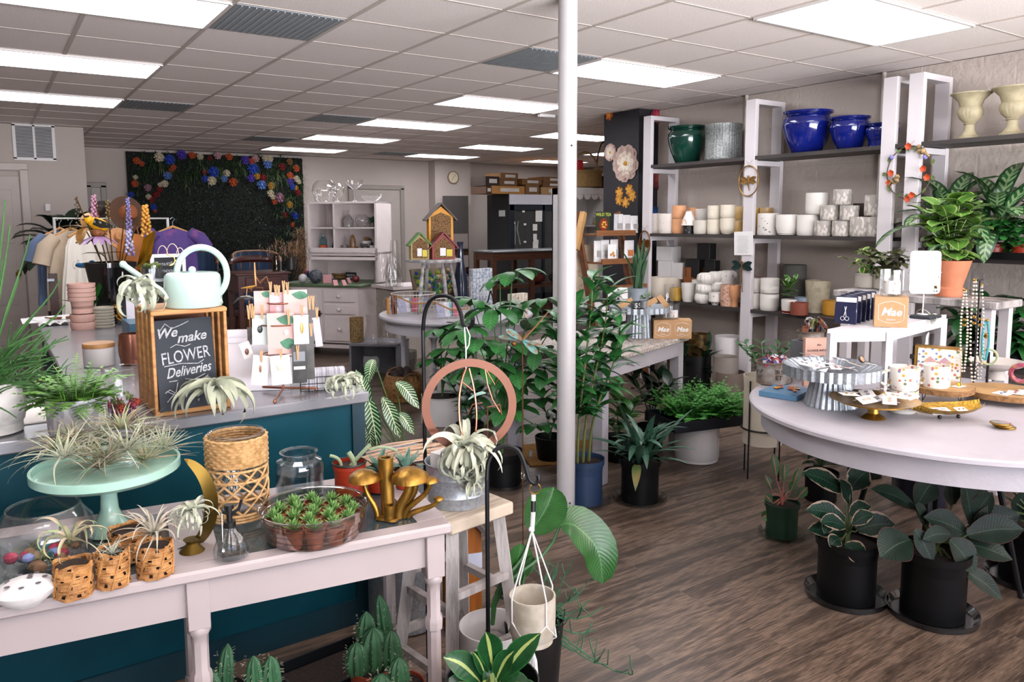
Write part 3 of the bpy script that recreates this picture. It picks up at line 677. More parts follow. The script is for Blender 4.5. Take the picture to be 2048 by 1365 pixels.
t=thing('copper_bowl','copper bowl holding an amber glass bottle on the hutch shelf','bowl',hp(.57,.35,zs1));MB().lathe(shell([(.035,0),(.06,.03),(.065,.06)]),cap=False).build('bowl',mat('#a85a2a',.35,.7,var=.2),t);MB().lathe([(.0,.02),(.04,.03),(.035,.13),(.02,.19),(0,.21)],cap=False).build('amber_bottle',mat('#7a5a38',.25,var=.4),t)
t=thing('wire_basket','small woven grey basket with white cloth and nuts on the hutch shelf','basket',hp(.74,.5,zs1));MB().lathe(shell(cylp(.055,.065,.1)),cap=False,sq=6).build('basket',mat('#77706c',.6,var=.7,scale=50,kind='voronoi'),t);b=MB();[b.sph((U(-.04,.04),U(-.04,.04),.13+U(0,.04)),.02,8,6)for _ in range(9)];b.build('dried_pods',mat('#7a5a38',.8,var=.4),t);MB().lathe([(.066,.08),(.06,.13),(.0,.14)],cap=False).build('cloth',WHITE,t)
for i,lb in enumerate(('dark slim bottle with a label on the hutch shelf beside the basket','pale slim bottle with a white label on the hutch shelf','slim dark bottle at the shelf end in the hutch')):
 t=thing('slim_bottle',lb,'bottle',hp(.84+i*.055,.35,zs1),0,'slim bottles in the hutch');MB().lathe([(0,0),(.02,0),(.02,.1),(.009,.12),(.009,.16),(0,.16)],0 and 0 or(0,0,0),12,cap=False).build('bottle',glass('#303438',.05)if i!=1 else glass('#cfd4d4',.05),t);MB().lathe([(.0205,.02),(.0205,.08)],seg=12,cap=False).build('label',PAPER,t)
# ============================================================ drinks/flower cooler, stock boxes, work counter
cy_=6.6;c0=PYY(1017,388,cy_);cd=.7;ch=c0.z
t=thing('flower_cooler','tall black glass-door cooler with paper notes stuck on its door','cooler',(c0.x,cy_,0));cw=1.5
b=MB().box((cw/2,cd/2,ch/2),(cw,cd,ch));b.build('body',mat('#070809',.6,var=.2),t,False)
zt=PYY(1040,410,cy_).z
MB().box((cw/2,-.012,(ch+zt)/2),(cw-.02,.03,ch-zt-.01),bev=.004).build('sign_panel',mat('#cfcbd3',.5,var=.03),t,False)
o=MB();zb=.12
for c,d in(((.05,-.02,(zb+zt)/2),(.09,.04,zt-zb)),((cw-.05,-.02,(zb+zt)/2),(.09,.04,zt-zb)),((cw/2,-.02,zt-.05),(cw,.04,.09)),((cw/2,-.02,zb+.05),(cw,.04,.1)),((cw/2,-.02,(zb+zt)/2),(.05,.04,zt-zb))):o.box(c,d)
df=o.build('door_frame',mat('#232a33',.4,.3),t,False)
MB().box((cw/2,-.012,(zb+zt)/2),(cw-.1,.006,zt-zb-.1)).build('door_glass',mat('#3f4040',.08,var=.15,spec=.8),t,False)
for x,y,w_,h_ in((1078,430,17,27),(1070,455,11,13),(1070,474,9,12),(1071,492,13,19),(1072,484,12,8),(1026,423,6,5),(1047,423,6,4),(1027,446,7,4),(1050,449,6,4),(1050,484,6,4)):
 q=PYY(x,y,cy_-.025)-V(t.location);MB().box((0,0,0),(px(w_,q+V(t.location)),.003,px(h_,q+V(t.location))),rz=0,T=TR(q)).build('paper_note',mat('#e4e2dc',.8,var=.03),t,False)
q=PXX(1004,427,c0.x-.004)-V(t.location);MB().box(tuple(q),(.004,.2,.11)).build('side_sticker',mat('#b9bab8',.6),t,False)
b=MB();qq=PYY(1030,465,cy_-.018)-V(t.location)
for k in(-.06,0,.07):b.tube([qq+V((k,0,.2)),qq+V((k*.6,-.004,.05)),qq+V((k*1.6,0,-.22))],.012,5)
b.build('stems_inside',mat('#8d918a',.3,var=.3),t)
BX=[((470,0),0)]
def stock(x0,x1,ytop,ybot,Y,lb,rz=0.0,col='#8a6238',d=.45,tilt=0):
 a,c=PYY(x0,ybot,Y),PYY(x1,ybot,Y);z1_=PYY(x0,ytop,Y).z;w_=c.x-a.x;t_=thing('cardboard_box',lb,'box',((a.x+c.x)/2,Y+d/2+.05,a.z),rz,'flat cardboard boxes on the cooler')
 T=RY(tilt);h_=z1_-a.z
 MB().box((0,0,h_/2),(w_,d,h_),T=T).build('box_body',mat(col,.8,var=.15),t_,False);MB().box((0,-d/2-.002,h_/2),(w_*.6,.003,h_*.45),T=T).build('label',mat('#c9c3bd',.7),t_,False)
 return t_
lv=c0.z
rows=[(973,985,372,386,'small dark cardboard box at the very end of the cooler top, under the others','#4a3120'),(983,1051,371,386,'long orange-brown cardboard box on the cooler, bottom of the stack','#b07c42'),(1052,1080,369,386,'brown cardboard box on the cooler, bottom layer, beside the orange one','#7a5630'),(1083,1140,374,386,'pale brown cardboard box on the cooler nearest the white column','#a88358'),
 (1000,1036,358,371,'brown cardboard box with a torn white label, middle of the stack','#6e4b2b'),(1045,1085,357,369,'tilted brown cardboard box on the cooler with a blank white label','#79532f'),(1086,1140,364,374,'shallow brown box in the middle layer beside the column','#6b4a2b'),(972,1000,352,371,'dark cardboard box behind the labelled ones','#2e2018'),(1002,1038,345,358,'brown cardboard box topmost of the stack on the cooler','#7b5531'),(1088,1136,353,364,'brown cardboard box on top, half behind the white column','#76522f')]
for x0,x1,y0,y1,lb,col in rows:
 a,c=PYY(x0,y1,cy_+.03),PYY(x1,y1,cy_+.03);z0_=max(lv+.002,a.z if y1<384 else lv+.002)
 w_=c.x-a.x;h_=max(.06,PYY(x0,y0,cy_+.03).z-z0_-.003);t_=thing('cardboard_box',lb,'box',((a.x+c.x)/2,cy_+.30,z0_),0,'flat cardboard boxes on the cooler')
 MB().box((0,0,h_/2),(w_-.01,.5,h_)).build('box_body',mat(col,.8,var=.15),t_,False);MB().box((w_*.05,-.252,h_/2),(w_*.55,.003,h_*.45)).build('label',mat('#c9c3bd',.7),t_,False)
# work counter before the cooler
a=PYY(985,503,5.3);t=thing('work_counter','dark wooden work counter with a grey metal top before the cooler','counter',(a.x,5.3,0));zz=a.z;L=1.75
MWD=mat('#53301d',.5,var=.35,scale=4,stretch=(1,1,8))
MB().box((L/2,.3,zz-.015),(L,.62,.03),bev=.008).build('metal_top',mat('#8b8e90',.35,.6,var=.1),t)
b=MB().box((L/2,.3,zz-.09),(L-.04,.56,.12)).box((L/2,.3,zz*.45),(L-.04,.54,.03)).box((L/2,.3,.12),(L-.04,.54,.03))
for xx in(.05,L*.45,L-.05):
 for yy in(.05,.55):b.box((xx,yy,zz/2-.02),(.07,.07,zz-.05))
b.build('wooden_frame',MWD,t,False)
for i,(u_,col,lb)in enumerate(((.25,'#2c2a2e','dark fabric bundle on the shelf of the work counter'),(.6,'#6b2420','dark red folded cloth on the shelf of the work counter'),(.85,'#3a3130','brown bundle on the counter shelf by the column'))):
 o=MB().sph((0,0,.09),(.16,.14,.09),14,8).build('cloth_bundle',mat(col,.9,var=.4),loc=(a.x+L*u_,5.58,zz*.45+.016));tag(o,lb,'bundle')
# white arched display case with baskets (right of the column, before the mural pillar)
Yc=2.55;a,c=PYY(1150,375,Yc),PYY(1212,375,Yc);w_=c.x-a.x+.1;zz=a.z
t=thing('display_case','white painted display cabinet with a scalloped arched opening beside the mural','cabinet',(c.x-w_/2,Yc,0));b=MB();th=.05
for q in(-1,1):b.box((q*(w_/2-th/2),.16,zz/2),(th,.32,zz))
b.box((0,.16,zz-.04),(w_,.34,.08));b.box((0,.31,zz/2),(w_,.02,zz));b.box((0,.16,.06),(w_,.32,.08));b.build('carcass',WHITE,t,False)
b=MB()
for i in range(5):b.lathe([(0,0),(w_/11,0),(w_/11,.012),(0,.012)],T=TR(-w_/2+w_*(i+.5)/5,.01,zz-.09)@RX(pi/2),seg=16)
b.build('scalloped_trim',WHITE,t);b=MB()
for i in range(4):b.box((0,.16,.4+i*(zz-.5)/4),(w_-.1,.3,.02))
b.build('shelf',WHITE,t,False)
def wicker(name,lb,c,R1,R2,h,hh,m,handle=True):
 t_=thing(name,lb,'basket',c);b_=MB().lathe(shell([(R1,0),(R2,h)],.01),ribs=lambda a_,z_:1+.02*sin(a_*26+z_*200),seg=60,cap=False);b_.build('woven_body',m,t_)
 MB().ring((0,0,h),R2,.014,32).build('rim',m,t_)
 if handle:MB().tube([(cos(k)*R2,0,h-.02+sin(k)*hh)for k in[pi*i/16 for i in range(17)]],.012,6).build('handle',m,t_)
 return t_
WK=mat('#9c7a45',.65,var=.45,scale=120,kind='voronoi',bump=.5)
ca=PYY(1180,373,Yc+.16)
wicker('wicker_basket','honey wicker basket with a tall hooped handle on the white display case',V((c.x-.2,Yc+.16,zz+.002)),.15,.21,.2,.26,WK)
wicker('wicker_basket','dark wicker basket with a large hoop handle against the mural pillar',V((c.x+.13,Yc+.2,zz+.002)),.09,.12,.14,.46,mat('#5a3f22',.7,var=.4,scale=100))
tagged_box('red_cloth_item','bright red cloth peeking out of the wicker basket','cloth',V((c.x-.3,Yc+.16,zz+.2)),(.1,.08,.14),mat('#a81f1c',.7),bev=.03)
for i,(x,y,w_,h_,col,lb)in enumerate(((1196,428,22,14,'#9aa39b','small grey ribbed box in the white display case'),(1186,456,11,18,'#b4716a','dusty pink cup on the display case shelf'),(1203,456,12,16,'#b87670','second dusty pink cup, nearest the tea book'),(1196,442,24,6,'#b48a55','light wooden ledge tray in the display case'))):
 q=PYY(x,y,Yc+.1);zz_=zz;q.z=max([.41+j_*(zz_-.5)/4 for j_ in range(4)if .41+j_*(zz_-.5)/4<q.z]+[.41])+px(h_,q)/2+.001;o=MB().box((0,0,0),(px(w_,q),.06,px(h_,q)),bev=.01).build(('ribbed_box','pink_cup','pink_cup','wooden_tray')[i],mat(col,.6),loc=q);tag(o,lb,('box','cup','cup','tray')[i])
# ------------------------------------------------------------ wooden tiered stand with tea book and pouches
Yt=1.0-.25;a,c=PYY(1184,460,Yt),PYY(1262,460,Yt);w_=c.x-a.x
t=thing('tiered_stand','dark brown wooden ladder display stand with pouches of tea on its trays','display stand',((a.x+c.x)/2,Yt,0));MW2=mat('#6b4226',.5,var=.35,scale=5,stretch=(1,1,6));tiers=[]
b=MB()
for q in(-1,1):b.beam((q*(w_/2+.02),-.22,.02),(q*(w_/2+.02),.22,PYY(1262,425,Yt+.2).z),.03,.07,V((0,1,0)))
b.build('side_rail',MW2,t,False)
for y,yy in((462,.06),(520,-.02),(575,-.1)):
 z_=PYY(1220,y+6,Yt-.2+yy).z;tiers.append((z_,Yt+yy));b=MB().box((0,yy,z_-.01),(w_,.24,.015)).box((0,yy-.12,z_+.005),(w_,.015,.05));b.build('tray',mat('#845430',.5,var=.3,scale=4,stretch=(1,8,8)),t,False)
xc=(a.x+c.x)/2
q=PYY(1214,460,Yt-.05);bk=thing('tea_book','dark green tea book with yellow title letters on the top tray','book',(q.x,tiers[0][1]-.05,tiers[0][0]));bw,bh=px(34,q),px(44,q)
MB().box((0,0,bh/2),(bw,.02,bh)).build('cover',mat('#2b3420',.4,var=.4,scale=30),bk,False);MB().text('WILD TEA',TR(0,-.0105,bh*.86)@FT,bh*.2,bold=.0006).build('title_lettering',mat('#a8b24a',.5),bk,False)
MB().lathe([(0,0),(bw*.34,0),(bw*.32,.006),(0,.004)],T=TR(0,-.0108,bh*.4)@RX(pi/2)@Matrix.Diagonal((1,1.15,1,1)),cap=False).build('cup_picture',mat('#7a2418',.5),bk);b=MB();[b.sph((bw*.14*cos(k),-.018,bh*.4+bw*.16*sin(k)),bw*.07,6,5)for k in range(6)];b.build('flower_picture',mat('#c9a13c',.6),bk)
MPO=mat('#cfcccb',.45,var=.12,scale=30)
def pouch(lb,x,y,w_,h_,tier,yo=0.0,art=False,z=None):
 q=PYY(x,y,tiers[tier][1]+yo);q=V((q.x,tiers[tier][1]+yo,tiers[tier][0]if z is None else z));W_,H_=px(w_,q),px(h_,q);t_=thing('tea_pouch',lb,'pouch',q,U(-.1,.1),'tea pouches on the tiered stand')
 b_=MB().grid(lambda u_,v_:((u_-.5)*W_*(1-.06*v_),-.025*sin(pi*u_)**.5*(1-v_)**.6,v_*H_),6,5).grid(lambda u_,v_:((.5-u_)*W_*(1-.06*v_),.02*sin(pi*u_)**.5*(1-v_)**.6,v_*H_),6,5);b_.build('pouch',MPO,t_)
 MB().box((0,-.027,H_*.38),(W_*.5,.002,H_*.3),T=RX(.0)).build('printed_label',mat('#a9a4a0',.6,var=.5,scale=200)if not art else mat('#b86a3a',.6,var=.3),t_,False)
for i,(x,w_)in enumerate(((1237,24),(1252,26),(1268,24))):pouch(('pale resealable tea pouch beside the dark green tea book','pale resealable tea pouch, middle of three on the top tray','pale tea pouch at the outer end of the top tray')[i],x,455,w_,38-i*2,0,-.02+.02*i)
for i,(x,w_,h_)in enumerate(((1195,20,42),(1210,22,43),(1228,24,43),(1258,26,40))):pouch(('pale tea pouch at the inner end of the middle tray','pale tea pouch second along the middle tray','pale tea pouch third along the middle tray','clear-fronted tea pouch showing seeds at the outer end of the middle tray')[i],x,515,w_,h_,1,0,i==3)
q=PYY(1224,505,Yt-.12);o=fpic('illustrated_card',None,q,px(22,q),px(32,q),PAPER);tag(o,'white card with orange dotted drawing leaning on the middle tray','card');o2=MB();[o2.sph(tuple(q+V((dx_,-.006,dz_))),.012,8,5)for dx_,dz_ in((-.015,-.02),(.01,-.005),(.02,-.03))];o2.build('printed_dots',mat('#c9862a',.6),o)
q=PYY(1232,452,Yt+.04);tag(fpic('acrylic_tube',None,q,.04,px(50,q),glass('#dfe6ea'),.03),'clear acrylic tube standing behind the tea pouches','tube')
# cream scarf hanging at the stand's side
def garment(name,lb,c,w_,h_,m,flare=1.3,rz=0.0,sleeves=0.0,folds=9,amp=.018,group=None,dep_=.045,hanger=True,parts=None):
 t_=thing(name,lb,'clothing',c,rz,group);sh_=w_/2
 def fn(u_,v_):
  a_=u_*2*pi;z=-v_*h_;k=(.28+.72*min(1,v_/.10)**.6)if v_<.1 else 1+(flare-1)*(v_-.1)/.9
  fo=amp*sin(a_*folds+v_*2)*min(1,v_*2.5)
  return(cos(a_)*sh_*k*(1+fo/sh_),sin(a_)*(dep_*min(1,.3+v_*2)+fo),z)
 b_=MB().grid(fn,48,14);b_.build('cloth_body',m,t_)
 if sleeves:
  b_=MB()
  for q_ in(-1,1):MB().tube([(q_*sh_*.75,0,-h_*.08),(q_*(sh_+sleeves*.15),0,-h_*.2),(q_*(sh_+sleeves*.35),0,-h_*.42)],[.05,.065,.07],10).build('sleeve',m,t_)
 if hanger:
  b_=MB().tube([(-sh_*.9,0,-.05),(0,0,.02),(sh_*.9,0,-.05)],.012,6);b_.build('hanger',mat('#b98a55',.5,var=.2),t_);MB().tube([(0,0,.02),(0,0,.06),(.02,0,.085),(0,0,.1),(-.018,0,.085)],.003,5).build('hook',GALV,t_)
 return t_
q=PYY(1180,505,Yt+.15);g=garment('printed_scarf','cream scarf with a small flower print hanging beside the tiered stand',V((q.x,Yt+.2,zat(q,1180,490))),.26,.62,mat('#cdbda4',.85,col2='#a8937a',scale=14,edge=(.6,.7)),1.15,folds=6,hanger=False)
q=PYY(1167,425,Yt+.15);o=MB().beam(q,PYY(1152,500,Yt+.1),.05,.05).build('wooden_easel_leg',mat('#b48a55',.5,var=.2));tag(o,'light wooden pole leaning beside the white display case','pole')
# ============================================================ clothing rack behind the counter
Yr=2.7;rz_=1.59
pA,pB=PYY(106,600,Yr),PYY(335,437,Yr)
t=thing('clothing_rack','clothing rack with dark wooden posts and a pale rail behind the counter','clothing rack',(pA.x,Yr,0));L=pB.x-pA.x
zr=PYY(318,437,Yr).z
b=MB()
for yy in(-.2,.2):b.beam((0,yy,0),(0,yy*.9,PYY(106,545,Yr).z),.06,.06,V((0,1,0)))
b.box((L/2,0,.3),(L,.05,.05));b.build('wooden_post',mat('#3a1d14',.45,var=.3,scale=5),t,False)
b=MB().tube([(L*.05,0,.3),(L*.05,0,zr),(L,0,zr),(L,0,.3)],.014,8);b.build('rail',mat('#c9c6c2',.4,.3),t)
MB().box((-.02,-.22,PYY(100,557,Yr).z),(.05,.03,.02)).build('bracket',GALV,t,False)
def rackx(x):return PYY(x,440,Yr).x
MFLO=mat('#d9d2c6',.85,col2='#a99fa6',scale=13,edge=(.66,.72));MFL2=mat('#cfc4bb',.85,col2='#8a3f6a',scale=16,edge=(.68,.74))
for x,w_,h_,m,fl_,sl,lb,yo in((120,.32,.62,mat('#5a6a86',.8),1.2,.2,'slate blue shirt at the end of the clothing rack',.12),(140,.34,.66,mat('#b7a48e',.85,var=.1),1.25,.22,'beige short-sleeved shirt on the clothing rack',.02),(165,.3,.95,MFLO,1.5,0,'long white dress with a scattered wildflower print on the rack',-.1),(196,.28,.8,MFL2,1.4,0,'white blouse with small pink sprigs next to the wildflower dress',-.02),(225,.26,.5,mat('#c3b4a0',.85),1.3,.1,'pale sand blouse in the middle of the rack',.04)):
 garment('hanging_garment',lb,V((rackx(x),Yr+yo,zr-.1)),w_,h_,m,fl_,radians(20),sl,group=None)
garment('tie_dye_shirt','purple tie-dye T-shirt with pink stars on a wooden hanger',V((rackx(338),Yr-.15,PYY(338,458,Yr-.15).z)),.36,.42,mat('#4b3672',.85,col2='#8f4a7a',scale=7,edge=(.56,.72)),1.05,0,.26,folds=5,amp=.008)
q=PYY(262,470,Yr-.3);b=MB().sph((0,0,0),(px(33,q),.05,px(38,q)),16,10);t=thing('suede_bag','rust orange suede bag hanging from the clothing rack','bag',PYY(268,505,Yr-.3));b.build('bag_body',mat('#9a5a22',.8,var=.3),t);MB().tube([(-.06,0,.05),(-.03,0,.22),(.03,0,.22),(.06,0,.05)],.006,6).build('strap',mat('#7a4318',.7),t)
# hats
def hat(lb,c,R,m,brimm,az,el):
 T=RZ(az)@RX(el);t_=thing('felt_hat',lb,'hat',c,0,None);k=R
 MB().lathe([(k*.45,0),(k*.98,.004),(k,.012),(k*.97,.016),(k*.45,.012)],T=T,seg=32,cap=False).build('brim',brimm,t_)
 MB().lathe([(k*.46,.005),(k*.44,k*.3),(k*.36,k*.52),(k*.2,k*.58),(0,k*.5)],T=T,seg=28,cap=False,sq=2.3).build('crown',m,t_)
q=PYY(253,428,Yr-.1);hat('brown wide-brimmed felt hat with a rust crown above the rack',q,px(36,q),mat('#8a4a22',.85,var=.2),mat('#4a2f1e',.85,var=.2),radians(20),radians(75))
q=PYY(205,385+45,Yr+.1);hat('dark felt hat behind the metal flower stakes',q+V((0,.1,.03)),px(24,q),mat('#2c2019',.85),mat('#241a14',.85),radians(-30),radians(60))
q=PYY(238,478,Yr-.25);hat('tan woven hat under the brown felt one on the rack',q,px(24,q),mat('#b17a48',.8,var=.3),mat('#b9855a',.8,var=.3),radians(10),radians(60))
# ------------------------------------------------------------ dark leafy plant by the closet
q=P(150,700,0);q=PYY(140,560,4.3);t=thing('peace_lily','tall dark green leafy plant in the corner by the closet wall','potted plant',(q.x,4.3,0));zt_=PYY(140,430,4.3).z
b=MB();sb=MB();rosette_leaves(b,(0,0,zt_-.4),60,.34,.15,(-.2,1.4),1.3,'oval',.25,sb,.6);b.build('foliage',leafmat('#15291a',None,rough=.35),t);sb.build('stems',mat('#1d3318',.6),t)
MB().lathe([(.14,0),(.19,.45),(.2,zt_-.45)],cap=True).build('planter',mat('#2a2622',.6),t)
# ------------------------------------------------------------ blue velvet armchairs, wooden chair and desk
MV=mat('#1c3a5e',.75,var=.35,sheen=.5,scale=3)
def armchair(lb,x0,x1,ytop,Y,rz=0.0):
 a,c=PYY(x0,ytop,Y),PYY(x1,ytop,Y);w_=(c.x-a.x);zt=a.z;t_=thing('velvet_armchair',lb,'armchair',((a.x+c.x)/2,Y,0),rz,'blue velvet armchairs by the flower backdrop')
 n=9
 def ribs(u_,v_):
  a_=pi*(1.1-1.2*u_);r=w_/2*(1+.05*abs(sin(u_*n*pi)));top=zt-.16*(abs(u_-.5)*2)**3
  return(cos(a_)*r,sin(a_)*r*.8+.1,.38+(top-.38)*v_)
 MB().grid(lambda u_,v_:ribs(u_,v_),72,8).grid(lambda u_,v_:tuple(V(ribs(1-u_,v_))*1.0+V((0,.07,0))),40,4).build('channelled_back',MV,t_)
 MB().box((0,.05,.38),(w_*.92,w_*.8,.16),bev=.05).build('seat',MV,t_)
 pts=[tuple(V(ribs(i/24,1))+V((0,.03,.0)))for i in range(25)];MB().tube(pts,.022,6).build('wood_trim',mat('#8a5f38',.5),t_)
 for sx in(-1,1):
  for sy in(-1,1):MB().beam((sx*w_*.36,.05+sy*w_*.3,.31),(sx*w_*.4,.05+sy*w_*.34,0),.04,.04).build('leg',mat('#6b4528',.5),t_,False)
 return t_
armchair('blue velvet channel-back armchair behind the mint watering can',372,437,506,6.2);armchair('blue velvet channel-back armchair beside the pampas grass',472,563,506,6.4)
MR=mat('#4a1a12',.4,var=.35,scale=4,stretch=(1,1,6),coat=.2)
a,c=PYY(474,548,4.0),PYY(578,552,4.0);w_=c.x-a.x;t=thing('writing_desk','reddish brown wooden desk with a drawer beside the pink cabinet','desk',(a.x,4.0,0));zz=a.z
MB().box((w_/2,.25,zz-.012),(w_+.04,.56,.025),bev=.006).build('desk_top',MR,t);MB().box((w_/2,.25,zz-.12),(w_-.02,.5,.19)).build('apron',MR,t,False)
o=MB().box((w_*.5,-.005,zz-.12),(w_*.7,.02,.14),bev=.005).build('drawer',MR,t,False);MB().sph((w_*.5,-.03,zz-.12),.012,8,6).build('knob',GOLD,o)
for x_ in(.04,w_-.04):
 for y_ in(.03,.47):MB().beam((x_,y_,zz-.2),(x_,y_,0),.045,.045).build('leg',MR,t,False)
a,c=PYY(440,530,4.75),PYY(545,520,4.75);w_=.52;xm=PYY(508,520,4.75).x;t=thing('captain_chair','dark reddish wooden chair with a curved backrest behind the desk','chair',(xm,4.75,0));zb_=a.z+.02
b=MB().tube([(w_/2*cos(k)*1.1,.25*sin(k)-.05,zb_+.03*sin(k))for k in[pi*i/14 for i in range(15)]],[.02+.025*sin(pi*i/14)for i in range(15)],8);b.build('curved_backrest',MR,t)
MB().box((0,0,.45),(w_,.46,.04),bev=.015).build('seat',MR,t)
for x_,y_ in((-.2,.2),(.2,.2),(-.22,-.18),(.22,-.18)):MB().tube([(x_*.9,y_*.9,.44),(x_*1.1,y_*1.15,0)],[.02,.014],8).build('leg',MR,t)
b=MB()
for k in(-.2,-.1,0,.1,.2):b.tube([(k,.18,.47),(k*1.1,.18 if abs(k)<.15 else .12,zb_)],.009,6)
b.build('spindle',MR,t)
tag(MB().sph((0,0,0),(.09,.06,.04),12,6).build('teal_cushion',mat('#2c8a80',.8),loc=(xm-.02,4.72,.515)),'teal cushion on the dark wooden chair seat','cushion')
# pampas grass, dried flowers in vases on the desk
def vase_dried(lb,x,ybase,Y,h_,m,fm,n,fh,spread,kind='plume'):
 q=PYY(x,ybase,Y);t_=thing('dried_flower_vase',lb,'vase',q);MB().lathe(shell([(.035,0),(.05,h_*.4),(.03,h_*.8),(.035,h_)],.003),cap=False,seg=16).build('vase',m,t_);b_=MB();s2=MB()
 for i in range(n):
  az,e=U(0,6.28),U(1.0,1.5);sp_=sidepts((0,0,h_*.3),az,e,fh*U(.7,1),.4);stem(s2,sp_,.003)
  for k in range(12):
   blade(b_,sp_[-1]-V((0,0,k*.012)),U(0,6.28),U(.2,1.4),spread*U(.5,1),.012,1.2,'grass',.1,4)
 b_.build('dried_plumes',fm,t_);s2.build('stems',mat('#6b5234',.8),t_);return t_
DRY=mat('#a88466',.9,var=.3,scale=12);zd=zz
def onTop(x,y,z):return P(x,y,z)
def dv(lb,x,y,z,h_,m,fm,n,fh,spread):
 q=P(x,y,z);t_=vase_dried(lb,x,y,q.y,h_,m,fm,n,fh,spread);t_.location=q;return t_
PG=mat('#8a6a3f',.6)
q=V((PYY(556,552,4.15).x,4.15,zd+.002));t_=vase_dried('brown glass vase of dried stems on the desk',556,552,4.15,.2,glass('#8a7458',.05),mat('#b79a86',.9,var=.3),9,.32,.05);t_.location=(PYY(553,550,4.15).x,4.15,zd+.002)
t_=vase_dried('dark vase packed with feathery dried grasses on the desk',590,552,4.35,.2,mat('#2d2c2a',.4),DRY,16,.34,.11);t_.location=(PYY(585,545,4.35).x-.03,4.3,zd+.002)
t_=thing('pampas_grass','tall tan pampas grass bundle leaning by the pink hutch','dried grass',(PYY(604,545,4.95).x,4.95,0));b_=MB();zt_=PYY(604,445,4.95).z
for i in range(9):
 az=U(0,6.28)
 for k in range(60):blade(b_,(cos(az)*.05+U(-.03,.03),sin(az)*.04,zt_-.1-k*.011),U(0,6.28),U(0,1.3),.12,.008,1.8,'grass',.1,4)
b_.build('plumes',DRY,t_);b_=MB();[b_.tube([(U(-.03,.03),0,.0),(U(-.06,.06),0,zt_-.3)],.004,4)for _ in range(9)];b_.build('stems',PG,t_);MB().lathe(shell([(.1,0),(.12,.3)],.01),cap=False).build('pot',mat('#9a6a3f',.7,var=.3),t_)
# ============================================================ galvanized counter (L shaped) and what stands on it
ZC=.92
cr=P(735,782,ZC);xr=cr.x;yf=cr.y-.02;xl=P(100,700,ZC).x
t=thing('shop_counter','dark teal shop counter with a galvanized metal top','counter',(0,0,0))
MTOP=mat('#a3a3a8',.24,.55,var=.28,scale=5,bump=.05,bscale=30)
b=MB()
b.box(((xr-2.2)/2,yf+.34,ZC-.02),(xr+2.2,.68,.04),bev=.005)
b.box(((xl+xr)/2,(yf+.68+.95)/2,ZC-.02),(xr-xl,.95-yf-.68,.04),bev=.005)
b.build('metal_top',MTOP,t)
MTEAL=mat('#034452',.55,var=.3,scale=3,spec=.2)
b=MB().box(((xr-2.2)/2-.01,yf+.36,(ZC-.04)/2),(xr+2.18,.62,ZC-.041)).box(((xl+xr)/2,(yf+.67+.93)/2,(ZC-.04)/2),(xr-xl-.04,.93-yf-.67,ZC-.041));b.build('teal_cabinet',MTEAL,t,False)
b=MB().box((xr-.03,yf+.045,(ZC-.04)/2),(.05,.012,ZC-.05)).box(((xr-2.2)/2,yf+.045,.05),(xr+2.15,.014,.1));b.build('edge_trim',mat('#0a3340',.4),t,False)
ZC+=.0005
def S(x,y,ref):return PD(x,y,dep(ref))
# ---- far-side goods
bp=on(228,648,ZC,.08);zt=zat(bp,228,524);r1,r0=px(37,bp),px(23,bp)
t=thing('tapered_planter','tall black square tapered planter holding painted metal flower stakes','planter',bp,radians(30));MB().lathe(shell([(r0*.95,0),(r0,.02),(r1,zt-ZC-.03),(r1*1.06,zt-ZC-.03),(r1*1.06,zt-ZC)],.01),sq=5,seg=40,cap=False).build('pot',mat('#08080a',.15,var=.1,coat=.5),t);MB().lathe([(0,zt-ZC-.03),(r1*.95,zt-ZC-.03)],seg=24,cap=False).build('gravel',SOIL,t)
MST=mat('#5e4420',.45,.5,var=.4,scale=15)
def stake(name,lb,x,y,xb,draw,m,cat='garden stake'):
 top=S(x,y,bp);t_=thing(name,lb,cat,(bp.x,bp.y,zt-.02));o_=V(t_.location);base=S(xb,524,bp)-o_;base.z=0
 mid=(top-o_)*.5+base*.5+V((0,0,.02));MB().tube([base,mid,top-o_],.004,5).build('stem',MST,t_)
 for nm,fn,mm in draw:b_=MB();fn(b_,top-o_);b_.build(nm,mm,t_)
 return t_
def spike(n,h_,r):
 def f(b_,p):
  for i in range(n):
   k=i/n;a_=i*2.4;rr=r*(.35+.65*k);b_.sph(p+V((cos(a_)*rr,sin(a_)*rr,-h_*k)),r*.42,6,5)
 return f
MPU=mat('#7c78ae',.6,var=.3);MPK=mat('#c08aa0',.6,var=.25)
stake('metal_lupin','pink metal lupin stake in the black planter',187,392,222,[('blossom',spike(40,.2,.022),MPK)],MPK)
stake('metal_lupin','blue-violet metal lupin stake, tallest over the black planter',255,397,238,[('blossom',spike(44,.24,.018),MPU)],MPU)
stake('metal_lupin','golden orange metal lupin stake beside the brown hat',290,412,246,[('blossom',spike(40,.2,.028),mat('#c98a2a',.5,var=.3))],MPU)
stake('metal_cattail','slim brown-green metal bud stake between the pink and violet lupins',214,402,226,[('blossom',spike(26,.22,.016),mat('#6e5224',.6,var=.5,col2='#8a7a3a'))],MPU)
stake('metal_cattail','tall brown metal leaf spike leaning behind the goldfinch',152,395,205,[('blossom',spike(26,.3,.015),mat('#54401f',.5,var=.5))],MPU)
stake('metal_lupin','small violet and white metal flower in front of the suede bag',257,462,242,[('blossom',spike(30,.16,.025),mat('#8078a8',.6,col2='#c9c4d8',scale=20))],MPU)
def cone(b_,p):
 b_.sph(p,(.045,.045,.03),14,8)
def cpet(b_,p):petals(b_,p-V((0,0,.02)),(0,0,1),.12,14,.016,-.45)
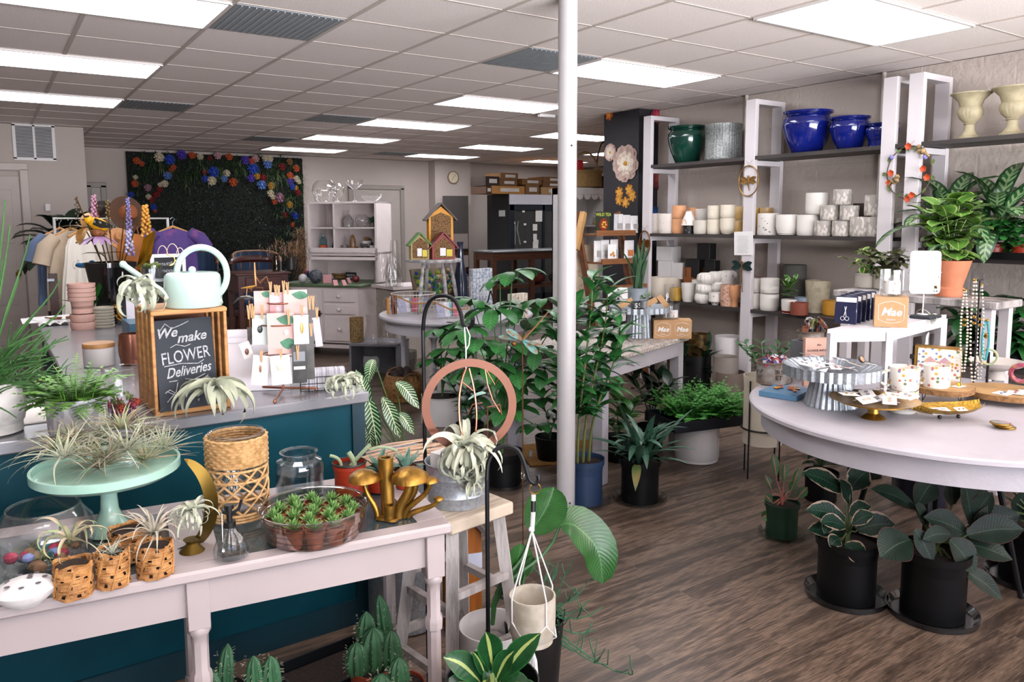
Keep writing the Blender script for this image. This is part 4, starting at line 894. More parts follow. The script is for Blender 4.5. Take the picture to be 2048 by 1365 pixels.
stake('metal_coneflower','mauve metal coneflower stake with a brown spiky centre',196,466,215,[('seed_head',cone,mat('#8a4f22',.6,var=.6,scale=60,bump=.8)),('petals',cpet,mat('#a884ae',.5,var=.25))],MPU)
def lil(b_,p):
 for a_,e_ in((2.6,.2),(3.3,.0),(.4,.5),(1.2,.9),(-.6,.1),(4.3,-.6)):blade(b_,p,a_,e_,.15,.06,.5,'oval',.2,5)
MTN=mat('#9c6f35',.45,.4,var=.35,scale=20)
stake('metal_lily','bronze metal lily stake leaning out over the pink pots',168,455,205,[('petals',lil,MTN)],MTN)
stake('metal_lily','bronze metal leaf stake low at the planter rim',205,510,215,[('petals',lambda b_,p:[blade(b_,p,a_,.3,.13,.04,.6,'lance',.3,5)for a_ in(3.4,.2,1.5)],mat('#7a7038',.45,.3,var=.4))],MTN)
# goldfinch on a stake
g=S(196,449,bp);t=thing('metal_goldfinch','yellow metal goldfinch with a black wing perched over the coneflower','bird figure',g);rr=cam.matrix_world.to_3x3()@V((1,0,0));rr.z=0;rr.normalize();T=RZ(atan2(rr.y,rr.x))
MB().sph((0,0,0),(.068,.03,.042),16,10,T@RY(.35)).sph((-.055,0,.028),(.032,.026,.028),12,8,T).build('body',mat('#d9a012',.5,var=.1),t)
MB().strip([T@V((-.01,-.032,.02)),T@V((.04,-.034,.0)),T@V((.12,-.02,-.02))],[.022,.024,.004],V((rr.y,-rr.x,0)),0,1).build('wing',mat('#16140f',.5,col2='#8a8778',scale=60,edge=(.6,.62)),t)
MB().sph((-.06,-.01,.05),(.016,.018,.008),8,6,T).lathe([(.008,0),(0,.022)],T=T@TR(-.085,0,.03)@RY(-pi/2),seg=6).build('cap_and_beak',mat('#2a1c10',.5),t)
g=S(182,531,bp);tag(MB().sph((0,0,0),(.05,.03,.02),12,8,T).sph((.05,0,.01),.02,8,6).build('glass_bird',mat('#1f5a86',.15,var=.3,scale=30,coat=.5),loc=S(184,530,bp)+V((-.05,.0,0))),'shiny blue bird ornament at the edge of the black planter','bird figure')
MTAG=mat('#e8e6e2',.7,var=.03)
for x,y,lb in((214,540,'white paper price tag hanging on the front of the black planter'),(241,547,'white paper price tag hanging near the planter corner')):
 q=S(x,y,bp)-away(bp)*.1;t_=thing('price_tag',lb,'tag',q);MB().prism([(-.016,-.02),(.016,-.02),(.016,.012),(.008,.02),(-.008,.02),(-.016,.012)],.002,RZ(atan2(rr.y,rr.x))@FT).build('paper',MTAG,t_,False);MB().tube([(0,0,.018),(0,.005,.06)],.0012,4).build('string',MTAG,t_)
# pink pots stack
ps=on(168,660,ZC,.04);MPP=mat('#cfa597',.6,var=.06);z_=ZC
for i,lb in enumerate(('pale pink ceramic saucer, bottom of the tall pink stack','pale pink ceramic saucer, second from the bottom of the pink stack')):
 vessel('pink_saucer',lb,'saucer',(ps.x,ps.y,z_),[(px(22,ps),0),(px(24,ps),.02),(px(24,ps),.045)],MPP,'pink saucers');z_+=.0465+.001
zq=zat(ps,167,567);hp_=.1;r_=px(24.5,ps);st=(zq-hp_-z_)/3
for i,lb in enumerate(('pale pink ceramic pot, lowest of the nested stack','pale pink ceramic pot second in the nested stack','pale pink ceramic pot third in the nested stack','pale pink ceramic pot, topmost of the nested stack')):
 vessel('pink_pot',lb,'pot',(ps.x,ps.y,z_+i*st+.0),[(r_*.72,0),(r_*.86,hp_-st*.86),(r_*1.0,hp_-st*.86),(r_*1.04,hp_)],MPP,'nested pink pots',t=.004)
sp=on(208,658,ZC,.06);zs=zat(sp,208,614);n=7;hh=(zs-ZC)/n;MSA=mat('#b8b2a2',.6,var=.08)
for i in range(n):vessel('grey_saucer','round stone-grey ceramic saucer, %s'%['bottom of the grey saucer stack','second from the bottom of the grey saucer stack','third from the bottom of the grey saucer stack','middle of the grey saucer stack','third from the top of the grey saucer stack','just below the top of the grey saucer stack','topmost of the grey saucer stack'][i],'saucer',(sp.x,sp.y,ZC+i*hh),[(px(18,sp),0),(px(20.5,sp),.01),(px(20.5,sp),hh-.0006)],MSA,'grey saucers',t=.004)
q=P(100,640,ZC);tag(MB().box((0,0,.002),(.32,.3,.004)).box((.04,.05,.006),(.28,.26,.003),.2).build('paper_sheets',PAPER,loc=q),'white paper sheets lying at the far end of the counter','papers')
q=P(128,641,ZC);tag(MB().ring((-.045,0,0),.03,.007,16,5,None,1,.7).ring((.045,0,0),.03,.007,16,5,None,1,.7).tube([(-.07,0,0),(-.1,.08,0)],.005).build('hair_clip',mat('#4a2412',.25,var=.7,scale=40,col2='#a8662a'),loc=V((q.x,q.y,ZC+.017))),'tortoiseshell clip lying on the white papers','hair clip')
q=P(107,650,ZC);tag(MB().grid(lambda u_,v_:((u_-.5)*.16,(v_-.5)*.14,.02*abs(sin(u_*9)*cos(v_*7))+.002),14,12).build('crumpled_tissue',WHITE,loc=q),'crumpled white tissue paper beside the pink pots','paper')
def mushrooms(lb,c,k,spec,rz=0.0):
 t_=thing('gold_mushroom_figurine',lb,'figurine',c,rz)
 for(x0,y0,x1,y1,h_,rs,rc,kind)in spec:
  pts=bez((x0*k,y0*k,0),(x0*k*1.0,y0*k,h_*k*.4),(x1*k,y1*k,h_*k*.5),(x1*k,y1*k,h_*k),8)
  if kind=='hollow':
   b_=MB();b_.tube(pts,[rs*k*(1+.15*abs(i/8-.3))for i in range(9)],12,cap=False);b_.lathe([(rs*k*1.12,-.004),(rs*k*1.12,.002),(rs*k*.7,.002),(rs*k*.65,-.03),(0,-.03)],c=(x1*k,y1*k,h_*k),seg=14,cap=False);b_.build('hollow_stem',GOLD2,t_)
  else:
   MB().tube(pts,[rs*k*(1.25-.5*i/8)for i in range(9)],10).build('stem',GOLD2,t_)
   MB().lathe([(0,-.1*rc*k),(rc*k*.7,-.12*rc*k),(rc*k,0),(rc*k*.93,rc*k*.25),(rc*k*.55,rc*k*.55),(0,rc*k*.66)],c=(x1*k,y1*k,h_*k),seg=18,ribs=lambda a_,z_:1+.05*sin(a_*3+1),cap=False).build('cap',GOLD2,t_)
 MB().lathe([(0,0),(.32*k,0),(.28*k,.05*k),(0,.08*k)],ribs=lambda a_,z_:1+.15*sin(a_*4),seg=24,cap=False).build('base',GOLD2,t_)
 return t_
GOLD2=mat('#9a7330',.38,.85,var=.5,scale=30,stretch=(1,1,.3),bump=.2)
q=on(258,650,ZC,.03);mushrooms('small gold mushroom cluster figurine behind the wooden crate',q,.13,[(-.2,0,-.5,0,.85,.07,.25,'cap'),(0,0,.1,0,.8,.1,.1,'hollow'),(.1,.1,.35,0,.75,.1,.2,'hollow'),(-.1,0,-.55,.0,.45,.06,.14,'cap')])
# canister, copper tumbler, goods around
q=on(200,735,ZC,.05);r_=px(29,q);h_=zat(q,200,694)-ZC;t=thing('canister','white ceramic canister with a bamboo lid on the counter','canister',q);MB().lathe(cylp(r_,r_,h_),seg=32).build('body',WHITE,t);MB().lathe([(r_*1.02,h_),(r_*1.02,h_+.015),(r_*.98,h_+.019)],seg=32).build('bamboo_lid',mat('#b07f4c',.5,var=.3,scale=8,stretch=(1,8,1)),t)
q=on(264,732,ZC,.045);r_=px(23,q);h_=zat(q,264,667)-ZC;vessel('copper_tumbler','rounded copper tumbler cup beside the wooden crate','cup',q,[(r_*.75,0),(r_*.95,h_*.25),(r_*1.02,h_*.5),(r_*.9,h_)],mat('#8a5a48',.28,.8,var=.15),t=.003,seg=32)
# leaf pattern pot with fern
def leafpot_mat(bg_,fg):
 m=mat(bg_,.4,var=.02,col2=fg,scale=1).copy();N=m.node_tree.nodes;L=m.node_tree.links;tc=[n for n in N if n.type=='TEX_COORD'][0];mr=[n for n in N if n.type=='MAP_RANGE'][0]
 v=N.new('ShaderNodeTexVoronoi');v.inputs['Scale'].default_value=55;v.feature='SMOOTH_F1';mp=N.new('ShaderNodeMapping');mp.inputs['Rotation'].default_value=(.6,.5,.4);mp.inputs['Scale'].default_value=(1,1,.5);L.new(tc.outputs['Object'],mp.inputs[0]);L.new(mp.outputs[0],v.inputs['Vector']);L.new(v.outputs['Distance'],mr.inputs[0]);mr.inputs[1].default_value=.42;mr.inputs[2].default_value=.36;return m
MLP=leafpot_mat('#a9a7ad','#cfcccd')
q=on(158,878,ZC,.085);r_=px(53,q);h_=zat(q,158,792)-ZC
t=vessel('leaf_pattern_pot','grey ceramic pot with a pale leaf pattern holding a lacy green fern','potted plant',q,[(r_*.93,0),(r_*.99,.012),(r_*1.04,h_)],MLP,soil=h_-.012,seg=40)
b=MB()
for i in range(110):a_=U(0,6.28);rr_=U(0,r_*.9);frond(b,(cos(a_)*rr_,sin(a_)*rr_,h_-.012),a_+U(-.5,.5),U(.1,1.4),U(.06,.13),U(.3,1.4),.022,9)
for az,e,L_ in((atan2(rr.y,rr.x),.75,.2),(atan2(rr.y,rr.x)+.2,.9,.16),(1.4,1.2,.17),(2.9,.6,.14)):frond(b,(0,0,h_),az,e,L_,.9,.02,14)
b.build('fern_fronds',mat('#6c9c3e',.5,var=.4,scale=25,col2='#4a7a2c'),t,False)
# bulbous white pot with a rhipsalis-like plant at the picture's edge
q=on(-12,880,ZC,.09);r_=px(62,q);h_=zat(q,0,765)-ZC
t=vessel('round_white_pot','round textured white pot with a spiky trailing rhipsalis cactus','potted plant',q,[(r_*.55,0),(r_*.9,h_*.25),(r_*1.0,h_*.55),(r_*.85,h_*.88),(r_*.68,h_)],mat('#c9c5c0',.6,var=.2,scale=30,bump=.4),soil=h_-.02,seg=36)
b=MB();R_=random.Random(5)
for i in range(52):
 az=atan2(rr.y,rr.x)+R_.uniform(-1.5,1.5)if i%3 else R_.uniform(0,6.28);e=R_.uniform(-.2,1.5);p=V((0,0,h_-.02));L_=R_.uniform(.12,.3)
 pts=sidepts(p,az,e*.8,L_*.85,R_.uniform(.2,1.2),5);stem(b,pts,.003,.0018,5)
 for k in range(3):
  q2=pts[R_.randint(2,5)];stem(b,sidepts(q2,az+R_.uniform(-1,1),e*.4+R_.uniform(-.5,.7),R_.uniform(.05,.12),.4,3),.003,.0015,5)
for k,(x,y)in enumerate(((10,400),(60,470),(20,450),(5,520),(130,610),(120,560),(40,540))):
 tp_=S(x,y,q)-q;stem(b,bez((0,0,h_),V((0,0,h_))+tp_*.3+V((0,0,.03)),tp_*.8,tp_,7),.0045,.0022,6)
b.build('trailing_stems',mat('#3f6b35',.5,var=.4,scale=10),t)
q=P(70,830,ZC);o=MB().box((0,0,.0),(.15,.30,.004)).build('white_board',mat('#e6dcd4',.5,var=.05),loc=P(85,830,ZC)+V((-.06,.03,.003)));tag(o,'white speckled board lying flat between the two front pots','board')
# glass vase with pink dried flowers
q=on(247,845,ZC,.06);r_=px(35,q);h_=zat(q,247,735)-ZC
t=thing('dried_flower_vase','clear glass cylinder vase with pink dried flowers in the bottom','vase',q);MB().lathe(shell(cylp(r_,r_,h_),.003),seg=32,cap=False).build('glass',GLASS,t);MB().ring((0,0,h_),r_,.0022,32).build('glass_rim',glass('#eef2f2',0,1.4),t)
for nm,col,n_,z0,z1 in(('pink_blooms','#b8425e',26,.01,.05),('purple_blooms','#6d4080',14,.005,.045),('orange_blooms','#c85a3a',9,.015,.05),('moss','#7c8a4a',12,.03,.075),('lilac_blooms','#b58aa8',16,.0,.03)):
 b=MB()
 for i in range(n_):
  a_=U(0,6.28);k=U(.3,.82)*r_;ball_flower(b,(cos(a_)*k,sin(a_)*k,U(z0,z1)),U(.009,.016),12,(U(-1,1),U(-1,1),.6))
 b.build(nm,mat(col,.7,var=.4,scale=30),t,False)
# wooden crate with chalkboard
c1,c2=P(312,836,ZC),P(463,815,ZC);cw_=(c2-c1).length;cz=atan2(c2.y-c1.y,c2.x-c1.x);chh=zat(c1,300,624)-ZC;cdp=.27
t=thing('wooden_crate','light pine slatted crate standing on its side on the counter','crate',c1,cz);MCR=mat('#b98449',.55,var=.3,scale=5,stretch=(1,1,10),col2='#9a6635')
b=MB()
for i in range(4):
 y_=.012+i*(cdp-.03)/3
 for x_ in(.006,cw_-.006):MB().box((x_,y_+.022,chh/2),(.011,.05,chh),bev=.002).build('side_slat',MCR,t,False)
for z_ in(chh-.008,.008):MB().box((cw_/2,cdp/2,z_),(cw_,cdp,.015),bev=.003).build('end_board',MCR,t,False)
MB().box((cw_/2,cdp-.004,chh/2),(cw_-.02,.008,chh-.03)).build('back_board',mat('#7d4a2d',.6,var=.3,scale=4,stretch=(1,1,8)),t,False)
BL,BR=P(322,826,ZC+.016),P(446,806,ZC+.016);aw=away(BL)
TLh=BL+aw*.06;zTL=zat(TLh,303,643);TL=V((TLh.x,TLh.y,zTL))+(BR-BL).normalized()*(-.012);ex=BR-BL;ey=TL-BL;ex=ex*.94
o=thing('chalkboard_sign','small chalkboard with white flower delivery lettering inside the crate','chalkboard',BL)
nn_=ex.cross(ey).normalized();Tb=Matrix((ex,ey,nn_)).transposed().to_4x4()
MB().box((.5,.5,-.005),(1,1,.008),T=Tb).build('slate',mat('#2c3138',.8,var=.15,scale=12),o,False)
MCH=mat('#b3b5b8',.95,var=.4,scale=120);asp=ex.length/ey.length
Tt=Tb@TR(0,0,.0008)
def ct(s_,x,y,h_,shear=0.,bold=.0,sx=1.0,rot=.06):
 b_=MB();b_.text(s_,Tt@TR(x,y,0)@Matrix.Diagonal((1/asp*sx,1,1,1))@RZ(rot),h_,.0006,shear,bold=bold);return b_
ct('We',.2,.85,.15,.35,.003).build('chalk_lettering',MCH,o,False);ct('make',.62,.79,.15,.35,.003).build('chalk_lettering',MCH,o,False);ct('FLOWER',.5,.585,.19,0,.001,.72).build('chalk_lettering',MCH,o,False);ct('Deliveries',.52,.42,.155,.4,.002,.78).build('chalk_lettering',MCH,o,False)
b=MB()
for pts in([(.1,.88),(.2,.96),(.3,.9),(.45,.93),(.6,.97)],[(.25,.69),(.35,.72),(.5,.69),(.6,.71)],[(.12,.49),(.4,.505),(.7,.485),(.8,.52)],[(.12,.1),(.28,.2),(.32,.3)],[(.12,.22),(.3,.15)],[(.18,.32),(.32,.32)],[(.1,.2),(.18,.23),(.26,.19)],[(.45,.33),(.6,.31),(.8,.36)],[(.6,.27),(.75,.3),(.85,.34)]):
 b.tube([Tt@V((x,y,0))for x,y in pts],.0016,4)
b.build('chalk_flourish',MCH,o,False)
# watering can
wz=ZC+chh+.001;q=on(388,621,wz,.085);q=P(388,617,wz)+away(q)*.08;rb=px(53.5,q);h_=zat(q,388,545)-wz;MMI=mat('#b0c8c0',.25,var=.03,coat=.4)
t=thing('watering_can','pale mint enamel watering can with a hoop handle on top of the crate','watering can',q)
MB().lathe([(0,0),(rb*.99,0),(rb*1.02,.006),(rb,h_*.8),(rb*.97,h_*.92),(rb*.86,h_),(rb*.6,h_+.002),(0,h_+.003)],seg=40,cap=False).build('body',MMI,t)
MB().sph((0,0,h_+.008),.013,12,8).build('lid_knob',MMI,t)
ctr=S(404,548,q)-q;hx=(S(454,548,q)-S(404,548,q));R0=hx.length;hx.normalize()
pts=[ctr+hx*(R0*cos(a_))+V((0,0,1))*(R0*1.06*sin(a_))for a_ in[radians(205-270*i/30)for i in range(31)]]
pts=[S(368,548,q)-q-V((0,0,.01))]+[p for p in pts if True][1:-1]+[S(440,607,q)-q]
MB().tube(pts,[.011]*len(pts),12).build('hoop_handle',MMI,t)
a_,c_=S(345,600,q)-q,S(246,529,q)-q;d_=(c_-a_).normalized()
MB().tube([a_,a_*.5+c_*.5,c_-d_*.012,c_],[.017,.011,.0095,.013],12).build('spout',MMI,t);MB().sph(c_,.0125,10,8).build('spout_tip',MMI,t)
# xerographica plants
q=P(283,628,wz);airplant('curly_air_plant','large curly grey-green air plant hanging over the crate corner',S(278,598,P(300,620,wz)),.085,26,.032,5.2,(-.3,1.3),AIR3,rz=.3,seed=11,hang=False).location=S(283,634,P(302,622,wz))
airplant('curly_air_plant','broad-leaved silvery air plant lying in front of the chalkboard',P(425,835,ZC),.095,32,.05,2.0,(-.1,.5),AIR,seed=5,kinky=.3).location=P(432,835,ZC)+V((0,0,-.02))
airplant('curly_air_plant','round silvery curly air plant at the counter corner',P(690,795,ZC),.078,26,.026,4.6,(.3,1.45),AIR3,seed=3,kinky=.15)
# card rack
rk=on(567,800,ZC,0);rk=P(567,787,ZC);t=thing('card_rack','rotating copper tube card rack on a tripod base','display rack',rk);MCP=mat('#9c6650',.3,.8,var=.2)
b=MB().tube([(0,0,.015),(0,0,.36)],.0045,8)
for x,y in((517,780),(633,783),(550,808)):e_=P(x,y,ZC)-rk;b.tube([(0,0,.02),e_+V((0,0,.012))],.0045,8).sph(e_+V((0,0,.007)),.007,8,6)
for z_,r_ in((.15,.07),(.265,.085),(.34,.045)):b.ring((0,0,z_),r_,.003,28,5).tube([(-r_,0,z_),(r_,0,z_)],.003,5).tube([(0,-r_,z_),(0,r_,z_)],.003,5)
b.build('copper_frame',MCP,t)
vd=away(rk);yaw=atan2(-vd.x,vd.y);MPKc=mat('#d3a9a2',.5,var=.05);
def card(lb,x0,y0,x1,y1,dz,m,art=None,tilt=0.,grp='cards on the copper rack'):
 ref=rk-vd*dz;c_=S((x0+x1)/2,(y0+y1)/2,ref);w_,h2=px(x1-x0,ref),px(y1-y0,ref);T_=RZ(yaw)@RY(tilt);t_=thing('display_card',lb,'card',c_,0,grp);MB().box((0,0,0),(w_,.002,h2),T=T_).build('card',m,t_,False)
 if art:
  for(ax,az,aw_,ah,mm,kind)in art:
   b_=MB()
   if kind=='leaf':b_.strip([T_@V((ax*w_+k*aw_*w_,-.0022,az*h2-k*k*ah*h2*.6*(1 if k>0 else-1)))for k in(-.5,-.25,0,.25,.5)],[.001,ah*h2*.35,ah*h2*.5,ah*h2*.4,.001],T_@V((0,-1,0)),0,1)
   elif kind=='dot':b_.sph(T_@V((ax*w_,-.002,az*h2)),(aw_*w_,.0015 if 0 else aw_*w_*.3,ah*h2),10,6)
   else:b_.box((ax*w_,-.0018,az*h2),(aw_*w_,.0015,ah*h2),T=T_)
   b_.build('printed_art',mm,t_,False)
GRL=mat('#3d7d5c',.5,var=.4,scale=40);DK=mat('#23231f',.4,var=.5,scale=40);GLDc=mat('#b59a4a',.4,.3)
card('pink card with a green leaf corner, high on the rack beside the mantis',509,582,541,629,.05,MPKc,[(.25,.35,.6,.3,GRL,'leaf')])
card('narrow floral card at the top centre of the rack',540,585,566,629,.055,mat('#d7c7cb',.5,col2='#c98a8a',scale=30),None)
card('pink card with a green leaf and white blossom, top tier nearest the cabinet',568,580,614,629,.06,MPKc,[(.2,.28,.7,.35,GRL,'leaf'),(.3,-.32,.12,.1,WHITE,'dot')])
card('pale mint card with a small dark oval pin',505,630,536,690,.1,mat('#b9c6c1',.5,var=.03),[(.0,.02,.18,.13,DK,'dot')],.03)
card('large pink card with two green leaves in the middle of the rack',536,626,588,709,.105,MPKc,[(.2,.33,.7,.25,GRL,'leaf'),(.25,-.25,.6,.28,GRL,'leaf'),(.2,.02,.1,.07,WHITE,'dot')])
card('white card with a gold floral earring, middle tier',588,630,617,689,.11,PAPER,[(.05,.05,.12,.2,GLDc,'dot')])
card('white card with a small brown pin, lowest tier near the crate',505,711,536,771,.115,PAPER,[(0,.05,.08,.13,mat('#8a5a3a',.4,.4),'dot')],.12)
card('white card with a cream flower pin, lowest tier centre',543,711,581,770,.125,PAPER,[(0,.12,.2,.14,mat('#d6d0b0',.5),'dot')],-.06)
card('clear packet with a dark card, lowest tier by the wire basket',585,690,613,767,.11,mat('#3a3a38',.25,var=.5,scale=25),[(0,-.1,.8,.08,PAPER,'box'),(0,.2,.8,.25,mat('#7a8086',.3),'box')])
card('slim dark packet seen edge-on at the side of the rack',613,640,628,760,.03,mat('#4c4a44',.3,var=.6,scale=20))
card('lilac tag card hanging at the outer side of the rack',628,635,642,694,.0,mat('#c3b9c8',.5),[(0,.1,.4,.3,PAPER,'box')],-.1)
card('dark striped strip card at the inner edge of the rack',495,655,504,690,.04,mat('#4a4038',.4,var=.5,scale=60))
card('small white card with a brown brooch at the inner low corner',483,684,503,717,.06,PAPER,[(0,-.1,.22,.2,mat('#6e3a22',.4),'dot')],-.3)
MPIN=mat('#c49467',.6,var=.2,scale=10)
pins=['on the pink leaf card near the mantis','at the top centre of the rack, tallest pair','at the top centre beside the floral card','over the top tier green leaf card','over the blossom card on the top tier','at the upper inner corner of the rack, outermost','at the upper inner corner, next to the outermost','holding the mint card with the dark pin','holding the large pink card','holding the gold earring card','at the outer side above the lilac tag','second at the outer side above the lilac tag','holding the lilac tag','holding the white card with the brown pin','holding the cream flower pin card','holding the dark packet','standing alone on the inner middle ring','hanging on the side of the slim dark packet']
for(x,y,h_),lb in zip(((541,577,26),(551,581,22),(557,582,22),(567,575,26),(575,577,24),(497,625,28),(503,622,28),(524,625,28),(577,635,30),(604,622,22),(619,606,28),(626,606,28),(634,627,24),(523,713,24),(562,710,22),(595,706,30),(507,625,26),(622,660,26)),pins):
 ref=rk-vd*.128;c_=S(x,y,ref);L_=px(h_,ref)*.5;t_=thing('clothespin','small wooden clothespin '+lb,'clothespin',c_,yaw+U(-.2,.2),'clothespins on the card rack')
 b_=MB().beam((-.0035,-.001,L_),(-.0005,0,-L_),.004,.007,V((0,1,0))).beam((.0035,-.001,L_),(.0005,0,-L_),.004,.007,V((0,1,0)));b_.build('wooden_prongs',MPIN,t_,False);MB().ring((0,0,0),.0035,.0008,10,4,RX(pi/2)).build('spring',GALV,t_)
# folded white boxes, cards basket, teal tray
q=P(480,790,ZC)+away(rk)*.16;tag(MB().box((0,0,.09),(.3,.012,.18),T=RX(-.15)).box((.0,.03,.1),(.28,.01,.2),T=RX(-.1)).box((.02,.06,.115),(.26,.01,.23),T=RX(-.08)).build('white_card_box',mat('#dedbe0',.6,var=.03),loc=P(500,782,ZC),rz=yaw-.15,smooth=False),'white cardboard literature holder filled with cards behind the rack','card holder')
q=P(650,778,ZC);t=thing('wire_card_basket','small dark wire basket of striped cards behind the air plant','basket',q,yaw);b=MB()
for z_ in(.004,.03,.055):b.tube([(-.09,-.04,z_),(.09,-.04,z_),(.09,.04,z_),(-.09,.04,z_)],.0016,4,True)
for k in range(7):b.tube([(-.09+k*.03,-.04,.055),(-.09+k*.03,-.04,.004),(-.09+k*.03,.04,.004),(-.09+k*.03,.04,.055)],.0014,4)
b.build('wire_frame',DKMETAL,t);MB().box((0,0,.045),(.15,.05,.07)).build('card_bundle',mat('#d5d2d8',.5,col2='#8d8f9a',scale=30,stretch=(8,.1,.1)),t,False)
q=P(475,665,ZC);tag(MB().box((.0,.0,.045),(.5,.3,.09)).build('blue_tray',mat('#2f6078',.4,var=.1),loc=V((xr-.3,P(475,655,ZC).y-.05,ZC)),smooth=False),'blue rectangular tray box at the back of the counter','tray')
# praying mantis and dragonfly-like leaf dish
mz=S(512,570,P(560,770,ZC)+away(rk)*.15);t=thing('metal_mantis','wire and metal praying mantis figure perched behind the card rack','figurine',mz);M_=mat('#a8754a',.35,.6,var=.3)
def mp(x,y):return S(x,y,mz)-mz
MB().tube([mp(509,525),mp(510,548),mp(512,573)],[.003,.005,.004],6).build('thorax',M_,t);MB().tube([mp(482,577),mp(500,575),mp(512,572)],[.001,.006,.003],6).build('abdomen',mat('#c9963f',.35,.5),t)
b=MB().tube([mp(510,550),mp(519,565),mp(533,553),mp(539,572)],.0018,4).tube([mp(510,553),mp(521,567),mp(530,556)],.0018,4).tube([mp(512,575),mp(527,576),mp(524,582)],.0016,4).tube([mp(494,577),mp(493,592)],.0015,4).tube([mp(500,577),mp(503,583),mp(504,576)],.0015,4);b.build('legs',M_,t)
sd_=S(488,602,mz);o=MB().strip([S(466,609,mz)-sd_,S(480,598,mz)-sd_,S(495,596,mz)-sd_,S(512,600,mz)-sd_],[.003,.022,.02,.006],V((0,0,1)),.4,2).build('metal_seed_pod',mat('#6d655c',.35,.5,var=.4),loc=sd_);tag(o,'grey metal seed-pod dish under the mantis','figurine');MB().tube([(.02,0,0),V((.02,0,-(sd_.z-ZC)))],.0025,5).build('stand_rod',M_,o)
# earring display with moons, moss glass, gold calla
q=on(345,640,ZC,0);er=V((P(345,640,ZC).x,.35,ZC));er=PYY(338,560,.35)
t=thing('earring_board','small white scalloped chalkboard frame with moon earrings behind the watering can','display board',(er.x,.35,ZC));w_=px(66,er);zt_=PYY(338,508,.35).z-ZC;hgt=px(55,er)
MB().box((0,0,zt_-hgt/2),(w_,.012,hgt),bev=.004).build('white_frame',WHITE,t);MB().box((0,-.008,zt_-hgt/2),(w_*.78,.004,hgt*.75)).build('slate',mat('#1d1f22',.8),t,False);MB().beam((0,.01,0),(0,.01,zt_-hgt),.02,.01).box((0,0,.006),(.15,.1,.012)).build('stand',WHITE,t,False)
b=MB();b.text('Beautiful',TR(-.02,-.0105,zt_-hgt*.35)@FT,.035,shear=.3).text('moons',TR(0,-.0105,zt_-hgt*.6)@FT,.035,shear=.3);b.build('chalk_lettering',MCH,t,False)
for i,(x,y)in enumerate(((339,520),(350,532))):
 p_=PYY(x,y,.33);t_=tag(MB().prism([(cos(a_)*.03,sin(a_)*.036)for a_ in[radians(-100+20*k)for k in range(11)]]+[(cos(a_)*.022+.004,sin(a_)*.026)for a_ in[radians(90-20*k)for k in range(10)]],.003,FT).build('moon_earring',mat('#b08f4a',.3,.8),loc=p_-V((0,.01,0))),('small brass crescent moon earring on the scalloped board','larger brass crescent moon earring nearest the can handle')[i],'earring','moon earrings')
b=MB()
for x0_,s_ in((325,18),(345,22),(360,14)):c_=PYY(x0_,500,.34)-V((er.x,.35,ZC));b.tube([c_+V((cos(k)*px(s_*.5,er),0,sin(k)*px(s_,er)-.03))for k in[pi*i/10 for i in range(11)]],.0025,4)
b.build('wire_hoops',mat('#c2a890',.4,.4),t)
mg=on(308,600,ZC,.05);mg=V((PYY(307,590,-.35).x,-.35,ZC));r_=px(20,mg);h_=zat(mg,307,530)-ZC;t=thing('moss_vase','clear glass vase topped with green moss behind the air plant','vase',mg);MB().lathe(shell(cylp(r_,r_,h_),.003),cap=False).build('glass',glass('#cfd8dc'),t);b=MB();[b.sph((cos(i*2.4)*r_*.6,sin(i*2.4)*r_*.6,h_-.01+U(0,.01)),.014,7,5)for i in range(12)];b.build('moss',mat('#5c6b2a',.9,var=.6,scale=60),t);b=MB();[b.sph((cos(i*2.4)*r_*.5,sin(i*2.4)*r_*.5,.03+U(0,.07)),.016,7,5)for i in range(14)];b.build('shells',mat('#7d8794',.4,var=.5,scale=30),t)
cl=V((PYY(283,560,-.15).x,-.15,ZC));t=thing('gold_calla_stand','polished gold calla-lily shaped metal piece behind the price tags','figurine',cl);MB().tube([(0,0,0),(0,0,zat(cl,278,535)-ZC)],.006,8).build('stem',GOLD,t)
b=MB();b.strip([S(276,535,cl)-cl,S(290,512,cl)-cl,S(297,480,cl)-cl,S(310,462,cl)-cl],[.006,.03,.028,.004],V((0,-1,.2)),.8,3).strip([S(280,537,cl)-cl,S(292,526,cl)-cl,S(305,505,cl)-cl],[.02,.014,.003],V((0,-1,.3)),.7,3);b.build('petals',mat('#a8832a',.25,.9,var=.2),t)
q=V((PYY(269,600,.1).x,.1,ZC));o=MB().box((0,0,.11),(.09,.012,.22)).box((.03,.02,.1),(.09,.01,.2)).build('white_gift_card',mat('#d8d2d8',.5),loc=q,smooth=False);tag(o,'plain white standing card next to the black planter','card')
b=MB();t=thing('spider_plant','green strap-leaved plant between the pink pots and black planter','plant',(P(205,650,ZC).x+.0,.8,ZC));[blade(b,(0,0,0),U(0,6.28),U(.9,1.5),U(.25,.36),.05,U(.6,1.4),'sword',.3,7)for _ in range(11)];b.build('foliage',leafmat('#2f6a2a',None),t);MB().lathe(shell(cylp(.04,.05,.06)),cap=False).build('pot',BLACK,t)
q=P(262,655,ZC);tag(MB().sph((0,0,.012),(.04,.03,.012),12,6).build('pink_trinket_dish',mat('#b08078',.4,var=.6,scale=60),loc=P(272,662,ZC)),'pink patterned trinket dish behind the crate','dish')
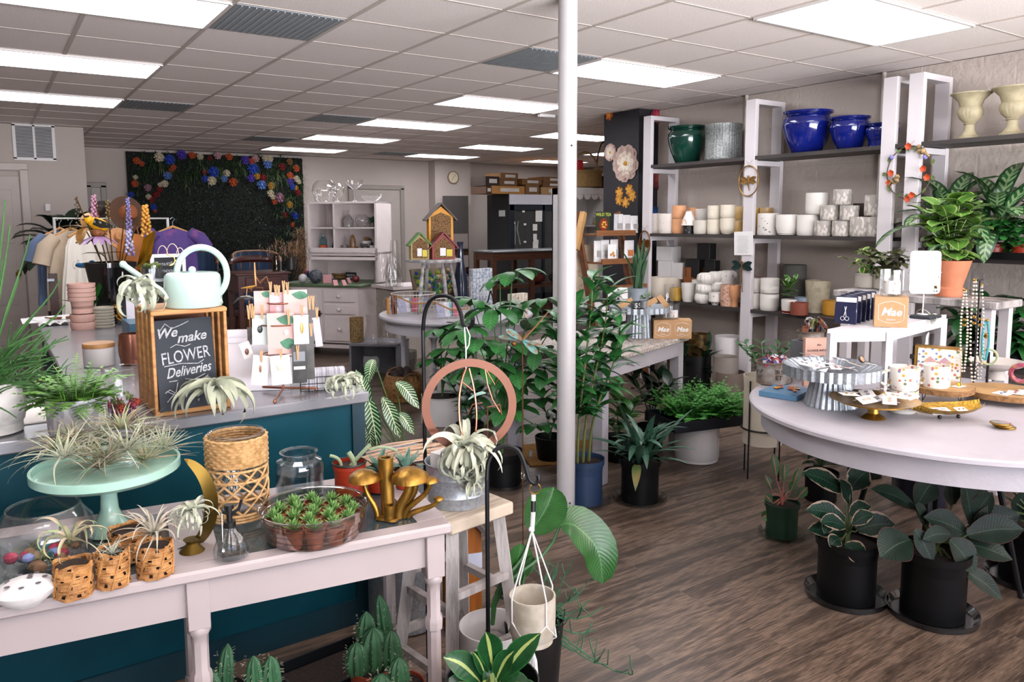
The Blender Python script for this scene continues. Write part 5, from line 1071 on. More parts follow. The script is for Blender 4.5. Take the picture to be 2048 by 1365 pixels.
# ============================================================ white console table by the counter
ZT=.76
fr,fl_=P(905,1048,ZT),P(0,1218,ZT);dd=(fr-fl_).normalized();ang=atan2(dd.y,dd.x);dp=.50;LT=1.62
org=fr-dd*LT;t=thing('console_table','white painted console table with turned legs and inset glass panes','table',(org.x,org.y,0),ang)
MWT=mat('#aba09f',.38,var=.05,scale=3)
mid=-hitcol(fr,dd,395)
mx_=LT-mid
def glassbay(x0,x1):return(x0+.055,x1-.05)
bays=[glassbay(0,mx_-.0),glassbay(mx_,LT-.03)]
y0g,y1g=.055,dp-.07
b=MB();th_=.028;zt_=ZT-th_/2
b.box((LT/2,y0g/2,zt_),(LT,y0g,th_),bev=.006).box((LT/2,(dp+y1g)/2,zt_),(LT,dp-y1g,th_),bev=.006)
xs=[0,bays[0][0],bays[0][1],bays[1][0],bays[1][1],LT]
for i in(0,2,4):b.box(((xs[i]+xs[i+1])/2,(y0g+y1g)/2,zt_),(xs[i+1]-xs[i],y1g-y0g,th_))
b.build('table_top',MWT,t,False)
for x0,x1 in bays:MB().box(((x0+x1)/2,(y0g+y1g)/2,ZT-.006),(x1-x0,y1g-y0g,.006)).build('inset_pane',mat('#3d4a4e',.12,var=.1,spec=.7),t,False)
b=MB()
for y_ in(.045,dp-.045):b.box((LT/2,y_,ZT-.075),(LT-.06,.018,.095))
for x_ in(.045,LT-.045):b.box((x_,dp/2,ZT-.075),(.018,dp-.09,.095))
b.build('apron',MWT,t,False)
def tleg(H_,r):
 z=[(0,.62),(.04,.85),(.07,.7),(.30,.82),(.305,1.0),(.325,1.05),(.345,1.0),(.35,.84),(.62,.82),(.625,1.0),(.65,1.06),(.67,.98),(.68,.8),(.76,.8),(.80,.86),(.81,1.1),(.83,1.12),(.835,1.0)]
 return MB().lathe([(q_*r,k*H_)for k,q_ in z],seg=8).box((0,0,H_*.915),(r*2.1,r*2.1,H_*.17),bev=.002)
for x_ in(.04,mx_-.0,LT-.04):
 for y_ in(.045,dp-.045):tleg(ZT-th_,.024).build('leg',MWT,t,True,loc=(x_,y_,0))
ZT+=.0008
def R(x,y,r=0.0):return on(x,y,ZT,r)
# mint cake stand
q=P(222,1062,ZT);zp=zat(q,228,940);t=thing('cake_stand','mint green glass cake stand heaped with small air plants','cake stand',q);MJ=mat('#9cc2b1',.25,var=.04,coat=.4,sub=.1);rp=px(136,V((q.x,q.y,zp)));hp_=zp-ZT
MB().lathe([(rp*.34,0),(rp*.33,.008),(rp*.2,.03),(.022,.06),(.02,hp_*.6),(.026,hp_*.8),(.022,hp_*.84),(.035,hp_-.01)],seg=28).build('pedestal',MJ,t)
MB().lathe([(0,hp_-.012),(rp*.9,hp_-.012),(rp,hp_),(rp,hp_+.02),(rp*.96,hp_+.02),(rp*.95,hp_+.004),(0,hp_+.002)],seg=48,cap=False).build('plate',MJ,t)
cs=q;pl=hp_+.006+ZT
names=['spidery air plant at the plate edge, trailing towards the counter end','pinkish fine-leaved air plant near the rim of the cake stand','tall upright air plant at the back of the cake stand','olive grass-like air plant in the middle of the plate','bushy green air plant front centre of the plate','pale air plant with a whitish base at the plate centre','woolly silver air plant on the plate','lilac-tinted air plant fanning up at the back of the plate','silver air plant with wide curls by the plate rim','small air plant with an orange flower tuft','brownish wiry air plant lying across the front of the plate','thin green air plant leaning over the plate edge']
sp_=[(118,930),(150,905),(205,890),(170,930),(200,945),(255,935),(290,925),(290,890),(330,905),(245,895),(215,950),(130,950)]
for i,((x,y),lb)in enumerate(zip(sp_,names)):
 p_=P(x,y,pl);airplant('small_air_plant',lb,(p_.x,p_.y,pl),U(.06,.085),44,.0065,U(.1,1.1),(.02,1.15),(AIR2,mat('#8c7f6d',.7,col2='#6f7a52',scale=30),AIR)[i%3],group='air plants on the mint cake stand',seed=20+i)
# glass bowl with contents
q=R(98,1170,.12);rb=px(98,q);h_=zat(q,98,1012)-ZT;t=thing('glass_fishbowl','large round clear glass bowl of dried flowers and moss','glass bowl',q)
rb=min(rb,.108)
MB().lathe(shell([(rb*.5,0),(rb*.83,h_*.15),(rb,h_*.45),(rb*.93,h_*.75),(rb*.7,h_)],.003),seg=40,cap=False).build('glass',GLASS,t);MB().ring((0,0,h_),rb*.7,.003,36).build('glass_rim',glass('#eef2f2',0,1.5),t)
for nm,col,n_ in(('moss','#7f8a4c',16),('magenta_bloom','#a8344e',6),('teal_pebbles','#2b6a6c',6),('driftwood','#8c6a4a',7),('blue_stones','#7d8cc0',7)):
 b=MB()
 for i in range(n_):
  a_=U(0,6.28);k=U(.1,.68)*rb
  if nm=='moss':[blade(b,(cos(a_)*k,sin(a_)*k,.02),U(0,6.28),U(.3,1.4),U(.02,.05),.004,1.5,'grass',.2,4)for _ in range(9)]
  else:b.sph((cos(a_)*k,sin(a_)*k,U(.016,.035)),(U(.009,.018),U(.009,.018),U(.008,.014)),7,5)
 b.build(nm,mat(col,.8,var=.4,scale=30),t)
# flower frog
q=R(55,1226,.05);r_=px(55,q);h_=px(62,q);h_=.05
t=thing('flower_frog','low round white ceramic flower frog with holes in its top','vase',q);b=MB().lathe([(0,0),(r_*.55,0),(r_*.92,h_*.4),(r_,h_*.65),(r_*.9,h_*.8),(r_*.5,h_*1.0),(0,h_*1.06)],seg=40,cap=False);b.build('body',mat('#d9d6d4',.5,var=.12,scale=60),t)
b=MB()
for i in range(9):
 a_=i*2*pi/7;k=.62 if i<7 else(.15 if i==7 else .3);b.lathe([(0,0),(r_*.1,0)],c=(cos(a_)*r_*k,sin(a_)*r_*k,h_*(1.075-.28*k*k)+.001),seg=10,cap=False)
b.build('hole',mat('#5d5456',.8),t)
# cholla wood cylinders with air plants
MCO=mat('#b5834c',.7,var=.35,scale=30,bump=.5,bscale=70,col2='#8d5f33')
def cholla(lb,q,r,h_,rz=0.0):
 t_=thing('cholla_wood',lb,'wood vase',q,rz);n_,mz=30,12;b_=MB()
 def vv(i,k):
  a_=2*pi*i/n_;top=h_*(1-.10*(sin(a_*3)*.5+.5));rr_=r*(1+.06*sin(a_*5+k*1.7)+.05*sin(k*2.1));return(rr_*cos(a_),rr_*sin(a_),top*k/mz)
 for k in range(mz):
  for i in range(n_):
   hole=(k%3==1 and(i+(k//3)*2)%4==0 and 0<k<mz-1)
   if hole:continue
   b_.add([vv(i,k),vv(i+1,k),vv(i+1,k+1),vv(i,k+1)],[(0,1,2,3)])
 o_=b_.build('wood_lattice',MCO,t_);
 b_=MB().lathe([(r*.8,.002),(r*.8,h_*.86),(0,h_*.8)],seg=20,cap=False);b_.build('hollow_core',mat('#2a1a10',.9),t_)
 b_=MB()
 for k in range(5):b_.ring((0,0,h_*(k+.3)/5.3),r*1.02,.0022,20,4,Matrix.Rotation(.06*sin(k*3),4,'X'))
 for k in range(6):a_=k*1.05;b_.tube([(cos(a_+z_*9)*r*1.02,sin(a_+z_*9)*r*1.02,z_)for z_ in[h_*j/7*.93 for j in range(8)]],.003,5)
 b_.build('wood_ribs',MCO,t_);return t_
for(x,y,w_,yt,lb,al,n_,W_,m_,cu)in((150,1202,34,1118,'cholla wood cylinder with a notched rim nearest the white flower frog','pale green curly air plant in the notched cholla wood',12,.012,AIR2,3.4),(228,1180,30,1094,'cholla wood cylinder with rows of oval holes','fuzzy white air plant tuft on the pierced cholla wood',30,.003,AIR3,.6),(312,1160,33,1082,'cholla wood cylinder with two large dark holes','tall air plant with pink-tipped leaves on the knotted cholla wood',26,.009,mat('#a9a392',.7,col2='#c08a76',scale=14,edge=(.55,.75)),1.9),(262,1128,36,1050,'dark gnarled cholla wood cylinder standing behind the others',None,0,0,None,0)):
 r_=px(w_*.5+w_*.5,P(x,y,ZT));q=R(x,y,r_*.9);r_=px(w_,q);h_=min(.11,zat(q,x,yt)-ZT);t=cholla(lb,q,r_ if w_<36 else r_,h_,U(0,6))
 if al:airplant('topknot_air_plant',al,(q.x,q.y,ZT+h_*.87),.07 if n_!=30 else .028,n_,W_,cu,(.2,1.4),m_,parent=None,seed=40+int(x),hang=True if False else False).location=(q.x,q.y,ZT+h_*.8)
# brass crescent moon holder
q=R(385,1112,.03);t=thing('brass_moon','large brass crescent moon bowl cradling an air plant','figurine',q);MBR=mat('#6e5722',.42,.85,var=.35,scale=8)
cc=S(368,1016,q)-q;hx=S(489,1010,q)-S(388,1010,q);R0=px(92,q);hx.normalize()
def moon(u_,v_):
 a_=radians(86-200*u_);wdt=sin(pi*u_)**.6;ro=R0;ri=R0*(1-.42*wdt);k=abs(v_-.5)*2;rad=ro+(ri-ro)*k;off=(.5-abs(v_-.5))*.09*wdt*(.4+u_)
 return cc+hx*(rad*cos(a_)*.76)+V((0,0,1))*(rad*sin(a_)*1.1)+away(q)*off
MB().grid(moon,30,8).build('crescent',MBR,t)
MB().lathe([(.0,0),(.03,0),(.012,.02),(.02,.03)],seg=16).build('foot',MBR,t)
airplant('curly_air_plant','silvery looping air plant held by the brass crescent',S(388,1045,q),.06,34,.012,4.4,(-.2,1.4),AIR3,seed=9).location=S(386,1078,q)
# rattan-wrapped glass cylinder
q=R(480,1056,.08);r_=px(57,q);h_=zat(q,478,866)-ZT;t=thing('rattan_hurricane','tall glass cylinder wrapped in woven natural rattan','vase',q);MB().lathe(shell(cylp(r_*.93,r_*.93,h_),.003),seg=36,cap=False).build('glass',GLASS,t);MRT=mat('#bf9968',.7,var=.3,scale=80,col2='#9a7443');MB().ring((0,0,h_+.002),r_*.91,.0035,36).build('glass_rim',glass('#e8ecec',0,1.5),t)
b=MB();
for k in range(10):z_=h_*.97-k*.0075;b.tube([(cos(a_)*(r_+.002*sin(a_*20+k*pi)),sin(a_)*(r_+.002*sin(a_*20+k*pi)),z_)for a_ in[2*pi*i/80 for i in range(80)]],.0042,5,True)
for k in range(3):z_=.012+k*.008;b.ring((0,0,z_),r_,.0042,36,5)
for z_ in(.3,.5):b.ring((0,0,h_*z_),r_,.0038,36,5)
zt2=h_*.97-.08
b.ring((0,0,zt2),r_,.0038,36,5)
for s_ in(-1,1):
 for i in range(11):b.tube([(cos(s_*(k*1.7)+i*2*pi/11)*(r_+.001*s_),sin(s_*(k*1.7)+i*2*pi/11)*(r_+.001*s_),.03+(zt2-.03)*k)for k in[j/14 for j in range(15)]],.003,5)
b.build('rattan_weave',MRT,t)
# mister bottle
q=R(463,1128,.035);r_=px(32,q);t=thing('glass_mister','small ribbed clear glass plant mister with a black pump','spray bottle',q);h_=.07
MB().lathe([(r_*.9,0),(r_,.006),(r_*1.0,h_*.35),(r_*.75,h_*.75),(r_*.35,h_),(r_*.32,h_*1.1)],seg=48,ribs=lambda a_,z_:1+.05*sin(a_*18)*(z_>.004),cap=False).build('ribbed_glass',glass('#c9d2d6',.02,1.6),t);MB().lathe([(0,.003),(r_*.85,.003),(r_*.8,h_*.3),(0,h_*.3)],seg=20,cap=False).build('water',glass('#aeb8be',.0,1.2),t)
b=MB().cyl((0,0,h_*1.1),.014,.014,16).cyl((0,0,h_*1.1+.014),.007,.03,10).cyl((0,0,h_*1.1+.044),.011,.01,12);e_=V((0,0,h_*1.1+.03));b.tube([e_,e_+V((.022,0,.008)),e_+V((.03,0,.03))],.004,6).tube([e_,e_+V((-.018,-.005,.012))],.004,6);b.build('pump',BLACK,t);MB().tube([e_+V((-.018,-.005,.012)),e_+V((-.02,-.01,-.06))],.0012,4).build('string',PAPER,t)
# glass jar
q=R(601,1005,.07);r_=px(47,q);h_=zat(q,601,903)-ZT;t=thing('glass_jar','wide clear glass jar with a rounded shoulder behind the succulent tray','jar',q);MB().lathe(shell([(r_*.95,0),(r_,.01),(r_,h_*.68),(r_*.93,h_*.8),(r_*.72,h_*.86),(r_*.72,h_*.95),(r_*.8,h_)],.004),seg=36,cap=False).build('glass',glass('#dfe6e8',0,1.3),t);MB().lathe([(0,.006),(r_*.93,.006),(r_*.93,h_*.55),(0,h_*.55)],seg=30,cap=False).build('water',glass('#b9c6cc',.05,.8),t)
# tray of sempervivum
q=R(630,1110,.13);rt=px(113,q);q=V((q.x,q.y,ZT));rt=min(rt,.132);h_=.075;t=thing('plastic_tray','large round clear plastic tub holding small potted succulents','tray',q);MB().lathe(shell([(rt*.84,0),(rt*.9,.008),(rt*.96,h_*.6),(rt,h_*.62),(rt*1.02,h_),(rt*1.05,h_+.003)],.002),seg=48,cap=False).build('clear_tub',glass('#e0d6d0',.03,2.2),t)
b=MB();[b.ring((0,0,z_),rt*(.9+.08*z_/h_),.0014,48,4)for z_ in(.02,.035,.05,h_*.8)];b.ring((0,0,h_+.002),rt*1.04,.0022,48,4);b.build('moulded_rings',glass('#b8b0ac',.05,3.0),t)
MTC=mat('#9a5238',.7,var=.15,scale=20);MSEM=leafmat('#86ad62',None,'#4f8048',ew=.25,rough=.5,vw=0,mid=0)
first=None;k=0
pos=[(0,0)]+[(cos(a_)*.052,sin(a_)*.052)for a_ in[i*pi/3 for i in range(6)]]+[(cos(a_)*.098,sin(a_)*.098)for a_ in[i*pi/6+.2 for i in range(12)]]
wh=['in the centre of the plastic tub','in the inner ring towards the gold mushrooms','in the inner ring, rear side towards the jar','in the inner ring behind the centre','in the inner ring towards the mister','in the inner ring at the front, mister side','in the inner ring at the front, mushroom side']+['at the tub rim, place %s from the mushrooms'%w_ for w_ in 'one two three four five six seven eight nine ten eleven twelve'.split()]
for(x,y)in pos:
 r_=.024;lb='rosette succulent in a terracotta pot '+wh[k]
 if first is None or k%5==0:
  t_=thing('potted_succulent',lb,'succulent',(q.x+x,q.y+y,ZT+.004),U(0,6),'succulents in the clear tub');MB().lathe(shell([(r_*.72,0),(r_*.9,.034),(r_,.034),(r_*1.02,.045)],.003),seg=18,cap=False).build('terracotta_pot',MTC,t_);b_=MB();rosette_leaves(b_,(0,0,.044),30,.03,.011,(.3,1.35),-.2,'lance',.4,None,0,.2,4);b_.build('rosette',MSEM,t_);first=t_
 else:dup(first,(q.x+x,q.y+y,ZT+.004),U(0,6),lb)
 k+=1
# big mushroom figurine
q=R(785,1042,.04);q=P(780,1035,ZT);mushrooms('large antique gold mushroom cluster sculpture on the table corner',q,.11,[(-.3,0,-.62,0,.95,.07,.4,'cap'),(-.05,.1,-.1,.15,1.45,.17,.2,'hollow'),(-.0,-.15,.02,-.15,.35,.13,.2,'hollow'),(.2,0,.5,0,.95,.12,.48,'cap'),(.3,.1,.62,.1,.85,.09,.2,'hollow'),(.35,0,1.0,0,.9,.07,.2,'cap'),(.45,0,1.2,0,.45,.065,.13,'cap')],atan2(dd.y,dd.x)-.45)
# orange nursery pots behind
MOR=mat('#9a2f17',.4,var=.1)
def nursery(lb,x,y,w_,yt,draw,m=MOR,rim=BLACK,nm='nursery_pot',cat='potted plant',z=None):
 z=ZT if z is None else z
 q=on(x,y,z,px(w_*.4,P(x,y,z)));r_=px(w_,q);h_=zat(q,x,yt)-z;t_=thing(nm,lb,cat,q);MB().lathe(shell([(r_*.72,0),(r_*.95,h_*.85),(r_*1.0,h_*.86),(r_*1.0,h_)],.003),seg=28,cap=False).build('pot',m,t_);MB().ring((0,0,h_),r_,.003,28,5).build('pot_rim',rim,t_);MB().lathe([(0,h_-.012),(r_*.93,h_-.012)],seg=24,cap=False).build('soil',SOIL,t_)
 draw(t_,h_-.012,r_);return t_
def d1(t_,h_,r_):
 b_=MB();c_=V(t_.location)
 for(x0,y0,x1,y1,x2,y2,rr_)in((683,935,680,915,660,912,.005),(696,940,715,915,740,890,.006),(707,942,712,925,697,905,.008),(740,900,770,890,795,903,.004)):
  pa_,pb_,pc_=(S(x0,y0,c_)-c_,S(x1,y1,c_)-c_,S(x2,y2,c_)-c_);b_.tube(bez(pa_,pa_*.5+pb_*.5,pb_,pc_,7),[rr_]*8,8)
 b_.build('succulent_stems',mat('#8f9f7c',.6,var=.2,scale=15),t_)
nursery('orange nursery pot with pale pencil-like succulent stems beside the teal counter',700,992,33,925,d1)
def d2(t_,h_,r_):
 b_=MB();rosette_leaves(b_,(0,0,h_),16,.075,.02,(.2,1.3),.3,'lance',.4,None,0,.3,5);b_.build('rosette',mat('#5d7f6c',.6,var=.3,scale=25),t_)
nursery('orange nursery pot with a spiky blue-green haworthia behind the tall gold stem',760,985,27,938,d2)
def d3(t_,h_,r_):
 b_=MB();rosette_leaves(b_,(0,0,h_),14,.075,.022,(.3,1.35),.2,'lance',.4,None,0,.3,5);b_.build('rosette',mat('#6c8f7f',.6,var=.25,scale=25),t_)
nursery('orange nursery pot with a pointed star-shaped agave by the iron hook',812,978,24,935,d3)
# ============================================================ hooks, hangers, stool and pail beside the console
def bush(b,sb,c,n,R,H_,L,W,kind='lance',el=(.1,1.2),droop=.7,k0=.25,seed=1,fold=.2,nn=6):
 "leaves set along several upright stems inside an ellipsoid over c"
 r=random.Random(seed);c=V(c);ns=max(3,n//9)
 for s_ in range(ns):
  az=s_*2.4;rad=R*.75*sqrt(r.random());top=c+V((cos(az)*rad,sin(az)*rad,H_*r.uniform(.6,1)));pts=bez(c,c+V((0,0,H_*.4)),top-V((0,0,H_*.2)),top,6)
  if sb is not None:stem(sb,pts,.005,.002)
  for j in range(n//ns):
   t_=k0+(1-k0)*(j+.5)/(n//ns);p=pts[min(6,int(t_*6))];a_=az+j*2.4+r.uniform(-.4,.4)
   blade(b,p,a_,el[0]+(el[1]-el[0])*t_*r.uniform(.6,1.1),L*r.uniform(.7,1.1),W*r.uniform(.8,1.1),droop*r.uniform(.6,1.3),kind,fold,nn)
def potted(name,lb,q,r,h_,pm,draw,saucer=None,ribs=None,rim=True,cat='potted plant',taper=.8):
 t_=thing(name,lb,cat,q);MB().lathe(shell([(r*taper,0),(r*.97,h_*.88),(r*1.03,h_*.885),(r*1.04,h_)]if rim else[(r*taper,0),(r,h_)],.004),seg=36,cap=False,ribs=ribs).build('pot',pm,t_)
 MB().lathe([(0,h_*.9),(r*.95,h_*.9)],seg=24,cap=False).build('soil',SOIL,t_)
 if saucer:MB().lathe(shell([(r*1.15,0),(r*1.35,.025)],.002),seg=36,cap=False).build('saucer',saucer,t_)
 draw(t_,h_*.9,r);return t_
def hook(lb,x,yb,D,path,r=.0065,fw=0.):
 top=PD(*path[0],D);t_=thing('shepherd_hook',lb,'garden hook',(top.x,top.y,0));o_=V(t_.location);MB().tube([V((0,0,0)),top-o_],r,8).build('pole',DKMETAL,t_);MB().tube([PD(a_,c_,D-fw*i/len(path))-o_ for i,(a_,c_)in enumerate(path)],r,8).build('crook',DKMETAL,t_);return t_
def cr_(pts,n=4):
 o_=[]
 for i in range(len(pts)-1):
  p0,p1,p2,p3=pts[max(i-1,0)],pts[i],pts[i+1],pts[min(i+2,len(pts)-1)]
  for k in range(n):
   t_=k/n;o_.append(tuple(.5*(2*p1[j]+(p2[j]-p0[j])*t_+(2*p0[j]-5*p1[j]+4*p2[j]-p3[j])*t_*t_+(3*p1[j]-p0[j]-3*p2[j]+p3[j])*t_**3)for j in range(len(p1))))
 return o_+[tuple(pts[-1])]
D1=2.42
hook('tall black iron shepherd hook carrying the copper ring hanger',834,1365,D1,cr_([(846,660),(850,625),(862,600),(885,591),(908,600),(921,625),(926,648),(935,657),(944,650),(946,637)]),fw=.17);D1-=.15
D2=2.18
hook('shorter black iron shepherd hook carrying the macrame plant hanger',950,1290,D2,cr_([(974,960),(977,925),(992,900),(1014,893),(1036,902),(1049,930),(1057,958),(1068,968),(1077,962),(1076,951)]))
# copper ring hanger
rc=PD(939,812,D1);t=thing('ring_hanger','flat copper-coloured ring hanger with looped copper leaves and a white cord','hanger',rc);Rr=D1*89/F;vv=away(rc);TT=RZ(atan2(-vv.x,vv.y)+.12)@RX(pi/2)
MB().lathe([(Rr*.89,-.002),(Rr*1.07,-.002),(Rr*1.07,.002),(Rr*.89,.002),(Rr*.89,-.002)],T=TT,seg=64,cap=False).build('flat_ring',mat('#7d4e3a',.5,.2,var=.1),t)
def r_(x,y):return PD(x,y,D1)-rc
b=MB().tube([r_(*p)for p in cr_([(932,737),(924,760),(918,800),(920,850),(932,890),(945,905)])],.0035,6).tube([r_(*p)for p in cr_([(938,737),(948,780),(953,830),(950,880)])],.003,6);b.build('copper_wire',MCP,t)
MB().tube([r_(929,655),r_(932,700),r_(932,738)],.0022,5).tube([r_(933,655),r_(940,672),r_(938,690),r_(933,700)],.0018,5).build('cord',PAPER,t)
airplant('curly_air_plant','large silvery air plant cascading through the copper ring',PD(932,895,D1-.02),.115,52,.03,4.0,(-.6,1.4),AIR3,seed=17,hang=True)
airplant('curly_air_plant','loose curling tail of a silver air plant below the copper ring',PD(942,965,D1-.03),.055,22,.011,6,(-.5,1.4),AIR3,seed=18,hang=True)
# macrame hanger
rc=PD(1070,978,D2);t=thing('macrame_hanger','white macrame cord plant hanger on a gold ring','plant hanger',rc)
def r_(x,y,dz=0.):return PD(x,y,D2+dz)-rc
MB().ring((0,0,0),.016,.0016,24,6,TT).build('gold_ring',GOLD,t);pq=PD(1065,1280,D2);pr=D2*46/F;zt_,zb_=zat(pq,1065,1190),zat(pq,1065,1283)
b=MB().tube([r_(1067,990),r_(1066,1030),r_(1064,1062)],.0065,8).sph(r_(1063,1060),.009,8,6)
MB().tube([r_(1066.5,1002),r_(1066,1024)],.0072,8).build('dark_binding',BLACK,t)
po=V((pq.x,pq.y,zb_))-rc;k0=r_(1064,1062);hP=zt_-zb_
for i in range(4):
 a_=i*pi/2+.5+atan2(vv.y,vv.x);e_=V((cos(a_),sin(a_),0))*(pr+.003);b.tube([k0,po+e_+V((0,0,hP+.01)),po+e_+V((0,0,hP*.55))],.0024,5)
 for s_ in(-1,1):a2=a_+s_*pi/4;b.tube([po+e_+V((0,0,hP*.55)),po+V((cos(a2),sin(a2),0))*(pr+.003)+V((0,0,hP*.15)),po+V((cos(a2)*.02,sin(a2)*.02,-.012))],.0022,5)
b.sph(po+V((0,0,-.02)),.012,8,6)
b.build('cotton_cord',PAPER,t);b=MB()
for i in range(26):a_=i*2.4;b.tube([po+V((0,0,-.02)),po+V((cos(a_)*.012,sin(a_)*.012,-.06)),po+V((cos(a_)*.017,sin(a_)*.017,-.125))],.0014,3)
b.build('tassel',PAPER,t)
vessel('stoneware_pot','plain speckled beige stoneware pot hanging in the macrame cords','pot',V((pq.x,pq.y,zb_)),[(pr*.75,0),(pr*.97,hP*.2),(pr,hP*.5),(pr,hP)],mat('#b5aea0',.55,var=.08,scale=30,col2='#a39a88'),t=.005,seg=40)
# whitewashed stool
ZS=.70;fc=P(968,1019,ZS);q=P(905,1035,ZS)+away(rc)*.13;t=thing('milking_stool','rough whitewashed wooden stool carrying the galvanized pail','stool',(q.x,q.y,0),.15);MWW=mat('#a9a3a0',.8,var=.5,scale=12,stretch=(1,1,.25),col2='#5f5a58',bump=.5,edge=(.45,.7))
MB().box((0,0,ZS-.02),(.25,.25,.04),bev=.006).build('seat',mat('#b5a795',.8,var=.3,scale=8,stretch=(1,8,1)),t)
for sx,sy in((-1,-1),(1,-1),(1,1),(-1,1)):MB().beam((sx*.09,sy*.09,ZS-.04),(sx*.15,sy*.15,0),.035,.035).build('leg',MWW,t,False)
b=MB()
for z_ in(.22,.42):
 k=.15-.06*z_/ZS
 for sx in(-1,1):b.beam((sx*k,-k,z_),(sx*k,k,z_),.022,.022).beam((-k,sx*k,z_+.05),(k,sx*k,z_+.05),.022,.022)
b.build('stretcher',MWW,t,False)
pb=q;
rp=px(61,q);t=thing('galvanized_pail','ribbed galvanized pail holding white boxes on the stool','pail',(q.x,q.y,ZS+.001));h_=.13
MB().lathe(shell([(rp*.94,0),(rp*.96,.03),(rp*.985,.035),(rp*.96,.04),(rp*.99,.085),(rp*1.01,.09),(rp*.99,.095),(rp*1.02,h_-.006),(rp*1.05,h_)],.004),seg=48,cap=False).build('pail',GALV,t)
MB().box((-.04,-.01,h_*.9),(.06,.08,.09),.3).box((.03,.01,h_*.85),(.05,.09,.1),-.3).build('white_boxes',WHITE,t,False)
# galvanized tub with sticks behind
q=P(800,905,.55);q=PD(805,940,2.95);t=thing('galvanized_tub','wide galvanized tub full of thin peeled sticks behind the pail','tub',(q.x,q.y,0));zt_=q.z+.06;r2=px(78,q)
MB().lathe(shell([(r2*.8,0),(r2*.98,zt_-.01),(r2*1.03,zt_)],.006),seg=40,cap=False).build('tub',GALV,t);b=MB()
for i in range(46):y_=U(-.8,.8)*r2;x_=U(.45,.8)*sqrt(max(.1,r2*r2-y_*y_));z_=zt_-.02+U(0,.03);b.tube([(-x_,y_,z_),(0,y_+U(-.02,.02),z_+U(0,.012)),(x_,y_+U(-.02,.02),z_+U(-.01,.01))],.003,4)
b.build('peeled_sticks',mat('#cfae92',.7,var=.2),t)
# calathea with striped leaves
q=PD(770,930,3.1);t=thing('zebra_plant','plant with dark green leaves boldly striped in white at the counter corner','potted plant',(q.x+.1,q.y,0));o_=V(t.location);MZ=leafmat('#1f4a2a','#b9c79c',nveins=11,vw=.13,mid=.07)
b=MB();sb=MB()
for(x0,y0,x1,y1,w_)in((735,790,757,905,32),(742,820,712,740,26),(765,795,800,878,30),(795,828,828,870,24),(792,765,838,818,28),(748,720,735,770,26),(735,840,745,915,20)):
 a_,c_=S(x0,y0,q)-o_,S(x1,y1,q)-o_;m_=(a_+c_)/2-away(q)*.02+V((0,0,.015));b.strip(bez(a_,m_+V((0,0,.02)),m_,c_,8),[max(.001,px(w_,q)/2*wshape('oval',i/8))for i in range(9)],V((-.5,-.6,.7)),.25,2);stem(sb,bez((0,0,.45),(0,0,.6),(a_+V((0,0,.6)))/2,a_,5),.003,.002)
b.build('striped_leaves',MZ,t);sb.build('stems',mat('#4a6a35',.5),t);MB().lathe(shell(cylp(.08,.11,.46)),cap=False).build('pot',mat('#26292c',.5),t)
# yellow bird house under the stool
q=on(925,1280,0,.08);t=thing('bee_house','large yellow-orange wooden insect house with a grey roof on the floor under the stool','insect house',q,-.3);MYW=mat('#b86f1c',.55,var=.3,scale=3,stretch=(8,8,.6),col2='#8f4f14');hh=.40
MB().box((0,0,hh/2),(.13,.1,hh)).prism([(-.065,0),(.065,0),(0,.08)],.1,TR(0,.05,hh)@FT).build('wooden_body',MYW,t,False);
b=MB().beam((-.10,0,hh-.035),(0,0,hh+.09),.014,.15,V((0,1,0))).beam((.10,0,hh-.035),(0,0,hh+.09),.014,.15,V((0,1,0)));b.build('roof',mat('#5c5350',.8,var=.4),t,False);MB().box((0,-.052,hh*.72),(.13,.003,.06)).box((.066,0,hh*.72),(.003,.1,.06)).build('paper_band',mat('#c4c8da',.6,var=.1),t,False)
# bird of paradise
q=PD(985,1290,2.3);q=V((q.x,q.y,0))+away(q)*.1;t=thing('bird_of_paradise','bird of paradise plant with large paddle leaves in a white pot','potted plant',q);MPD=leafmat('#22501f','#3f6d38',nveins=26,vw=.05,mid=.035,rough=.3);hb=zat(q,985,1250);MB().lathe(shell(cylp(.09,.105,max(.2,hb))),seg=36,cap=False).build('pot',WHITE,t);b=MB();sb=MB()
for pts,w_,nr in(([(1062,1062),(1085,1030),(1100,1000),(1108,975)],82,(-.3,-.7,.5)),([(1120,1050),(1150,1052),(1195,1100),(1205,1168)],88,(-.3,-.5,.8)),([(1018,1165),(1028,1140),(1038,1110),(1042,1088)],62,(-.2,-.9,.3)),([(1050,1150),(1058,1130),(1064,1112)],26,(0,-.8,.4))):
 pp=[S(x,y,q+V((0,0,0)))-q for x,y in pts];pp=[V(p)for p in cr_([tuple(p)for p in pp],4)];n=len(pp)-1;b.strip(pp,[max(.001,px(w_,q)/2*wshape('oval',i/n))for i in range(n+1)],V(nr),.3,3);stem(sb,bez((0,0,hb),(0,0,hb+.2),pp[0]*.8+V((0,0,-.05)),pp[0],8),.007,.005)
b.build('paddle_leaves',MPD,t);sb.build('stalks',mat('#2f5c2e',.4),t)
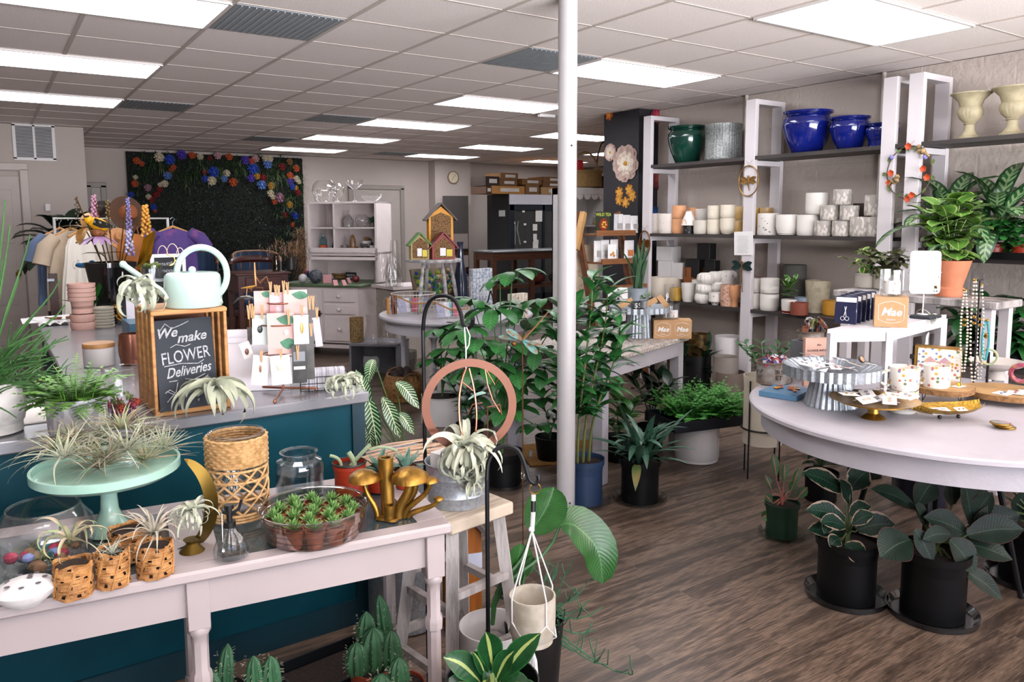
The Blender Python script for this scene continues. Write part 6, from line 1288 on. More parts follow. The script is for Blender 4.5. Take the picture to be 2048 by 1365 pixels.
# pencil cactus at the floor
q=P(1085,1400,.0);t=thing('pencil_cactus','wiry green pencil cactus spreading over the floor by the macrame pot','potted plant',q+V((0,.05,0)));o_=V(t.location);b=MB();R_=random.Random(8)
for(x,y)in((1205,1215),(1190,1260),(1150,1180),(1180,1160),(1110,1135),(1130,1150),(1215,1330),(1160,1300),(1265,1350),(1090,1160),(1020,1190),(985,1240),(1130,1240),(1180,1200),(1100,1200)):
 e_=S(x,y,q)-o_;pts=bez((0,0,.25),(0,0,.32),e_*.6+V((0,0,.02)),e_,7);stem(b,pts,.004,.002)
 for k in range(9):p=pts[R_.randint(2,7)];d=V((R_.uniform(-1,1),R_.uniform(-1,1),R_.uniform(0,1)))*.05;b.tube([p,p+d*.6,p+d+V((0,0,.012))],.0019,4)
b.build('pencil_stems',mat('#3b6a4a',.5,var=.3),t);MB().lathe(shell(cylp(.08,.1,.26)),cap=False).build('pot',BLACK,t)
# aglaonema at the very front
q=PD(985,1400,1.95);q.z=0;t=thing('aglaonema','broad-leaved plant with pale-veined green leaves at the front by the hook','potted plant',q);MAG=leafmat('#1a4a24','#9fae62',nveins=6,vw=0,mid=.14,edgecol='#235c28');b=MB();sb=MB();hb=.38;oz=S(985,1380,q).z
for(x0,y0,x1,y1,w_,nz)in((960,1365,888,1302,50,.5),(975,1365,945,1290,24,.3),(985,1340,972,1252,52,.2),(990,1365,1028,1290,40,.6),(1000,1360,1080,1255,50,.3),(970,1380,885,1362,40,.9),(1000,1385,1060,1360,46,1),(985,1390,965,1350,50,.9),(1010,1390,1090,1380,40,.9)):
 a_,c_=S(x0,y0,q)-q,S(x1,y1,q)-q-away(q)*.03;m_=(a_+c_)/2+V((0,0,.02));b.strip(bez(a_,m_,m_,c_,8),[max(.001,px(w_,q)/2*wshape('oval',i/8))for i in range(9)],V((-.3,-.6,nz)),.3,3);stem(sb,bez((0,0,hb),(0,0,hb+.1),a_*.8,a_,4),.004,.003)
b.build('variegated_leaves',MAG,t);sb.build('stems',mat('#7a8c50',.5),t);MB().lathe(shell(cylp(.09,.12,.4)),cap=False).build('pot',BLACK,t)
# cacti and tray under the console
def cactus(b_,p,r,h_,ribs_=9,bend=0.,az=0.):
 n=8;pts=[V(p)+V((cos(az)*bend*(i/n)**2,sin(az)*bend*(i/n)**2,h_*i/n))for i in range(n+1)]
 for i in range(n):
  pass
 base=len(b_.v);sg=ribs_*4
 for i,c_ in enumerate(pts):
  rr_=r*(sin(pi*(.18+.82*i/n))**.45 if i<n else .05)
  for k in range(sg):a_=2*pi*k/sg;f=1+.12*cos(a_*ribs_);b_.v.append((c_.x+cos(a_)*rr_*f,c_.y+sin(a_)*rr_*f,c_.z))
 for i in range(n):
  for k in range(sg):l=(k+1)%sg;b_._f((base+i*sg+k,base+i*sg+l,base+(i+1)*sg+l,base+(i+1)*sg+k))
MCA=mat('#33623f',.6,var=.3,scale=25);MSP=mat('#b5b29a',.7)
def cpot(lb,x,y,D,specs,pm='#8a3a22'):
 q_=PD(x,y,D);t_=thing('potted_cactus',lb,'cactus',(q_.x,q_.y,0));o2=V(t_.location);zt2=q_.z
 MB().lathe(shell([(.06,max(0,zt2-.14)),(.075,zt2)],.004),seg=24,cap=False).build('pot',mat(pm,.6),t_);MB().lathe([(0,zt2-.01),(.07,zt2-.01)],seg=20,cap=False).build('soil',SOIL,t_)
 if zt2>.15:MB().cyl((0,0,0),.07,zt2-.142,20).build('stand',BLACK,t_)
 b_=MB();s_=MB()
 for dx_,dy_,r2_,h2_,bd in specs:
  cactus(b_,(dx_,dy_,zt2-.01),r2_,h2_,9,bd,dx_*40)
  for k in range(70):a_=int(k*3.7)%9*2*pi/9;z_=U(.1,.95);p_=V((dx_+cos(a_)*r2_*1.1,dy_+sin(a_)*r2_*1.1,zt2-.01+h2_*z_));s_.tube([p_,p_+V((cos(a_+U(-.6,.6)),sin(a_+U(-.6,.6)),U(-.5,.5)))*.008],.0005,3,cap=False)
 b_.build('cactus_body',MCA,t_);s_.build('spines',MSP,t_);return t_
cpot('cluster of ribbed cacti in a terracotta pot beneath the table end',748,1330,2.35,[(-.055,0,.032,.1,0),(0,0,.04,.13,0),(.045,-.03,.03,.12,0),(.06,.04,.025,.2,.02),(.0,.05,.03,.16,0)])
cpot('small round cactus in front of the larger cactus cluster',798,1370,2.15,[(0,0,.028,.09,0),(-.055,0,.028,.06,0)])
cpot('forked prickly cactus under the middle of the console',436,1385,2.05,[(-.02,0,.03,.08,0),(.02,0,.02,.13,.02)],'#2a2a2a')
cpot('dark cactus with a pale green twin under the console',525,1385,2.05,[(-.02,0,.022,.12,0),(.022,-.01,.024,.11,0)],'#2a2a2a')
q=P(640,1345,.1);t=thing('black_plant_tray','shallow black plastic plant tray on the floor under the console','tray',(q.x,q.y+.05,0),.1);b=MB()
for c_,d_ in(((0,0,.005),(.4,.22,.01)),((0,.11,.04),(.4,.006,.08)),((0,-.11,.04),(.4,.006,.08)),((.2,0,.04),(.006,.22,.08)),((-.2,0,.04),(.006,.22,.08))):b.box(c_,d_)
b.build('tray',mat('#0f1318',.4),t,False);MB().box((0,0,.03),(.38,.2,.03)).build('soil',SOIL,t)
# ============================================================ floor plants round the steel column
MBP=mat('#040405',.5,var=.1,spec=.25);MBLU=mat('#1f3350',.45,var=.15);ribf=lambda a_,z_:1+.015*sin(a_*30)
CLR=glass('#dfe3e3',.05,.8)
def palm(b_,p,n,L,W,az0,el,mk='obov'):
 for i in range(n):
  a_=az0+(i-(n-1)/2)*2*pi/n*.95;blade(b_,p,a_,el+.25*cos(a_-az0),L*(1-.15*abs(i-(n-1)/2)/n),W,1.0,mk,.2,8)
MPA=leafmat('#2c6a30','#4a8a48',nveins=10,vw=.06,mid=.03,rough=.4)
q=on(1005,978,0,.1);rp_=px(40,q)
def pach(spots,ref):
 def f(t_,h_,r_):
  b_=MB();sb_=MB();o_=V(t_.location)
  for(x,y,L_,dz)in spots:
   p=S(x,y,ref-away(ref)*dz)-o_;stem(sb_,bez((0,0,h_),(0,0,h_+.4),p*.8+V((0,0,.05)),p,8),.006,.003);palm(b_,p,7,L_*1.15,L_*.48,U(0,6),.1)
  b_.build('palmate_leaves',MPA,t_);sb_.build('stems',mat('#3f6a35',.5),t_)
 return f
potted('money_tree','tall money tree with glossy hand-shaped leaves in a black pot beside the column',q,rp_,.2,MBP,pach([(1025,545,.19,0),(985,618,.2,.05),(1005,690,.2,.08),(955,680,.22,.1),(1055,640,.17,-.05),(1045,770,.2,.05),(1075,700,.18,.1),(925,660,.17,.1),(1000,760,.2,-.1),(1085,600,.15,0),(1035,610,.17,-.1),(970,730,.2,.1),(1070,800,.15,0),(945,600,.15,-.1),(1090,740,.17,.1),(1020,820,.17,.1),(1100,660,.16,0),(1030,740,.2,.1),(1000,560,.14,0),(1075,850,.14,0)],q),CLR,ribf)
q2=on(885,852,0,.1)
def facet(a_,z_):return 1+.03*(abs(((a_*8/pi)%2)-1)-.5)*(1 if int(z_*25)%2 else-1)
potted('money_tree','bushy dark money tree in a white faceted planter behind the copper ring',q2,px(42,q2),.22,WHITE,pach([(900,700,.2,0),(930,740,.22,.1),(880,660,.17,0),(960,700,.2,0),(915,650,.18,0),(985,740,.2,0),(895,745,.15,.1),(945,790,.2,.0),(975,820,.18,.05),(870,720,.16,0),(1000,860,.15,0),(940,840,.15,0)],q2),None,facet,False,taper=.6)
# tall leafy plant behind the column
q=on(1168,1017,0,.1);r_p=px(39,q)
def tallp(t_,h_,r_):
 o_=V(t_.location);b_=MB();sb_=MB();R_=random.Random(4)
 for x,y,xb in((1185,560,1150),(1215,590,1165),(1150,620,1140),(1240,650,1180),(1120,650,1140)):
  top=S(x,y,q)-o_;pts=bez((px(xb-1168,q),0,h_),(px(xb-1168,q),0,h_+.4),top-V((0,0,.3)),top,14);stem(sb_,pts,.009,.004,6)
  for i,p in enumerate(pts[4:]):
   for k in range(4):blade(b_,p,R_.uniform(0,6.28),R_.uniform(-.1,.9)+.02*i,R_.uniform(.14,.21),R_.uniform(.052,.072),R_.uniform(.5,1.2),'lance',.25,7)
 b_.build('foliage',leafmat('#2c6c32','#4f8a4c',nveins=8,vw=.05,mid=.05),t_);sb_.build('trunks',mat('#57602e',.6,var=.3),t_)
potted('tall_leafy_plant','tall leafy plant on slim trunks in a blue ribbed pot right behind the column',q,r_p,.25,MBLU,tallp,CLR,ribf)
q=on(1279,1013,0,.1)
def strap(t_,h_,r_):
 b_=MB();R_=random.Random(6)
 for i in range(38):blade(b_,(R_.uniform(-.05,.05),R_.uniform(-.05,.05),h_),R_.uniform(0,6.28),R_.uniform(.5,1.5),R_.uniform(.2,.42),R_.uniform(.035,.06),R_.uniform(.3,1.6),'lance',.3,8)
 for y_ in range(14):blade(b_,(U(-.03,.03),0,h_+.1),U(0,6.28),U(0,.8),U(.12,.25),.045,1.2,'lance',.25,6)
 b_.build('foliage',leafmat('#3a5f4c','#54806a',nveins=7,vw=.04,mid=.04),t_);blade(b2:=MB(),(-.08,-.06,h_+.02),3.9,.0,.2,.05,1.2,'lance',.2);b2.build('yellowing_leaf',mat('#6e622c',.5,var=.5,col2='#3b5a30',scale=12),t_)
potted('upright_leafy_plant','bushy blue-green strap-leaved plant in a black pot on a clear saucer',q,px(40,q),.24,MBP,strap,CLR,ribf)
# fern tray on a white pot
q=on(1393,930,0,.12);r_=px(43,q);h_=zat(q,1393,846);vessel('white_cylinder_pot','large plain white cylinder pot turned into a plant stand','pot',q,[(r_*.9,0),(r_,.03),(r_,h_)],WHITE,seg=40)
tr=V((q.x,q.y,h_+.002));t=thing('fern_tray','wide black nursery tray of feathery ferns on the white pot','potted plant',tr,radians(-12));w_=.55;b=MB()
for c_,d_ in(((0,0,.005),(w_,.34,.01)),((0,-.17,.035),(w_+.03,.008,.07)),((0,.17,.035),(w_+.03,.008,.07)),((w_/2,0,.035),(.008,.34,.07)),((-w_/2,0,.035),(.008,.34,.07))):b.box(c_,d_)
b.build('tray',mat('#0f141d',.35),t,False);b=MB();R_=random.Random(9)
for i in range(330):
 x_,y_=R_.uniform(-.2,.26),R_.uniform(-.14,.14);frond(b,(x_,y_,.05),R_.uniform(0,6.28),R_.uniform(.5,1.5),R_.uniform(.14,.26),R_.uniform(.4,1.4),.03,9)
b.build('fern_fronds',mat('#4c9438',.5,var=.4,col2='#357a2c',scale=10),t,False)
# doormat
a_,c_=P(1062,882,0),P(1125,950,0);q=P(1150,905,0);t=thing('doormat','tan coir doormat with black script lettering lying behind the column','doormat',(q.x,q.y,0),radians(-20));MB().box((0,0,.006),(.75,.45,.012),bev=.004).build('coir_mat',mat('#8f6427',.95,var=.4,scale=120,bump=.8,bscale=200),t);b=MB();b.text('home',TR(-.12,0,.0125),.2,.0008,.3);b.build('script_lettering',BLACK,t,False)
# dark foliage plants under the wooden table
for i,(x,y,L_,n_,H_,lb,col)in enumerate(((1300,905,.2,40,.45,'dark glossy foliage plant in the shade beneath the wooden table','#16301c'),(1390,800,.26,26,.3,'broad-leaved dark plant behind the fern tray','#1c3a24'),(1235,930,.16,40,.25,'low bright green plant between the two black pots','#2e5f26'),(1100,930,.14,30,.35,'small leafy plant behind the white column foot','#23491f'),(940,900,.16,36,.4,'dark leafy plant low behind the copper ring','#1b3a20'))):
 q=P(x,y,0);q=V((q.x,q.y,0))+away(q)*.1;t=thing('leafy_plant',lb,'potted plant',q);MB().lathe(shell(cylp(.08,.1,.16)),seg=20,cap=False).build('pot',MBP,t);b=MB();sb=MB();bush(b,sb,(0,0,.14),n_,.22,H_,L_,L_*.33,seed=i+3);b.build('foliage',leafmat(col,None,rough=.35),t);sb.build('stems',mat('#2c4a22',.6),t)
# dragonfly and copper mantis stakes seen through the ring
dq=PD(1045,680,3.3);t=thing('dragonfly_stake','teal patina metal dragonfly on a tall thin rod over the money tree','garden stake',(dq.x,dq.y,0));o_=V(t.location);MB().tube([(0,0,0),dq-o_],.003,5).build('rod',MST,t)
b=MB()
for(x,y,w_)in((997,674,14),(1012,660,18),(1095,697,10),(1075,708,18)):a2,c2_=dq-o_,S(x,y,dq)-o_;b.strip([a2+(c2_-a2)*k for k in(0,.3,.6,.85,1)],[.006,px(w_,dq)/2*.8,px(w_,dq)/2,px(w_,dq)/2*.8,.004],V((-.3,-.5,.8)),.1,1)
b.build('wing',mat('#5f9896',.4,.4,var=.5,scale=40,col2='#7a5a38'),t);b=MB().tube([dq-o_,S(1070,655,dq)-o_,S(1098,622,dq)-o_],[.006,.004,.002],6).sph(S(1028,688,dq)-o_,.012,8,6);b.build('body',mat('#6a4622',.45,.6),t)
mq=PD(975,815,3.0);t=thing('copper_mantis_stake','copper wire mantis with a teal leaf wing seen through the ring hanger','garden stake',(mq.x,mq.y,0));o_=V(t.location);b=MB().tube([(0,0,0),mq-o_],.003,5)
for pts in([(970,740),(975,770),(985,800),(1000,825)],[(972,740),(990,770),(1005,745),(1018,760),(1023,785)],[(935,830),(945,810),(965,806)],[(975,815),(1000,810),(1003,830)],[(925,765),(950,785)]):b.tube([S(x,y,mq)-o_ for x,y in pts],.003,5)
b.build('copper_wire',MCP,t);MB().strip([S(x,y,mq)-o_ for x,y in((937,800),(950,792),(965,788),(972,787))],[.004,.012,.014,.004],V((0,-.3,1)),.3,1).build('leaf_wing',mat('#8fb3a6',.5),t)
# basket of pinecones, white bowl on floor shelf
q=on(808,808,0,.15);r_=px(40,q);t=thing('woven_basket','round braided seagrass basket full of pine cones on the floor','basket',q);h_=zat(q,808,745)*.95;MB().lathe(shell([(r_*.8,0),(r_*1.0,h_*.3),(r_*1.03,h_*.6),(r_*.85,h_)],.012),seg=70,cap=False,ribs=lambda a_,z_:1+.03*sin(a_*24+z_*140)).build('woven_body',mat('#8d6433',.7,var=.5,scale=60,bump=.6,col2='#5a3c1c'),t)
for s_ in(-1,1):MB().tube([(s_*r_*.5*cos(k)-.0,-r_*.9 if s_>0 else r_*.9,h_*.8+.07*sin(k))for k in[pi*i/8 for i in range(9)]],.012,6).build('handle',mat('#6e4a24',.7,var=.4),t)
b=MB();[b.sph((U(-.6,.6)*r_,U(-.6,.6)*r_,h_*.9+U(0,.05)),(.035,.035,.045),10,8,None,lambda a_,z_:1+.15*sin(a_*8+z_*20))for _ in range(14)];b.build('pine_cones',mat('#33241c',.8,var=.5,scale=50),t)
# ============================================================ wall shelving of white frames and dark boards
XF=4.15;MSW=mat('#c8c2c4',.4,var=.03)
def frame(y0,y1,lb):
 t_=thing('shelving_upright',lb,'shelf frame',(XF,(y0+y1)/2,0),0,'white wooden shelf frames');w_=abs(y1-y0);h_=2.53
 for x_ in(.02,.36):MB().box((x_,0,h_/2),(.04,w_,h_),bev=.002).build('post',MSW,t_,False)
 for z_ in(h_-.02,2.015,1.375,.755):MB().box((.19,0,z_),(.30,w_*.9,.04)).build('rail',MSW,t_,False)
 MB().box((.405,.03,1.9),(.05,.06,.07)).box((.405,.03,1.28),(.05,.06,.07)).build('wall_bracket',MSW,t_,False)
for a_,c_,lb in((.75,.65,'white shelf frame standing against the mural pillar'),(-.44,-.54,'white shelf frame with the paper notice and dragonfly'),(-1.61,-1.71,'white shelf frame, farther one of the close pair'),(-1.79,-1.89,'white shelf frame, nearer one of the close pair'),(-3.18,-3.28,'white shelf frame at the window end of the shelving')):frame(a_,c_,lb)
MSB=mat('#3b3432',.6,var=.5,scale=10,stretch=(1,.2,1))
SHZ=(2.07,1.425,.805)
for y0,y1,nm in((.72,-.50,'between the pillar frame and the notice frame'),(-.50,-1.66,'between the notice frame and the paired frames'),(-1.665,-3.3,'beyond the paired frames')):
 for i,z_ in enumerate(SHZ):
  if y1<-3:z_=(2.07,1.30,.62)[i]
  o=MB().box((XF+.19,(y0+y1)/2,z_-.015),(.37,y0-y1-.004,.028)).build('shelf_board',MSB,None,False);tag(o,('upper','middle','lower')[i]+' dark shelf board '+nm,'shelf','dark shelf boards')
def sh(x,lv,dx=.14,z=None):
 "spot on a shelf: seen at pixel column x, dx behind the front edge"
 q_=PXX(x,470,XF+dx);return V((XF+dx,q_.y,SHZ[lv]if z is None else z))
def spot(name,lb,cat,x,lv,wpx,hpx,m,prof=None,dx=.12,z=None,ribs=None,seg=24,grp=None,extra=None,sq=None):
 q_=sh(x,lv,dx,z);r=px(wpx/2,q_);h_=px(hpx,q_)*.98;pr_=[(a_*r,b_*h_)for a_,b_ in(prof or[(.95,0),(1,.04),(1,1)])]
 return vessel(name,lb,cat,q_,pr_,m,grp,.006,seg,None,ribs,sq=sq)
BLUE=mat('#0c1a6e',.12,var=.35,scale=5,coat=.8);belly=[(.55,0),(.6,.03),(.85,.35),(1.0,.68),(.97,.82),(.84,.9),(.98,.95),(1.0,1.0)]
spot('glazed_planter','large deep blue glazed planter, biggest of the blue row','planter',1607,0,96,84,BLUE,belly,.19,seg=40);spot('glazed_planter','medium deep blue glazed planter, middle of the blue row','planter',1691,0,76,66,BLUE,belly,.19,seg=40);spot('glazed_planter','small deep blue glazed planter half behind the paired frames','planter',1755,0,62,48,BLUE,belly,.2,seg=36)
spot('glazed_planter','dark green glazed round planter on the top board by the pillar','planter',1371,0,78,74,mat('#0f3b30',.15,var=.4,scale=5,coat=.7),belly,.19,seg=40)
spot('metal_planter','tall ribbed galvanized cylinder planter beside the green one','planter',1442,0,72,72,mat('#8f9290',.5,.5,var=.5,scale=60),[(.98,0),(1,.02),(1,.1),(.97,.12),(.97,.86),(1,.88),(1,1)],.17,seg=120,ribs=lambda a_,z_:1+.012*sin(a_*40))
URN=[(.55,0),(.55,.06),(.42,.08),(.25,.2),(.24,.32),(.3,.34),(.26,.36),(.5,.46),(.62,.58),(.58,.66),(.52,.7),(.62,.84),(.88,.95),(.99,.98),(1.0,1.0)]
MURN=mat('#a59a7c',.65,var=.2,scale=20);fl=lambda a_,z_:1+(.03*abs(sin(a_*10))if .1<z_<.2 else 0)
spot('stone_urn','sandy classical urn planter next to the shelf frame','urn',1926,0,74,92,MURN,URN,.13,ribs=fl,seg=80);spot('stone_urn','sandy classical urn planter, the outer of the two','urn',2010,0,80,97,MURN,URN,.13,ribs=fl,seg=80)
MSPK=mat('#d6cdc4',.5,col2='#8a7a70',scale=90,edge=(.62,.66));MTER=mat('#d8d2cc',.5,col2='#3a3838',scale=55,edge=(.64,.66));MPE=mat('#d59a6e',.55,var=.1);MIV=mat('#d9cfbd',.5,var=.06);MGEO=leafpot_mat('#a9a29b','#cfc8bf');MWH=mat('#dcd7d0',.5,var=.05);MMU=mat('#b08a4a',.4,var=.3,scale=8,col2='#c9b28c');CP='ceramic pots on the shelves'
L1=1
cup=[(.9,0),(.97,.05),(1,.3),(1,1)];rnd_=[(.6,0),(.85,.1),(1,.4),(1,1)]
for x,w_,h_,m,pf,dx,z,lb in(
 (1317,32,40,MSPK,cup,.12,0,'speckled white pot with a tan base beside the pillar frame'),(1334,34,40,MSPK,cup,.08,0,'second speckled white pot, nearer the peach pots'),
 (1358,28,30,MPE,cup,.1,0,'peach ceramic pot, lower of the handled pair'),(1358,28,26,MPE,cup,.1,30,'peach ceramic pot stacked on top with side knobs'),(1386,24,52,MPE,cup,.25,0,'peach pot standing behind the rainbow vase'),
 (1402,30,28,mat('#c4bdb0',.7,var=.1),cup,.07,0,'plain stone-grey pot in front of the ivory ones'),(1402,26,50,MWH,rnd_,.26,0,'white pot standing behind the stone-grey one'),
 (1429,30,30,MIV,cup,.1,0,'ivory ceramic pot, bottom of the first ivory stack'),(1429,30,27,MIV,cup,.1,30,'ivory ceramic pot, top of the first ivory stack'),(1456,32,33,MIV,rnd_,.09,0,'etched ivory pot with a rounded foot, bottom of its stack'),(1456,32,26,MIV,cup,.09,33,'ribbed ivory pot, top of its stack'),
 (1478,22,28,MMU,cup,.14,0,'mustard dipped pot, lower, beside the notice'),(1478,22,28,MMU,cup,.14,28,'mustard dipped pot, upper, beside the notice'),(1506,24,54,MMU,cup,.26,0,'tan mustard pot half hidden by the notice frame'),(1531,26,54,MMU,cup,.3,0,'tan pot with a mustard wave behind the terrazzo one'),
 (1536,42,44,MTER,[(.97,0),(1,.03),(1,1)],.1,0,'white terrazzo pot with black flecks on a tan base'),(1574,44,42,MWH,rnd_,.1,0,'white bowl pot with horizontal ridges'),
 (1616,44,42,MWH,cup,.12,0,'white finely banded pot, bottom of the banded stack'),(1632,44,43,MWH,cup,.14,42.5,'white finely banded pot, top of the banded stack'),
 (1646,34,31,MGEO,cup,.08,0,'grey leaf-printed pot, bottom row, first from the banded stack'),(1682,35,31,MGEO,cup,.08,0,'grey leaf-printed pot, bottom row, second'),(1720,40,40,MGEO,cup,.1,0,'taller grey leaf-printed pot, bottom row, third'),(1748,36,40,MGEO,cup,.12,0,'grey leaf-printed pot against the paired frames'),
 (1658,36,30,MGEO,cup,.1,31.5,'grey leaf-printed pot, middle row, first'),(1697,36,30,MGEO,cup,.1,31.5,'grey leaf-printed pot, middle row, second'),(1682,36,31,MGEO,cup,.12,62,'grey leaf-printed pot, alone on the top row'),(1745,36,42,MGEO,cup,.14,41,'grey leaf-printed pot stacked next to the paired frames'),(1722,34,66,mat('#3a2d26',.7),cup,.27,0,'dark brown square pot behind the printed ones'),(1799,26,38,mat('#7b736d',.5,col2='#9a938c',scale=40),cup,.12,0,'grey printed pot seen between the paired frames')):
 q_=sh(x,1,dx);zz_=SHZ[1]+(px(z,q_)+.0005 if z else 0);spot('ceramic_pot',lb,'pot',x,1,w_,h_,m,pf,dx,zz_,grp=CP)
t=thing('rainbow_vase','white tapered vase with peach rainbow arches on a black speckled cup','vase',sh(1377,1,.05));k=px(1,V(t.location))
MB().lathe([(0,0),(11*k,0),(12*k,16*k),(0,16*k)],cap=False).build('speckled_cup',mat('#141416',.5,col2='#d5d5d5',scale=90,edge=(.66,.68)),t);MB().lathe(shell([(15*k,17*k),(14*k,24*k),(7*k,40*k),(6*k,44*k),(8*k,46*k)],.003),cap=False).build('vase_body',MWH,t)
b=MB();[b.tube([(-15*k*.9,cos(a_)*r_*k*.9,(20+sin(a_)*r_*1.3)*k)for a_ in[pi*i/10 for i in range(11)]],.0018,4)for r_ in(5,7.5)];b.build('rainbow_arch',MPE,t)
# lower board
for x,w_,h_,m,pf,dx,z,lb in(
 (1322,36,42,MIV,cup,.12,0,'tall cream pot low beside the snake plant'),(1346,34,42,MIV,cup,.2,0,'cream pot behind the mustard one on the low board'),(1354,24,26,mat('#a87e28',.4,col2='#c4a24a',scale=8),cup,.03,0,'mustard glazed tumbler at the front of the low board'),
 (1366,26,60,mat('#8c8580',.6,col2='#55504c',scale=40),cup,.3,0,'grey patterned pot with copper rim at the back'),(1379,28,38,MWH,[(.7,0),(.85,.2),(1,1)],.05,0,'white ribbed tapered cup behind the tall glass vase'),(1393,50,64,mat('#8a4f22',.5),cup,.33,0,'wide copper-brown bowl at the back of the low board'),
 (1401,30,44,MWH,cup,.16,0,'tall plain white cup-shaped planter'),(1434,26,26,MTER,[(.5,0),(.6,.15),(1,.3),(1,1)],.03,0,'small footed terrazzo cup with black flecks'),(1458,28,44,mat('#c99f88',.6,col2='#8a6a5c',scale=60),[(.9,0),(1,.3),(.96,.5),(1,.8),(.95,1)],.05,0,'pale pink scalloped pot beside the terrazzo cups'),(1455,30,66,MTER,cup,.2,0,'terrazzo pot with black flecks behind the pink scalloped one'),
 (1473,24,44,MPE,[(.6,0),(.6,.35),(1,.5),(1,1)],.06,0,'peach footed goblet pot by the notice frame'),(1519,60,56,mat('#b08a80',.6),cup,.33,0,'wide dusty pink bowl behind the scalloped cups'),
 (1512,32,32,MWH,cup,.1,0,'white scallop-textured pot on tan feet, lower of its pair'),(1512,32,28,MWH,cup,.1,32.5,'white scallop-textured pot on tan feet, upper of its pair'),(1543,36,34,MWH,cup,.08,0,'white scallop-textured pot on brick red feet, lower of its pair'),(1543,36,30,MWH,cup,.08,34.5,'white scallop-textured pot with a brick red rim, upper of its pair'),
 (1592,44,90,mat('#4a4a45',.7,var=.2),cup,.33,0,'tall charcoal pot behind the small peperomia'),(1640,48,66,mat('#b3a890',.7,col2='#978c76',scale=20),[(.85,0),(1,1)],.25,0,'large beige textured pot tilted on the low board'),(1604,34,26,mat('#7a3b28',.7),cup,.0,0,'brick red pot at the edge of the low board'),(1610,30,30,mat('#8f9fb0',.6),cup,.2,0,'small pale blue pot on the low board'),(1672,40,30,mat('#b5822a',.5),cup,.2,0,'square mustard yellow pot near the tilted beige one')):
 q_=sh(x,2,dx);zz_=SHZ[2]+(px(z,q_)+.0005 if z else 0);spot('ceramic_pot',lb,'pot',x,2,w_,h_,m,pf,dx,zz_,grp=CP)
for x,w_,h_,z,lb in((1340,34,34,38,'white gift box, lower of the white boxes'),(1361,24,32,38,'white gift box standing behind the lower one'),(1338,36,28,72,'white gift box, topmost of the white boxes')):
 q_=sh(x,2,.25);k=px(1,q_);tagged_box('gift_box',lb,'box',q_+V((0,0,z*k)),(w_*k*.9,w_*k,h_*k),WHITE,.2,'white gift boxes')
for x,w_,h_,z,dx,lb in((1393,36,36,44,.28,'black square box, lower inner of the dark pile'),(1426,28,34,46,.3,'black square box, lower outer of the dark pile'),(1414,34,32,81,.29,'black square box on top of the dark pile')):
 q_=sh(x+0,2,dx);k=px(1,q_);tagged_box('black_planter_box',lb,'box',q_+V((0,0,z*k)),(w_*k*.7,w_*k*.85,h_*k),mat('#0c0d0e',.5),.15,'black boxes')
pf_=[(.3,0),(.7,.02),(.95,.25),(1,.5),(.92,.8),(.6,.97),(.2,.9),(.0,.88)]
first=None
for x,z,dx,lb in((1410,0,.05,'white ceramic pumpkin, bottom of the nearest stack'),(1412,19,.05,'white ceramic pumpkin, middle of the nearest stack'),(1414,40,.05,'white ceramic pumpkin, top of the nearest stack'),(1438,22,.14,'white ceramic pumpkin, middle of the second stack'),(1434,42,.14,'white ceramic pumpkin, top of the second stack'),(1456,24,.24,'white ceramic pumpkin, lower rear one by the pink pot'),(1458,44,.24,'white ceramic pumpkin, farthest on the top row'),(1432,1,.16,'white ceramic pumpkin, bottom of the second stack')):
 q_=sh(x,2,dx);k=px(1,q_);p_=q_+V((0,0,z*k))
 if first is None:first=thing('ceramic_pumpkin',lb,'pumpkin',p_,0,'white ceramic pumpkins');MB().lathe([(a_*18*k,b_*22*k)for a_,b_ in pf_],seg=60,cap=False,ribs=lambda a_,z_:1-.06*abs(cos(a_*6))**6).build('ribbed_body',MWH,first);MB().tube([(0,0,18*k),(.003,0,22*k)],.006,6).build('stub',MWH,first)
 else:dup(first,p_,U(0,3),lb)
# hanging ornaments on frames
t=thing('paper_notice','white sheet of small print pinned to the shelf frame','notice',PXX(1487,487,XF-.006));k=px(1,V(t.location));MB().box((0,0,0),(.002,46*k,47*k),T=RX(-.04)).build('sheet',PAPER,t,False);b=MB()
for i in range(13):b.box((-.0015,2*k,14*k-i*2.7*k),(.0005,(30-(i*7)%9)*k,.5*k))
b.build('small_print',mat('#9a9896',.8),t,False)
def orn(lb,x,y,rx_,ry_,nm,cat,m,ring=True):
 t_=thing(nm,lb,cat,PXX(x,y,XF-.012));k_=px(1,V(t_.location));T_=RY(-pi/2)
 if ring:MB().tube([(0,cos(a_)*rx_*k_,sin(a_)*ry_*k_)for a_ in[2*pi*i/32 for i in range(32)]],1.3*k_,5,True).build('hoop',m,t_)
 MB().tube([(0,-8*k_,(ry_+10)*k_),(0,0,(ry_+3)*k_),(0,8*k_,(ry_+10)*k_)],.0012,4).build('wire',m,t_);return t_,k_
MRU=mat('#7a4a1e',.5,.6,var=.3);MRG=mat('#96703a',.4,.7,var=.3)
def dfly(t_,k_,wl,bl,m,mb,w2=4):
 b_=MB()
 for a_ in(.35,-.2,pi-.35,pi+.2):b_.strip([V((-.003,cos(a_)*wl*k_*j,sin(a_)*wl*k_*j))for j in(0,.35,.7,1)],[k_,w2*k_,w2*1.1*k_,k_],V((-1,0,0)),.1,1)
 b_.build('wings',m,t_,False);MB().tube([(-.004,0,6*k_),(-.004,0,-bl*.3*k_),(-.004,-3*k_,-bl*k_)],[2*k_,1.6*k_,.8*k_],6).sph((-.004,0,8*k_),2.5*k_,8,6).build('body',mb,t_)
t,k=orn('round gold metal hoop with an openwork dragonfly on the notice frame',1497,362,24,30,'dragonfly_hoop','wall ornament',MRG);dfly(t,k,20,20,MRG,MRG)
